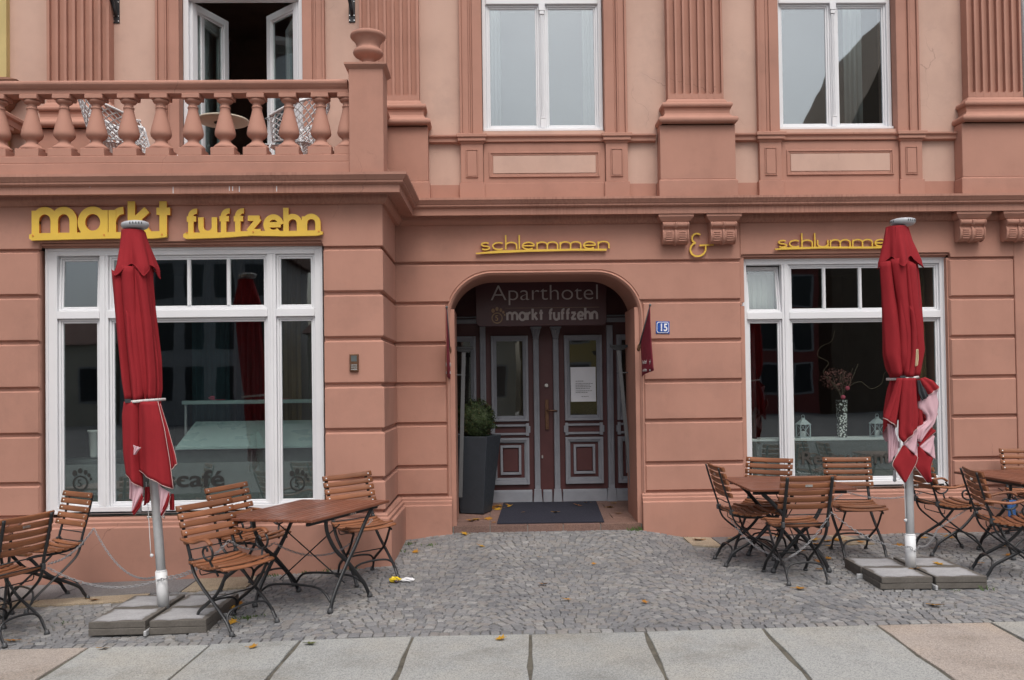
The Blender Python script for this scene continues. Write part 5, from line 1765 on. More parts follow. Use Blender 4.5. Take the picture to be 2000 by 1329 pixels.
# ------------------------------------------------------------------ window display and interior things
t = thing('display_counter', 'pale teal ice cream display counter inside the left shop window', 'counter', (-2.75, -0.25, 0.12))
m = MB(); m.box(-1.0, 1.30, -0.35, 0.35, 0.0, 0.92); part('body', m, 'counter_dark', t, 0.01, 1)
m = MB(); m.hexa([(-0.35, -0.42, 0.93), (1.25, -0.42, 0.93), (1.25, 0.2, 1.16), (-0.35, 0.2, 1.16)], [(-0.35, -0.42, 0.95), (1.25, -0.42, 0.95), (1.25, 0.2, 1.18), (-0.35, 0.2, 1.18)]); part('glass_top', m, 'counter_teal', t)
m = MB(); m.box(-0.5, 1.30, 0.21, 0.36, 1.36, 1.40); part('shelf', m, 'counter_teal', t, 0.004, 1)
for x in (-0.48, 0.4, 1.27):
    m = MB(); m.box(x - 0.012, x + 0.012, 0.27, 0.30, 0.92, 1.36); part('post', m, 'aluminium', t)
t = thing('ice_cream_cup', 'white paper ice cream cup standing inside the left pane of the left shop window', 'cup', (-3.94, -0.55, 0.975))
m = MB(); m.lathe([(0.035, 0.0), (0.040, 0.02), (0.052, 0.25), (0.062, 0.26), (0.060, 0.275), (0.0, 0.27)], 18); part('cup_body', m, 'cup_white', t)
m = MB(); m.box(-4.25, -3.65, -0.75, -0.35, 0.12, 0.97); solo('side_table', m, 'counter_dark', 'dark box table carrying the white cup inside the left shop window', 'table', bev=0.01)
m = MB()
for dx in (-0.3, 0.55):
    pass
for i, (x, lab) in enumerate(((-2.96, 'pink flower lying on the counter shelf just right of the left parasol'), (-2.28, 'pink flower lying on the counter shelf near the right mullion of the left window'))):
    m = MB()
    for k in range(9):
        a = k * 2.4
        m.lathe([(0.0, -0.012), (0.016, -0.004), (0.014, 0.010), (0.0, 0.014)], 7, (x + 0.018 * math.cos(a), 0.035 + 0.012 * math.sin(a), 1.535 + 0.01 * (k % 3)))
    m.tube([(x + 0.02, 0.035, 1.525), (x + 0.14, 0.035, 1.527)], 0.003, 5)
    solo('flower', m, 'blossom', lab, 'flower', 'pink flowers on the counter')
m = MB(); m.box(2.80, 4.93, 0.215, 0.62, 0.985, 1.003); solo('window_shelf', m, 'shelf_white', 'white inner window shelf across the right shop window carrying vase and lanterns', 'shelf')
v = thing('vase', 'slim tapered black and white mosaic vase on the right window shelf', 'vase', (3.945, 0.42, 1.0035))
m = MB(); m.hexa([(-0.040, -0.040, 0), (0.040, -0.040, 0), (0.040, 0.040, 0), (-0.040, 0.040, 0)], [(-0.048, -0.048, 0.42), (0.048, -0.048, 0.42), (0.048, 0.048, 0.42), (-0.048, 0.048, 0.42)]); part('body', m, 'vase_dots', v, 0.004, 1)
b = thing('dried_bouquet', 'dark red dried flower bouquet with curly twigs in the mosaic vase', 'bouquet', (3.945, 0.42, 1.424))
m = MB()
for k in range(9):
    a = random.uniform(0, 6.28); r = random.uniform(0.1, 0.26)
    m.tube(catmull([(0, 0, 0.001), (0.02 * math.cos(a), 0.02 * math.sin(a), 0.08), (r * 0.6 * math.cos(a) - 0.04, r * 0.3 * math.sin(a), 0.2), (r * math.cos(a) - 0.05, r * 0.4 * math.sin(a), 0.30 + random.uniform(-0.04, 0.1))], 4), 0.003, 4)
m.tube(catmull([(0, 0, 0), (-0.06, 0, 0.16), (-0.20, 0, 0.30), (-0.14, 0, 0.42), (-0.26, 0, 0.50), (-0.22, 0, 0.60), (-0.10, 0, 0.66), (-0.06, 0, 0.78)], 5), 0.003, 4)
m.tube(catmull([(0, 0, 0), (0.08, 0, 0.14), (0.22, 0, 0.20), (0.34, 0, 0.12), (0.46, 0, 0.18), (0.50, 0, 0.30), (0.62, 0, 0.33)], 5), 0.003, 4)
part('twigs', m, 'twig', b)
m = MB()
for i in range(520):
    d = Vector((random.gauss(0, 1), random.gauss(0, 0.6), random.gauss(0, 1))).normalized() * random.uniform(0.2, 1) ** 0.5
    p = Vector((-0.05 + d.x * 0.19, d.y * 0.12, 0.235 + d.z * 0.13))
    s = random.uniform(0.005, 0.012)
    u = Vector((random.uniform(-1, 1), random.uniform(-1, 1), random.uniform(-1, 1))).normalized(); w_ = u.orthogonal().normalized()
    m.add([p - u * s, p + w_ * s, p + u * s, p - w_ * s], [(0, 1, 2, 3)])
part('seed_heads', m, 'dried_flower', b, kind='stuff')
for q in ((0.0, -0.05, 0.03), (0.055, -0.04, 0.13)):
    m = MB(); m.lathe([(0.0, -0.026), (0.022, -0.014), (0.026, 0.004), (0.014, 0.022), (0.0, 0.026)], 10, q); part('blossom', m, 'blossom', b)
def lantern(x, lab):
    t = thing('lantern', lab, 'lantern', (x, 0.42, 1.0035), 0.1, 'white lanterns on the right window shelf')
    m = MB(); m.box(-0.062, 0.062, -0.062, 0.062, 0.0, 0.014)
    for sx in (-1, 1):
        for sy_ in (-1, 1):
            m.box(sx * 0.056 - 0.005, sx * 0.056 + 0.005, sy_ * 0.056 - 0.005, sy_ * 0.056 + 0.005, 0.0141, 0.15)
    for sx in (-1, 1):
        m.tube([(-0.05, sx * 0.056, 0.018), (0.05, sx * 0.056, 0.148)], 0.0028, 5); m.tube([(0.05, sx * 0.056, 0.018), (-0.05, sx * 0.056, 0.148)], 0.0028, 5)
    part('cage', m, 'lantern_white', t)
    m = MB(); m.hexa([(-0.068, -0.068, 0.1505), (0.068, -0.068, 0.1505), (0.068, 0.068, 0.1505), (-0.068, 0.068, 0.1505)], [(-0.022, -0.022, 0.205), (0.022, -0.022, 0.205), (0.022, 0.022, 0.205), (-0.022, 0.022, 0.205)])
    m.box(-0.016, 0.016, -0.016, 0.016, 0.2055, 0.225)
    m.tube([(0.02 * math.cos(a), 0, 0.238 + 0.02 * math.sin(a)) for a in [2 * PI * i / 10 for i in range(11)]], 0.0025, 5)
    part('roof', m, 'lantern_white', t)
    m = MB(); m.lathe([(0.022, 0.0145), (0.022, 0.075), (0.0, 0.078)], 12); part('candle', m, 'white_enamel', t)
lantern(3.505, 'pale lantern left of the mosaic vase in the right shop window')
lantern(4.345, 'pale lantern right of the mosaic vase half hidden by the right parasol')

# neighbouring house at the left edge
t = thing('neighbour_house', 'yellow rendered neighbouring house at the far left edge', 'building', (0, 0, 0))
m = MB(); m.box(-12.0, -5.055, -0.05, 6.0, -0.4, 9.0); part('wall', m, 'neighbour_yellow', t)
m = MB(); m.sweep([(-12.0, -0.05), (-5.055, -0.05), (-5.055, 0.01)], [(0.0, 4.60), (0.05, 4.64), (0.08, 4.70), (0.20, 4.80), (0.22, 4.86), (0.0, 4.96)]); part('ledge', m, 'neighbour_trim', t)
# ------------------------------------------------------------------ folding garden chairs
SLAT_L, SLAT_B = 0.458, 0.43
def slat_mesh(name, L, D, T, bow, axis_mat, rivets=True, sag=0.0):
    # a slat along local y, face towards +x (back) or +z (seat)
    m = MB()
    n = 8
    c = min(D, T) * 0.42
    sec = []
    for a, (sx, sy) in enumerate(((1, 1), (-1, 1), (-1, -1), (1, -1))):
        for k in range(3):
            t = R(90 * a + 45 * k)
            sec.append((sx * (T / 2 - c) + c * math.cos(t), sy * (D / 2 - c) + c * math.sin(t)))
    q = len(sec)
    vs = []
    for i in range(n + 1):
        t = i / n
        y = -L / 2 + L * t
        off = bow * (2 * t - 1) ** 2
        e = 1.0
        for a, b in sec:
            vs.append((a + off, y, b * e))
    fs = [(i * q + j, i * q + (j + 1) % q, (i + 1) * q + (j + 1) % q, (i + 1) * q + j) for i in range(n) for j in range(q)]
    m.add(vs, [tuple(reversed(f)) for f in fs], 0, True)
    o = len(m.v) - (n + 1) * q
    m.f += [tuple(o + j for j in range(q)), tuple(o + n * q + j for j in range(q - 1, -1, -1))]
    m.mi += [0, 0]; m.sm += [False, False]
    if rivets:
        for s in (-1, 1):
            y = s * (L / 2 - 0.032)
            t = (y + L / 2) / L
            x = bow * (2 * t - 1) ** 2 + T / 2
            k = 10
            m.add([(x - 0.001, y + 0.0082 * math.cos(2 * PI * i / k), 0.0082 * math.sin(2 * PI * i / k)) for i in range(k)] +
                  [(x + 0.0022, y + 0.0055 * math.cos(2 * PI * i / k), 0.0055 * math.sin(2 * PI * i / k)) for i in range(k)],
                  [(i, (i + 1) % k, k + (i + 1) % k, k + i) for i in range(k)] + [tuple(k + i for i in range(k))], 1)
    return m.mesh(name, ['teak', 'rivet_steel'] if rivets else ['teak'])
BACK_SLAT = slat_mesh('back_slat', 0.462, 0.046, 0.019, 0.018, 0)
SEAT_SLAT = slat_mesh('seat_slat', 0.425, 0.044, 0.018, 0.014, 0, False)

UP = [(-0.335, 0.885), (-0.312, 0.80), (-0.270, 0.66), (-0.232, 0.545), (-0.215, 0.475), (-0.200, 0.425), (-0.165, 0.370), (-0.070, 0.290), (0.010, 0.232), (0.120, 0.150), (0.175, 0.105), (0.205, 0.070), (0.245, 0.006)]
SL = [(0.205, 0.432), (0.175, 0.405), (0.110, 0.325), (0.040, 0.258), (0.000, 0.232), (-0.100, 0.176), (-0.180, 0.130), (-0.215, 0.098), (-0.235, 0.060), (-0.270, 0.006)]
def up_x(z):
    for (x0, z0), (x1, z1) in zip(UP[:-1], UP[1:]):
        if z1 <= z <= z0:
            return x0 + (x1 - x0) * (z0 - z) / (z0 - z1)
    return UP[0][0]
def make_chair(arms):
    t = thing('folding_armchair' if arms else 'folding_chair', 'folding teak chair', 'chair')
    for k in range(5):
        z = 0.868 - k * 0.0585
        ang = math.atan2(UP[1][0] - UP[0][0], UP[0][1] - UP[1][1])
        o = link('back_slat', BACK_SLAT, t)
        o.location = (up_x(z) + 0.017, 0, z)
        o.rotation_euler = (0, -0.29, 0)
    for s in (-1, 1):
        m = MB(); m.tube(catmull([(x, s * 0.188, z) for x, z in UP], 3), 0.0115, 8, flat=(0.75, 1.25))
        part('back_leg', m, 'black_iron', t)
        m = MB(); m.tube(catmull([(x, s * 0.166, z) for x, z in SL], 3), 0.0112, 8, flat=(0.75, 1.25))
        part('front_leg', m, 'black_iron', t)
        m = MB(); m.tube(catmull([(-0.215, s * 0.172, 0.462), (-0.10, s * 0.172, 0.436), (0.04, s * 0.172, 0.430), (0.15, s * 0.172, 0.436), (0.222, s * 0.172, 0.424)], 4), 0.009, 6, flat=(0.6, 1.3))
        part('seat_rail', m, 'black_iron', t)
        m = MB(); m.box(-0.238, -0.198, s * 0.188 - 0.013, s * 0.188 + 0.013, 0.462, 0.508)
        part('hinge_block', m, 'dark_plastic', t, 0.004, 1)
        for x, yy in ((UP[-1][0], 0.188), (SL[-1][0], 0.166)):
            m = MB(); m.lathe([(0.020, 0.0), (0.021, 0.012), (0.015, 0.020), (0.013, 0.034)], 12, (x, s * yy, -0.002))
            part('foot_cap', m, 'dark_plastic', t)
    for x, hw, zz in ((0.200, 0.186, 0.078), (-0.228, 0.164, 0.072)):
        sx = 1 if x > 0 else -1
        m = MB(); m.tube(catmull([(x, -hw, zz), (x - sx * 0.020, -hw * 0.93, zz + 0.050), (x - sx * 0.028, -hw * 0.66, zz + 0.084), (x - sx * 0.030, 0, zz + 0.096), (x - sx * 0.028, hw * 0.66, zz + 0.084), (x - sx * 0.020, hw * 0.93, zz + 0.050), (x, hw, zz)], 5), 0.0088, 8)
        part('arched_brace', m, 'black_iron', t)
    for z in (0.568, 0.492):
        m = MB(); m.tube([(up_x(z), -0.188, z), (up_x(z), 0.188, z)], 0.0052, 6)
        part('cross_rod', m, 'black_iron', t)
    m = MB(); m.tube(catmull([(-0.14, -0.172, 0.428), (-0.14, -0.165, 0.392), (-0.14, -0.12, 0.386), (-0.14, 0.12, 0.386), (-0.14, 0.165, 0.392), (-0.14, 0.172, 0.428)], 3), 0.0045, 6)
    part('wire_loop', m, 'black_iron', t)
    m = MB(); m.tube([(0.0, -0.166, 0.232), (0.0, 0.166, 0.232)], 0.0055, 6)
    part('cross_rod', m, 'black_iron', t)
    for k in range(8):
        u = k / 7
        x = -0.195 + 0.405 * u
        z = 0.462 - 0.030 * math.sin(PI * min(1, u * 1.15)) - 0.020 * max(0, u - 0.85) / 0.15 + 0.004
        o = link('seat_slat', SEAT_SLAT, t)
        o.location = (x, 0, z + 0.004)
        tilt = [0.16, 0.10, 0.05, 0, -0.03, -0.07, -0.02, 0.22][k]
        o.rotation_euler = (0, -PI / 2 + tilt, 0)
    m = MB(); m.box(up_x(0.81) + 0.0035, up_x(0.81) + 0.006, -0.03, 0.03, 0.803, 0.822)
    part('badge', m, 'rivet_steel', t)
    if arms:
        for s in (-1, 1):
            m = MB()
            P = catmull([(-0.285, s * 0.215, 0.655), (-0.20, s * 0.232, 0.648), (-0.09, s * 0.236, 0.640), (0.02, s * 0.238, 0.664), (0.09, s * 0.236, 0.668), (0.135, s * 0.234, 0.640)], 5)
            m.tube(P, [0.012] + [0.0185] * (len(P) - 2) + [0.016], 10, flat=(1.0, 0.62))
            part('armrest', m, 'teak', t)
            m = MB()
            m.tube(catmull([(0.115, s * 0.232, 0.632), (0.140, s * 0.230, 0.590), (0.120, s * 0.226, 0.540), (0.060, s * 0.222, 0.522), (0.015, s * 0.222, 0.545), (0.005, s * 0.222, 0.585), (0.035, s * 0.222, 0.612), (0.060, s * 0.222, 0.600), (0.062, s * 0.222, 0.585)], 5), 0.0085, 8)
            m.tube(catmull([(0.085, s * 0.224, 0.530), (0.085, s * 0.210, 0.49), (0.105, s * 0.195, 0.445), (0.112, s * 0.180, 0.405)], 4), 0.0085, 8)
            part('arm_scroll', m, 'black_iron', t)
    return t
PROTO = {}
def place_chair(arms, x, y, deg, label, group, lift=0.0):
    if arms not in PROTO:
        c = make_chair(arms)
        PROTO[arms] = c
    else:
        c = copy_tree(PROTO[arms])
    c['label'] = label
    c['group'] = group
    a = R(deg)
    zf = gz(x + 0.23 * math.cos(a), y + 0.23 * math.sin(a)); zb = gz(x - 0.26 * math.cos(a), y - 0.26 * math.sin(a))
    zl = gz(x - 0.18 * math.sin(a), y + 0.18 * math.cos(a)); zr = gz(x + 0.18 * math.sin(a), y - 0.18 * math.cos(a))
    f = Vector((0.49 * math.cos(a), 0.49 * math.sin(a), zf - zb)).normalized()
    l = Vector((-0.36 * math.sin(a), 0.36 * math.cos(a), zl - zr)).normalized()
    u = f.cross(l).normalized()
    l = u.cross(f)
    M = Matrix(((f.x, l.x, u.x, 0), (f.y, l.y, u.y, 0), (f.z, l.z, u.z, 0), (0, 0, 0, 1)))
    M.translation = (x, y, gz(x, y) + 0.004 + lift)
    c.matrix_world = M
    return c
GL, GR = 'folding teak chairs left of the doorway', 'folding teak chairs right of the doorway'
place_chair(True, -1.887, -2.92, -41, 'nearest brown slatted armchair at the front left of the left table', GL)
place_chair(True, -2.02, -1.79, -33, 'brown slatted armchair behind the left table under the shop window lettering', GL)
place_chair(False, -1.10, -1.675, -60, 'armless brown slatted chair at the bay corner right of the left table', GL)
place_chair(False, -3.73, -1.96, -128, 'armless brown slatted chair turned away left against the bay wall', GL)
place_chair(False, -3.57, -2.94, 154, 'brown slatted chair seen from behind cut by the left picture edge', GL)
place_chair(False, 2.36, -1.34, 3, 'brown slatted chair seen side on at the left end of the right table', GR)
place_chair(False, 2.58, -1.00, -124, 'brown slatted chair behind the right table in front of the white window frame', GR)
place_chair(False, 2.566, -2.00, 93, 'brown slatted chair seen from behind at the near side of the right table', GR)
place_chair(False, 3.46, -1.12, -95, 'brown slatted chair facing forward just left of the right parasol pole', GR)
place_chair(True, 4.375, -1.05, 4, 'brown slatted armchair just right of the right parasol pole near the wall', GR)
place_chair(True, 4.38, -2.08, -10, 'nearest brown slatted armchair at the far right with chain looped round it', GR)
place_chair(False, 5.58, -0.48, -98, 'brown slatted chair behind the table at the right picture edge', GR)

# ------------------------------------------------------------------ folding tables
def make_table(label, group, L=0.95, W=0.92):
    t = thing('folding_table', label, 'table', group=group)
    n = 13
    pw = L / n
    bd = 0.045
    H = 0.735
    for k in range(n):
        m = MB(); x0 = -L / 2 + k * pw
        m.box(x0 + 0.0032, x0 + pw - 0.0032, -W / 2 + random.uniform(-.001, .001), W / 2, H - 0.022, H)
        part('table_slat', m, 'teak_table', t, 0.004, 1)
    for q in (-1, 1):
        m = MB(); m.box(-L / 2 + 0.04, L / 2 - 0.04, q * (W / 2 - 0.10) - 0.012, q * (W / 2 - 0.10) + 0.012, H - 0.034, H - 0.0225)
        part('under_rail', m, 'black_iron', t, 0.002, 1)
    for s in (-1, 1):
        x = s * (L / 2 - 0.10)
        m = MB(); m.box(x - 0.014, x + 0.014, -W / 2 + 0.05, W / 2 - 0.05, H - 0.058, H - 0.0345)
        part('under_rail', m, 'black_iron', t, 0.003, 1)
        for q, dx in ((-1, 0.0), (1, 0.024)):
            m = MB()
            pts = [(x + s * dx * 0.5, q * 0.205, H - 0.050), (x + s * dx * 0.5, q * 0.195, 0.58), (x + s * dx * 0.5, q * 0.115, 0.44), (x + s * dx * 0.5, 0.0, 0.335), (x + s * dx * 0.5, -q * 0.130, 0.185), (x + s * dx * 0.5, -q * 0.195, 0.105), (x + s * dx * 0.5, -q * 0.242, 0.006)]
            if q > 0:
                pts = [(x + s * dx * 0.5, 0.33, H - 0.050), (x + s * dx * 0.5, 0.24, 0.60), (x + s * dx * 0.5, 0.10, 0.435), (x + s * dx * 0.5, 0.0, 0.335), (x + s * dx * 0.5, -0.12, 0.20), (x + s * dx * 0.5, -0.20, 0.095), (x + s * dx * 0.5, -0.242, 0.006)]
            m.tube(catmull(pts, 4), 0.0150, 8, flat=(0.75, 1.2))
            part('leg', m, 'black_iron', t)
            m = MB(); m.lathe([(0.023, 0.0), (0.024, 0.014), (0.018, 0.024), (0.016, 0.04)], 12, (x + s * dx * 0.5, -q * 0.242, -0.002))
            part('foot_cap', m, 'dark_plastic', t)
    for q in (-1, 1):
        m = MB(); y = q * 0.218
        m.tube(catmull([(-(L / 2 - 0.10), y, 0.075), (-(L / 2 - 0.16), y * 0.95, 0.135), (-(L / 2 - 0.25), y * 0.9, 0.17), (0, y * 0.88, 0.182), ((L / 2 - 0.25), y * 0.9, 0.17), ((L / 2 - 0.16), y * 0.95, 0.135), ((L / 2 - 0.10), y, 0.075)], 5), 0.0095, 8)
        part('arched_brace', m, 'black_iron', t)
        m = MB(); m.tube([(-q * (L / 2 - 0.14), 0.006 * q, 0.62), (q * (L / 2 - 0.14), 0.006 * q, 0.16)], 0.0052, 6)
        part('cross_rod', m, 'black_iron', t)
    m = MB(); m.box(L / 2 - 0.02, L / 2 + 0.0005, -0.03, 0.03, H - 0.036, H - 0.0245); part('badge', m, 'rivet_steel', t)
    return t
def place_table(t, x, y, deg):
    a = R(deg)
    c, s = math.cos(a), math.sin(a)
    f = Vector((0.9 * c, 0.9 * s, gz(x + 0.45 * c, y + 0.45 * s) - gz(x - 0.45 * c, y - 0.45 * s))).normalized()
    l = Vector((-0.9 * s, 0.9 * c, gz(x - 0.45 * s, y + 0.45 * c) - gz(x + 0.45 * s, y - 0.45 * c))).normalized()
    u = f.cross(l).normalized(); l = u.cross(f)
    M = Matrix(((f.x, l.x, u.x, 0), (f.y, l.y, u.y, 0), (f.z, l.z, u.z, 0), (0, 0, 0, 1)))
    M.translation = (x, y, gz(x, y) + 0.004)
    t.matrix_world = M
TG = 'square folding teak tables on the pavement'
T1 = make_table('square brown slatted folding table left of the doorway among three chairs', TG)
place_table(T1, -1.425, -2.39, -31)
T2 = copy_tree(T1); T2['label'] = 'square brown folding table in front of the right shop window left of the parasol'
place_table(T2, 2.68, -1.43, 90)
T3 = copy_tree(T1); T3['label'] = 'brown folding table mostly hidden behind a chair at the left picture edge'
place_table(T3, -4.12, -2.62, 20)
T4 = copy_tree(T1); T4['label'] = 'brown folding table cut by the right picture edge'
place_table(T4, 5.10, -1.18, 8)

# ------------------------------------------------------------------ closed parasols
def polyval(tab, v):
    return float(np.interp(v, [a for a, b in tab], [b for a, b in tab]))
def parasol(name, label, base, lean, top_z, tab_c, tab_r, hem_z, flap_z, flap_tab, strap_z, seed):
    t = thing('closed_parasol', label, 'parasol', base, 0, 'closed red parasols in front of the hotel')
    rnd = random.Random(seed)
    cx = lambda z: lean * z / top_z
    # pole, sleeve, fittings
    m = MB(); m.tube([(cx(z), 0, z) for z in (0.02, 0.5, 1.0, 2.0, top_z - 0.08)], 0.0345, 20); part('pole', m, 'aluminium', t)
    m = MB(); m.tube([(cx(0.0), 0, -0.02), (cx(0.27), 0, 0.262)], 0.0435, 20); m.tube([(cx(0.262), 0, 0.262), (cx(0.27), 0, 0.272)], [0.0435, 0.037], 20); part('pole_sleeve', m, 'white_plastic', t)
    for s in (-1, 1):
        m = MB(); m.tube([(cx(0.68) + s * 0.033, -0.012, 0.68), (cx(0.68) + s * 0.058, -0.02, 0.68)], 0.007, 8); m.tube([(cx(0.68) + s * 0.058, -0.02, 0.68), (cx(0.68) + s * 0.064, -0.02, 0.68)], 0.013, 8); part('bolt', m, 'rivet_steel', t)
    m = MB(); m.tube(catmull([(cx(0.9) - 0.055, -0.03, 0.95), (cx(0.7) - 0.052, -0.03, 0.7), (cx(0.5) - 0.05, -0.03, 0.40)], 4), 0.003, 5); m.lathe([(0.0, -0.016), (0.014, -0.006), (0.014, 0.006), (0.0, 0.014)], 8, (cx(0.4) - 0.05, -0.03, 0.39)); part('pull_cord', m, 'white_plastic', t)
    # cap
    m = MB(); m.lathe([(0.055, -0.03), (0.085, -0.026), (0.098, -0.012), (0.102, 0.004), (0.098, 0.018), (0.075, 0.026), (0.0, 0.030)], 28)
    for k in range(24):
        a = 2 * PI * k / 24
        if k % 6 < 4:
            m.box(0, 0, 0, 0, 0, 0) if False else None
    M = Matrix.Rotation(-math.atan2(lean, top_z) * -1.0, 4, 'Y'); m.xf(M); m.xf(Matrix.Translation((cx(top_z), 0, top_z)))
    cp = part('cap', m, 'grey_plastic', t)
    for k in range(30):
        a = 2 * PI * k / 30
        if (k // 5) % 2 == 0:
            m = MB(); m.box(-0.004, 0.004, -0.102 - 0.0008, -0.094, -0.006, 0.010); m.xf(Matrix.Rotation(a, 4, 'Z')); m.xf(M); m.xf(Matrix.Translation((cx(top_z), 0, top_z)))
            part('vent_slot', m, 'dark_plastic', cp)
    # pleated cloth
    ph = [rnd.uniform(0, 6.28) for _ in range(8)]
    def pleat(a, z):
        f = 0.55 * math.cos(8 * a + ph[0] + 0.9 * z) + 0.30 * math.cos(5 * a + ph[1] - 1.3 * z) + 0.28 * math.cos(13 * a + ph[2] + 2.0 * z) + 0.10 * math.cos(21 * a + ph[3])
        return math.copysign(abs(f) ** 0.7, f)
    nA, nZ = 192, 56
    def cloth(name, ztop, zbot, hem, rtab, amp_top, amp_bot, mat='parasol_red'):
        m = MB()
        vs = []
        for i in range(nZ + 1):
            for j in range(nA):
                a = 2 * PI * j / nA
                zb = zbot + hem(a)
                z = ztop + (zb - ztop) * i / nZ
                u = i / nZ
                r = polyval(rtab, z) * 0.87
                amp = amp_top + (amp_bot - amp_top) * u
                near = math.exp(-((z - strap_z) / 0.06) ** 2)
                amp *= 1 - 0.55 * near
                r *= 1 + amp * pleat(a, z)
                vs.append((polyval(tab_c, z) + r * math.cos(a), r * math.sin(a) * 0.92, z))
        fs = [(i * nA + j, (i + 1) * nA + j, (i + 1) * nA + (j + 1) % nA, i * nA + (j + 1) % nA) for i in range(nZ) for j in range(nA)]
        m.add(vs, fs, 0, True)
        return part(name, m, mat, t), vs[-nA:]
    o, hemv = cloth('canopy', top_z - 0.05, hem_z, lambda a: 0.10 * abs(math.cos(4 * a + ph[4])) + 0.05 * math.cos(3 * a + ph[5]), tab_r, 0.20, 0.26)
    def flaphem(a):
        return 0.095 * abs(math.sin(2.5 * a + ph[7])) ** 1.3
    m = MB()
    vs = []
    nz = 18
    for i in range(nz + 1):
        for j in range(nA):
            a = 2 * PI * j / nA
            zt = top_z - 0.04
            zb = flap_z + flaphem(a)
            z = zt + (zb - zt) * i / nz
            r = polyval(flap_tab, z) * 0.87
            u = i / nz
            r *= 1 - 0.17 * u * (2 * abs(math.sin(2.5 * a + ph[7])) ** 1.3 - 1) + 0.05 * u * math.cos(11 * a + ph[6])
            vs.append((polyval(tab_c, max(z, flap_z)) + r * math.cos(a), r * math.sin(a), z))
    fs = [(i * nA + j, (i + 1) * nA + j, (i + 1) * nA + (j + 1) % nA, i * nA + (j + 1) % nA) for i in range(nz) for j in range(nA)]
    m.add(vs, fs, 0, True)
    part('top_flap', m, 'parasol_red', t)
    hv = [Vector(v) for v in vs[-nA:]]
    m = MB(); m.tube(hv + [hv[0]], 0.004, 5, cap=False); part('flap_piping', m, 'parasol_red', t)
    # strap
    m = MB()
    vs = []
    k = 60
    for zz in (-0.010, 0.010):
        for j in range(k):
            a = 2 * PI * j / k
            z = strap_z + zz
            r = polyval(tab_r, strap_z) * 1.06 * (1.06 + 0.03 * math.cos(5 * a + ph[1]))
            vs.append((polyval(tab_c, z) + r * math.cos(a), r * math.sin(a) * 1.24, z + 0.010 * math.cos(a)))
    m.add(vs, [(j, (j + 1) % k, k + (j + 1) % k, k + j) for j in range(k)], 0, True)
    s = part('strap', m, 'strap_grey', t)
    bk = MB(); bk.box(-0.022, 0.022, -0.006, 0.006, -0.014, 0.014)
    bk.xf(Matrix.Translation((polyval(tab_c, strap_z) - 0.07, -polyval(tab_r, strap_z) * 1.36, strap_z + 0.004)))
    part('buckle', bk, 'dark_cloth', t)
    sm = s.modifiers.new('web', 'SOLIDIFY'); sm.thickness = 0.004; sm.offset = 1
    return t, cx

def flap(t, base, s, ref, left, right, depth, mat, bulge=0.05, rip=0.012, nr=2.0, cols=14, rows=20, pipe=None):
    """a hanging corner of cloth: left and right edges as (px, py) on a sketch with scale s and reference ref=(px0, py0, x0, z0)"""
    px0, py0, x0, z0 = ref
    def w(p):
        return (x0 + (p[0] - px0) / s, z0 - (p[1] - py0) / s)
    L = [w(p) for p in left]; Q = [w(p) for p in right]
    def along(P, u):
        d = [0.0]
        for a, b in zip(P[:-1], P[1:]):
            d.append(d[-1] + math.hypot(b[0] - a[0], b[1] - a[1]))
        v = u * d[-1]
        return np.interp(v, d, [p[0] for p in P]), np.interp(v, d, [p[1] for p in P])
    m = MB()
    vs = []
    ph = random.uniform(0, 6.28)
    for i in range(rows + 1):
        u = i / rows
        a = along(L, u); b = along(Q, u)
        for j in range(cols + 1):
            v = j / cols
            x = a[0] + (b[0] - a[0]) * v; z = a[1] + (b[1] - a[1]) * v
            y = depth - bulge * math.sin(PI * v) ** 0.8 + rip * math.sin(2 * PI * nr * v + ph + 1.5 * u) * (0.3 + 0.7 * u)
            vs.append((x, y, z))
    m.add(vs, [(i * (cols + 1) + j, i * (cols + 1) + j + 1, (i + 1) * (cols + 1) + j + 1, (i + 1) * (cols + 1) + j) for i in range(rows) for j in range(cols)], 0, True)
    if pipe:
        idx = {'b': [rows * (cols + 1) + j for j in range(cols + 1)], 'l': [i * (cols + 1) for i in range(rows + 1)], 'r': [i * (cols + 1) + cols for i in range(rows + 1)]}
        for e in pipe:
            m.tube([Vector(vs[i]) for i in idx[e]], 0.0042, 5, 1, cap=False)
    o = part('canopy_corner', m, [mat, 'parasol_piping'], t)
    sm = o.modifiers.new('cloth', 'SOLIDIFY'); sm.thickness = 0.003
    return o

# left parasol
LB = (-2.523, -2.60, -0.013)
sL = 253.0
def zl(y): return (1177 - y) / sL
tabc = [(z, (x - 321.5 + 0.0035 * (1177 - y)) / sL) for y, x in ((1000, 303), (940, 303), (880, 300), (820, 290), (780, 288), (700, 283), (600, 272), (540, 268), (520, 271), (480, 267), (447, 264)) for z in [zl(y)]]
tabr = [(zl(y), h / sL) for y, h in ((1000, 36), (900, 38), (860, 36), (820, 33), (780, 30), (760, 33), (700, 35), (600, 34), (540, 33), (500, 29), (470, 26), (447, 22))]
flapt = [(zl(y), h / sL) for y, h in ((560, 47), (525, 44), (500, 38), (470, 30), (447, 24))]
tL, cxL = parasol('closed_parasol', 'closed red parasol at the left in front of the shop window with lettering', LB, -0.200, 2.925, tabc, tabr, zl(905), zl(540), flapt, zl(780), 3)
refL = (0, 0, (210 - 321.5) / sL + 0.013, zl(720))
k = sL * 4.428
def F(left, right, depth, mat, **kw):
    return flap(tL, LB, k, refL, left, right, depth, mat, **kw)
F([(205, 268), (190, 380), (200, 700), (222, 880)], [(345, 268), (350, 600), (352, 860), (357, 1000)], -0.115, 'parasol_red', bulge=0.05, nr=1.5, pipe='b')
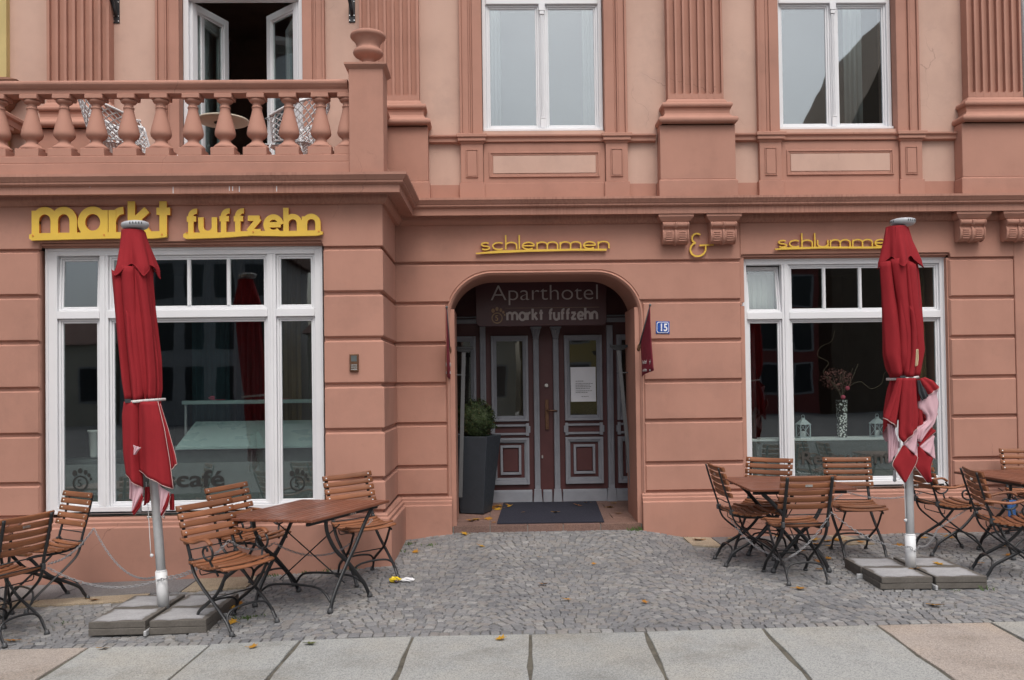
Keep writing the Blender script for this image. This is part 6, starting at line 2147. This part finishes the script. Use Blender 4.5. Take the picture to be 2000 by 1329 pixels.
F([(335, 268), (332, 600), (336, 780), (338, 850)], [(492, 268), (545, 500), (585, 760), (612, 1010)], -0.130, 'parasol_red', bulge=0.055, nr=2.2, pipe='br')
F([(480, 290), (530, 480), (575, 700), (588, 852)], [(494, 290), (560, 500), (620, 720), (636, 802)], -0.085, 'parasol_red', bulge=0.02, nr=1, pipe='br')
F([(222, 882), (224, 1000), (222, 1085)], [(268, 920), (268, 1050), (266, 1118)], -0.06, 'parasol_inner', bulge=0.02)
F([(264, 920), (268, 1050), (272, 1190)], [(356, 1000), (352, 1060), (276, 1194)], -0.10, 'parasol_inner', bulge=0.03)
F([(352, 1040), (310, 1130), (270, 1190)], [(362, 1080), (335, 1160), (282, 1228)], -0.115, 'parasol_red', bulge=0.01, pipe='r')
F([(340, 1000), (335, 1100), (330, 1165)], [(375, 1000), (378, 1080), (374, 1130)], -0.03, 'parasol_red', bulge=0.01)
F([(486, 960), (496, 1080), (514, 1205)], [(585, 1040), (578, 1090), (520, 1210)], -0.11, 'parasol_inner', bulge=0.03)
F([(580, 1040), (545, 1140), (512, 1200)], [(588, 1070), (570, 1160), (520, 1248)], -0.125, 'parasol_red', bulge=0.01, pipe='r')
F([(575, 1060), (560, 1130), (565, 1198)], [(590, 1060), (598, 1130), (601, 1198)], -0.06, 'parasol_red', bulge=0.01)
F([(315, 628), (322, 670), (328, 708)], [(378, 652), (350, 680), (330, 710)], -0.200, 'parasol_inner', bulge=0.008, pipe='r')
m = MB(); m.lathe([(0.0, -0.03), (0.016, -0.02), (0.012, 0.0), (0.015, 0.02), (0.010, 0.045), (0.010, 0.07)], 10, ((275 - 321.5) / sL, 0.02, zl(990))); part('rib_end', m, 'grey_plastic', tL)

# overlapping pleats of the gathered cloth between collar and strap
def FU(left, right, depth, **kw):
    refU = (0, 0, (200 - 321.5) / sL + 0.0, zl(420))
    return flap(tL, LB, sL * 4.43, refU, left, right, depth, 'parasol_red', **kw)
FU([(152, 470), (185, 900), (232, 1400), (262, 1590)], [(262, 520), (285, 950), (312, 1400), (330, 1590)], -0.088, bulge=0.045, nr=1.3, rip=0.008)
FU([(236, 440), (268, 900), (318, 1400), (335, 1590)], [(350, 450), (372, 900), (420, 1400), (425, 1590)], -0.108, bulge=0.040, nr=1.2, rip=0.007)
FU([(345, 460), (395, 900), (432, 1400), (440, 1590)], [(438, 520), (490, 950), (520, 1400), (512, 1590)], -0.084, bulge=0.040, nr=1.4, rip=0.008)
FU([(290, 800), (300, 1100), (330, 1420), (352, 1590)], [(330, 860), (352, 1150), (392, 1420), (392, 1590)], -0.140, bulge=0.022, nr=0.8, rip=0.004)
# right parasol
RB = (3.520, -2.075, 0.072)
sR = 233.0
def zr_(y): return (1104 - y) / sR
tabc = [(zr_(y), (x - 1779.3 + 0.0216 * (1104 - y)) / sR) for y, x in ((940, 1772), (860, 1770), (800, 1768), (760, 1766), (735, 1764), (700, 1764), (640, 1762), (560, 1757), (520, 1754), (490, 1753), (437, 1750))]
tabr = [(zr_(y), h / sR) for y, h in ((940, 38), (860, 40), (800, 38), (760, 31), (735, 25), (715, 33), (690, 38), (640, 38), (560, 36), (520, 35), (480, 30), (437, 21))]
flapt = [(zr_(y), h / sR) for y, h in ((530, 44), (505, 42), (480, 35), (455, 27), (437, 22))]
tR, cxR = parasol('closed_parasol', 'closed red parasol at the right with pink lining folded outwards at its foot', RB, -0.005, 2.905, tabc, tabr, zr_(850), zr_(520), flapt, zr_(735), 8)
refR = (0, 0, (1680 - 1779.3) / sR + 0.03, zr_(680))
k2 = sR * 4.744
def H(left, right, depth, mat, **kw):
    return flap(tR, RB, k2, refR, left, right, depth, mat, **kw)
H([(282, 262), (225, 430), (148, 625)], [(330, 262), (300, 500), (272, 712)], -0.125, 'parasol_red', bulge=0.03, pipe='b')
H([(318, 262), (285, 560), (272, 800), (318, 852)], [(445, 262), (455, 500), (468, 600), (452, 700)], -0.140, 'parasol_red', bulge=0.04, nr=2.5, pipe='b')
H([(430, 262), (450, 450), (468, 560)], [(470, 262), (500, 420), (540, 640)], -0.115, 'parasol_red', bulge=0.02)
H([(438, 275), (470, 330), (540, 425)], [(520, 258), (600, 290), (660, 348)], -0.155, 'parasol_red', bulge=0.02, pipe='b')
H([(448, 285), (455, 400), (485, 470)], [(470, 285), (520, 370), (545, 430)], -0.160, 'dark_cloth', bulge=0.02)
H([(520, 420), (470, 480), (462, 540), (535, 600), (545, 650), (450, 720), (455, 840)], [(662, 350), (640, 420), (660, 500), (640, 600), (610, 690), (565, 740), (470, 850)], -0.130, 'parasol_inner', bulge=0.035, nr=2.5)
H([(452, 850), (520, 760), (560, 700)], [(466, 895), (560, 810), (627, 760)], -0.140, 'parasol_red', bulge=0.012, pipe='r')
H([(655, 540), (640, 620), (600, 700)], [(668, 540), (682, 600), (620, 728)], -0.07, 'parasol_red', bulge=0.012, pipe='r')
H([(222, 682), (220, 850), (218, 1045)], [(270, 705), (285, 810), (240, 1030)], -0.055, 'parasol_inner', bulge=0.02)
H([(266, 712), (270, 820), (226, 1040)], [(274, 800), (318, 855), (312, 900)], -0.075, 'parasol_inner', bulge=0.015)
H([(452, 700), (380, 800), (322, 862)], [(456, 720), (458, 860), (460, 1005)], -0.120, 'parasol_inner', bulge=0.03)
H([(322, 880), (230, 1020), (218, 1060), (322, 1215)], [(330, 880), (455, 985), (440, 1040), (332, 1215)], -0.130, 'parasol_red', bulge=0.025, nr=1, pipe='lr')
H([(462, 890), (455, 1000), (432, 1075), (545, 1222)], [(470, 890), (600, 1000), (578, 1070), (575, 1205)], -0.120, 'parasol_red', bulge=0.03, nr=1, pipe='lr')
H([(600, 788), (530, 840), (462, 890)], [(598, 800), (608, 900), (612, 1010)], -0.130, 'parasol_inner', bulge=0.025)
H([(440, 0), (436, 90), (434, 160), (440, 150)], [(470, 0), (470, 90), (462, 130), (450, 150)], -0.150, 'beige_cloth', bulge=0.012)
def HU(left, right, depth, **kw):
    refU = (0, 0, (1680 - 1779.3) / sR + 0.015, zr_(410))
    return flap(tR, RB, sR * 4.43, refU, left, right, depth, 'parasol_red', **kw)
HU([(166, 440), (182, 800), (200, 1240), (262, 1430)], [(262, 430), (300, 760), (372, 1150), (352, 1430)], -0.088, bulge=0.045, nr=1.2, rip=0.008)
HU([(250, 420), (300, 760), (352, 1080), (340, 1430)], [(380, 400), (392, 760), (432, 1150), (420, 1430)], -0.112, bulge=0.036, nr=1.3, rip=0.008)
HU([(370, 420), (400, 760), (455, 1140), (425, 1430)], [(482, 470), (505, 800), (542, 1200), (490, 1430)], -0.086, bulge=0.042, nr=1.3, rip=0.008)
HU([(392, 820), (405, 1000), (402, 1240), (370, 1430)], [(432, 900), (452, 1060), (446, 1240), (415, 1430)], -0.142, bulge=0.022, nr=0.8, rip=0.004)
m = MB(); m.lathe([(0.0, -0.03), (0.016, -0.02), (0.012, 0.0), (0.015, 0.02), (0.010, 0.045), (0.010, 0.07)], 10, ((1753 - 1779.3) / sR, 0.02, zr_(933))); part('rib_end', m, 'grey_plastic', tR)

# concrete slabs weighing the parasol feet, two layers of four
def slab_stack(cx_, cy_, rz, sz, which, zb):
    order = [(-1, -1, 'front left'), (1, -1, 'front right'), (-1, 1, 'rear left'), (1, 1, 'rear right')]
    for sx, sy_, nm in order:
        for lay, ln in ((0, 'lower'), (1, 'upper')):
            m = MB(); h = sz / 2
            m.box(-h, h, -h, h, 0.0, 0.047)
            x = cx_ + math.cos(rz) * sx * (h + 0.012) - math.sin(rz) * sy_ * (h + 0.006) + random.uniform(-0.006, 0.006)
            y = cy_ + math.sin(rz) * sx * (h + 0.012) + math.cos(rz) * sy_ * (h + 0.006) + random.uniform(-0.006, 0.006)
            z = zb + 0.001 + lay * 0.0485
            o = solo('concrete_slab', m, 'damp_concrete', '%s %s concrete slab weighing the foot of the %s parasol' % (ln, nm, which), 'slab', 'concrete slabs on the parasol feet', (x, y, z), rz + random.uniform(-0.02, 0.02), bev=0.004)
            if cx_ < 0:
                o.rotation_euler = (0, -0.012, o.rotation_euler[2])
    t = thing('parasol_foot', 'steel cross foot under the concrete slabs of the %s parasol' % which, 'stand', (cx_, cy_, zb), rz, 'steel feet of the parasols')
    for a in (0, PI / 2):
        m = MB(); m.box(-0.46, 0.46, -0.010, 0.010, 0.0, 0.040); m.xf(Matrix.Rotation(a, 4, 'Z'))
        if a:
            m.v = [(x, y, z * 0.9) for x, y, z in m.v]
        part('steel_bar', m, 'aluminium', t, 0.003, 1)
slab_stack(-2.475, -2.645, R(0), 0.405, 'left', -0.110)
slab_stack(3.520, -2.085, R(-2), 0.405, 'right', -0.026)
# ------------------------------------------------------------------ security chains
def chain(label, nodes):
    """one continuous chain through nodes; nodes = [(point, sag to the next point)]"""
    m = MB()
    pts = []
    for (a, sag), (b, _) in zip(nodes[:-1], nodes[1:]):
        a, b = Vector(a), Vector(b)
        n = max(3, int(((b - a).length + sag * 0.9) / 0.027))
        for i in range(n):
            u = i / n
            p = a.lerp(b, u)
            p.z -= sag * 4 * u * (1 - u)
            pts.append(p)
    pts.append(Vector(nodes[-1][0]))
    for i in range(len(pts) - 1):
        c = (pts[i] + pts[i + 1]) / 2
        d = (pts[i + 1] - pts[i]).normalized()
        up = d.cross(Vector((0, 1, 0.3))).normalized()
        sd = d.cross(up)
        w = up if i % 2 else sd
        ring = [c + d * (0.0185 * math.cos(2 * PI * k / 8)) + w * (0.0085 * math.sin(2 * PI * k / 8)) for k in range(8)]
        m.tube(ring + [ring[0]], 0.0026, 4, cap=False)
    return solo('chain', m, 'chain_steel', label, 'chain', 'steel chains securing the chairs')
chain('steel chain looped from the left edge chairs past the left parasol to the left table', [
    ((-3.30, -2.80, 0.33), 0.10), ((-2.52, -2.655, 0.20), 0.08), ((-1.98, -2.74, 0.50), 0.06), ((-1.72, -2.42, 0.42), 0.05), ((-1.34, -2.05, 0.26), 0.05), ((-1.05, -1.66, 0.48), 0.0)])
chain('upper steel chain sagging between the bay wall chair and the left parasol pole', [
    ((-3.30, -2.80, 0.36), 0.06), ((-3.30, -2.03, 0.50), 0.15), ((-2.575, -2.60, 0.21), 0.08), ((-2.02, -2.70, 0.47), 0.0)])
chain('steel chain looped between the right table chairs and round the right parasol pole', [
    ((2.16, -1.46, 0.40), 0.06), ((2.40, -1.92, 0.16), 0.04), ((2.44, -2.24, 0.20), 0.05), ((2.79, -2.24, 0.56), 0.08), ((3.49, -2.135, 0.245), 0.04), ((3.58, -2.10, 0.245), 0.06), ((4.13, -1.32, 0.25), 0.0), ((4.60, -1.14, 0.46), 0.04), ((5.20, -1.55, 0.42), 0.0)])
chain('thin steel chain hanging behind the right table along the shop window wall', [
    ((2.95, -1.25, 0.45), 0.03), ((3.38, -1.06, 0.58), 0.06), ((4.15, -1.00, 0.55), 0.0)])

# ------------------------------------------------------------------ fallen leaves
def maple(seed):
    r = random.Random(seed)
    m = MB()
    pts = []
    lobes = [(-150, .55), (-125, .28), (-95, .82), (-68, .42), (-40, .95), (-18, .45), (0, 1.05), (18, .45), (40, .95), (68, .42), (95, .82), (125, .28), (150, .55), (180, .16)]
    for a, d in lobes:
        d *= r.uniform(.85, 1.12)
        aa = R(a + r.uniform(-6, 6) + 90)
        x, y = d * math.cos(aa), d * math.sin(aa)
        pts.append((x, y, 0.16 * (x * x + 0.7 * y * y) * r.uniform(.3, 1.2) + r.uniform(-.04, .06)))
    n = len(pts)
    m.add([(0, 0, 0.05)] + pts, [(0, i + 1, (i + 1) % n + 1) for i in range(n)], 0, True)
    m.tube([(0, -0.1, 0.04), (0.03, -0.9, 0.1)], 0.025, 4)
    return m
LM = []
for s_ in range(5):
    LM.append(maple(s_).mesh('maple_leaf', ['autumn_leaf']))
LG = maple(9).mesh('maple_leaf', ['green_leaf'])
def leaf_at(x, y, s, label, group, z=None, mesh=None):
    o = link('fallen_leaf', mesh or random.choice(LM))
    o.location = (x, y, (gz(x, y) + 0.013) if z is None else z + 0.004)
    o.rotation_euler = (random.uniform(-.25, .25), random.uniform(-.25, .25), random.uniform(0, 6.28))
    o.scale = (s * 1.2, s * 1.2, s * 1.2)
    tagp(o, label, 'leaf', group)
gl = ['ochre fallen leaf on the cobbles in the middle before the doormat', 'orange fallen leaf on the cobbles nearer the granite slabs below the door', 'small leaf on the cobbles close to the door step', 'brown leaf on the cobbles near the slabs right of centre', 'yellow leaf on the cobbles right of the doormat', 'leaf on the cobbles at the left foot of the door pier', 'yellow maple leaf on the cobbles in front of the right table chair', 'ochre leaf under the near side of the right table', 'large ochre leaf on the cobbles near the lower right corner', 'orange leaf on the cobbles at the bay corner', 'orange leaf at the left end of the door step', 'small orange leaf beside the plinth of the bay corner']
for gi, (x, y, s) in enumerate(((0.42, -2.10, .055), (0.56, -2.62, .045), (0.45, -1.05, .03), (1.15, -2.75, .035), (0.92, -1.35, .03), (-0.12, -0.62, .05), (2.45, -2.42, .065), (2.86, -1.75, .04), (3.25, -3.0, .07), (-0.75, -0.72, .05), (-0.28, -0.12, .055), (-0.80, -0.25, .04))):
    leaf_at(x, y, s, gl[gi], 'fallen maple leaves on the open cobbles')
for x, y, s, l in ((0.05, -3.62, .05, 'brown fallen leaf on the middle granite slab'), (-1.60, -3.55, .045, 'orange fallen leaf on a granite slab in front of the nearest chair'), (-2.66, -3.36, .05, 'orange fallen leaf in the joint at the left granite slabs'), (-3.42, -3.08, .06, 'yellow fallen leaf at the lower left edge on the cobbles')):
    leaf_at(x, y, s, l, 'fallen leaves at the granite slabs')
leaf_at(-1.22, -3.58, .055, 'green fallen leaf on the granite slab at lower left', 'fallen leaves at the granite slabs', mesh=LG)
lb = 'fallen maple leaf among the furniture under the right shop window'
for x, y, s in ((2.15, -0.28, .085), (2.50, -0.25, .06), (3.02, -0.22, .06), (3.30, -0.40, .09), (3.40, -0.46, .07), (3.55, -0.42, .08), (3.25, -0.62, .06), (3.05, -0.55, .06), (2.75, -0.4, .06), (3.62, -0.50, .06), (3.72, -0.55, .05), (4.30, -0.92, .06), (4.02, -0.75, .06), (4.72, -0.35, .07), (4.45, -0.4, .05), (2.98, -1.45, .05), (3.10, -1.30, .05), (5.0, -0.9, .07), (4.8, -1.3, .05), (4.35, -1.62, .05), (3.35, -0.72, .05), (3.0, -0.92, .05), (3.9, -0.35, .05)):
    leaf_at(x, y, s, lb, 'fallen maple leaves under the right tables')
ln = 'fallen maple leaf lying on the red tiles of the door niche'
for x, y, s in ((-0.02, 1.05, .085), (0.03, 1.12, .08), (0.10, 1.16, .09), (0.18, 1.08, .07), (0.06, 0.95, .07), (0.22, 1.18, .075), (-0.22, 0.28, .075), (-0.16, 0.34, .07), (-0.05, 0.36, .06), (0.02, 0.14, .03), (1.38, 0.95, .06), (1.43, 0.55, .055), (1.47, 1.22, .05), (1.15, 1.28, .05)):
    leaf_at(x, y, s, ln, 'fallen maple leaves in the doorway', z=floor_z(y) + 0.002)
for x, y, s, l in ((1.02, 1.05, .065, 'yellow leaf at the rear right corner of the doormat'), (0.72, 0.62, .05, 'brown leaf in the middle right of the doormat'), (0.36, 0.66, .035, 'small orange leaf on the left half of the doormat')):
    leaf_at(x, y, s, l, 'fallen leaves on the doormat', z=floor_z(y) + 0.015)
leaf_at(3.50, -2.20, .05, 'orange leaf at the foot of the right parasol pole on the slabs', 'fallen leaves on the parasol slabs', z=0.072)
leaf_at(3.78, -2.02, .06, 'yellow leaf on the rear right slab of the right parasol', 'fallen leaves on the parasol slabs', z=0.072)
leaf_at(-2.06, -2.25, .06, 'orange leaf on the cobbles behind the left parasol slabs', 'fallen leaves beside the left parasol')
leaf_at(-1.92, -2.86, .05, 'orange leaf under the nearest left chair', 'fallen leaves beside the left parasol')
leaf_at(-2.02, -2.40, .07, 'dark red leaf against the right edge of the left parasol slabs', 'fallen leaves beside the left parasol')
leaf_at(-3.36, -1.93, .05, 'yellow leaf at the foot of the chair by the bay wall', 'fallen leaves beside the left parasol')

# ------------------------------------------------------------------ weeds in the joints at the foot of the walls
def weeds(label, spots):
    m = MB()
    for x, y, n, h in spots:
        for i in range(n):
            px, py = x + random.gauss(0, .035), y + random.gauss(0, .02)
            z = gz(px, py) - 0.01
            a = random.uniform(0, 6.28); l = random.uniform(.3, 1) * h
            dx, dy = math.cos(a) * l * .6, math.sin(a) * l * .6
            w = .004
            m.add([(px - w, py, z), (px + w, py, z), (px + dx * .6 + w * .7, py + dy * .6, z + l * .8), (px + dx, py + dy, z + l)], [(0, 1, 2, 3)])
    o = part('weeds', m, 'weed_green')
    o['kind'] = 'stuff'; o['label'] = label; o['category'] = 'weeds'
weeds('small green weeds growing in the joints at the foot of the walls', [(1.56, -0.03, 60, .06), (1.50, -0.05, 30, .05), (-0.62, -0.45, 30, .04), (-0.85, -0.30, 22, .04), (-0.92, -0.62, 20, .04), (-1.30, -1.27, 24, .05), (-1.70, -1.28, 24, .045), (-2.0, -1.27, 20, .04), (-1.52, -1.26, 18, .05), (-1.86, -2.75, 40, .04), (-1.80, -2.70, 20, .03), (-0.30, -0.06, 14, .03), (4.35, -0.05, 14, .04), (2.06, -0.08, 14, .03), (3.92, -2.52, 18, .05), (3.65, -2.54, 14, .03), (4.5, -2.3, 20, .03), (-3.3, -2.6, 14, .03), (1.72, -0.04, 10, .03)])

# crumpled wrapper
t = thing('crumpled_wrapper', 'crumpled yellow and white snack wrapper by the bay corner chair leg', 'litter', (-0.80, -1.90, gz(-0.80, -1.90)))
def crumple(name, mat, c, sx, sy_, sz_, seed):
    r = random.Random(seed)
    m = MB()
    n, k = 12, 7
    vs = []
    for i in range(k + 1):
        for j in range(n):
            a, b = 2 * PI * j / n, PI * i / k
            q = r.uniform(.65, 1.15)
            vs.append((c[0] + sx * q * math.sin(b) * math.cos(a), c[1] + sy_ * q * math.sin(b) * math.sin(a), c[2] + sz_ * (1 + q * math.cos(b))))
    m.add(vs, [(i * n + j, (i + 1) * n + j, (i + 1) * n + (j + 1) % n, i * n + (j + 1) % n) for i in range(k) for j in range(n)])
    part(name, m, mat, t)
crumple('printed_end', 'wrapper_yellow', (-0.03, 0, 0.002), .055, .04, .024, 1)
crumple('torn_end', 'wrapper_white', (0.07, 0.015, 0.002), .065, .032, .018, 2)
crumple('printed_patch', 'wrapper_dark', (-0.015, -0.025, 0.004), .022, .018, .018, 3)
m = MB(); m.box(-0.05, 0.05, -0.09, 0.09, 0, 0.02)
cl = MB()
n = 8
vs = [(-0.04 + 0.08 * i / n, -0.004 + 0.012 * math.sin(i * 1.3 + j * .7), -0.16 * j / n) for i in range(n + 1) for j in range(n + 1)]
cl.add(vs, [(i * (n + 1) + j, i * (n + 1) + j + 1, (i + 1) * (n + 1) + j + 1, (i + 1) * (n + 1) + j) for i in range(n) for j in range(n)], 0, True)
o = solo('blue_cloth', cl, 'blue_cloth', 'small piece of blue cloth hanging under the table at the right picture edge', 'cloth', loc=(4.66, -1.62, 0.55))
s_ = o.modifiers.new('cloth', 'SOLIDIFY'); s_.thickness = 0.006

# ------------------------------------------------------------------ the other side of the square, mirrored in the panes
def town_house(x0, x1, y0, y1, h, roof, mat, label, nw, floors):
    t = thing('town_house', label, 'building', ((x0 + x1) / 2, y0, 0), 0, 'houses across the square')
    w, d = (x1 - x0) / 2, y0 - y1
    m = MB(); m.box(-w, w, -d, 0, -0.4, h); part('wall', m, mat, t)
    m = MB(); m.add([(-w - .3, 0.3, h), (w + .3, 0.3, h), (w + .3, -d - .3, h), (-w - .3, -d - .3, h), (-w, -d / 2, h + roof), (w, -d / 2, h + roof)], [(0, 1, 5, 4), (2, 3, 4, 5), (1, 2, 5), (3, 0, 4), (3, 2, 1, 0)])
    part('roof', m, 'opp_roof', t)
    for f in range(floors):
        for i in range(nw):
            x = -w + (i + .5) * 2 * w / nw
            z = 1.0 + f * (h - 0.8) / floors
            hh = min(1.8, (h - 0.8) / floors - 0.9)
            f_ = MB(); f_.ring(x - .62, x + .62, z - .1, z + hh + .1, .12, -.02, .04)
            f_.v = [(a, -b, c) for a, b, c in f_.v]
            wf = part('window', f_, 'opp_grey', t)
            p = MB(); p.box(x - .5, x + .5, .0, .02, z, z + hh); part('pane', p, 'opp_window', wf)
town_house(-19.5, -11.6, -40, -50, 9.0, 4.0, 'opp_grey', 'grey town house across the square mirrored in the left shop window', 5, 3)
town_house(-40, -20.5, -42, -52, 4.2, 1.8, 'opp_cream', 'low cream house far across the square mirrored at the left edge pane', 7, 1)
town_house(-9.8, 1.5, -41, -51, 4.6, 1.6, 'opp_cream', 'low cream house across the square between the grey and the ochre house', 5, 1)
town_house(2.0, 10.5, -39, -49, 7.0, 3.0, 'opp_ochre', 'ochre town house across the square mirrored in the entrance door', 4, 2)
town_house(11.0, 18.5, -40, -50, 8.2, 4.5, 'opp_red', 'dark red town house across the square mirrored in the right shop window', 4, 3)
t = thing('church', 'brown gabled church with thin spire mirrored in the right upper window', 'building', (24.5, -42, 0))
m = MB(); m.prism_xz([(-4.6, -0.4), (5.0, -0.4), (5.0, 19.0), (1.2, 25.0), (-3.5, 16.0), (-4.4, 10.0)], -14, 0); part('gable', m, 'opp_brown', t)
m = MB(); m.lathe([(1.5, 0.0), (1.5, 0.15), (0.0, 0.15)], 24); m.xf(Matrix.Rotation(R(-90), 4, 'X')); m.xf(Matrix.Translation((0.3, 0.02, 10.5))); part('rose_window', m, 'opp_cream', t)
m = MB(); m.box(-5.2, -1.2, -22, -18, -0.4, 17.0); m.add([(-5.2, -22, 17.0), (-1.2, -22, 17.0), (-1.2, -18, 17.0), (-5.2, -18, 17.0), (-2.4, -20, 31.0)], [(0, 1, 4), (1, 2, 4), (2, 3, 4), (3, 0, 4)]); part('spire', m, 'opp_brown', t)
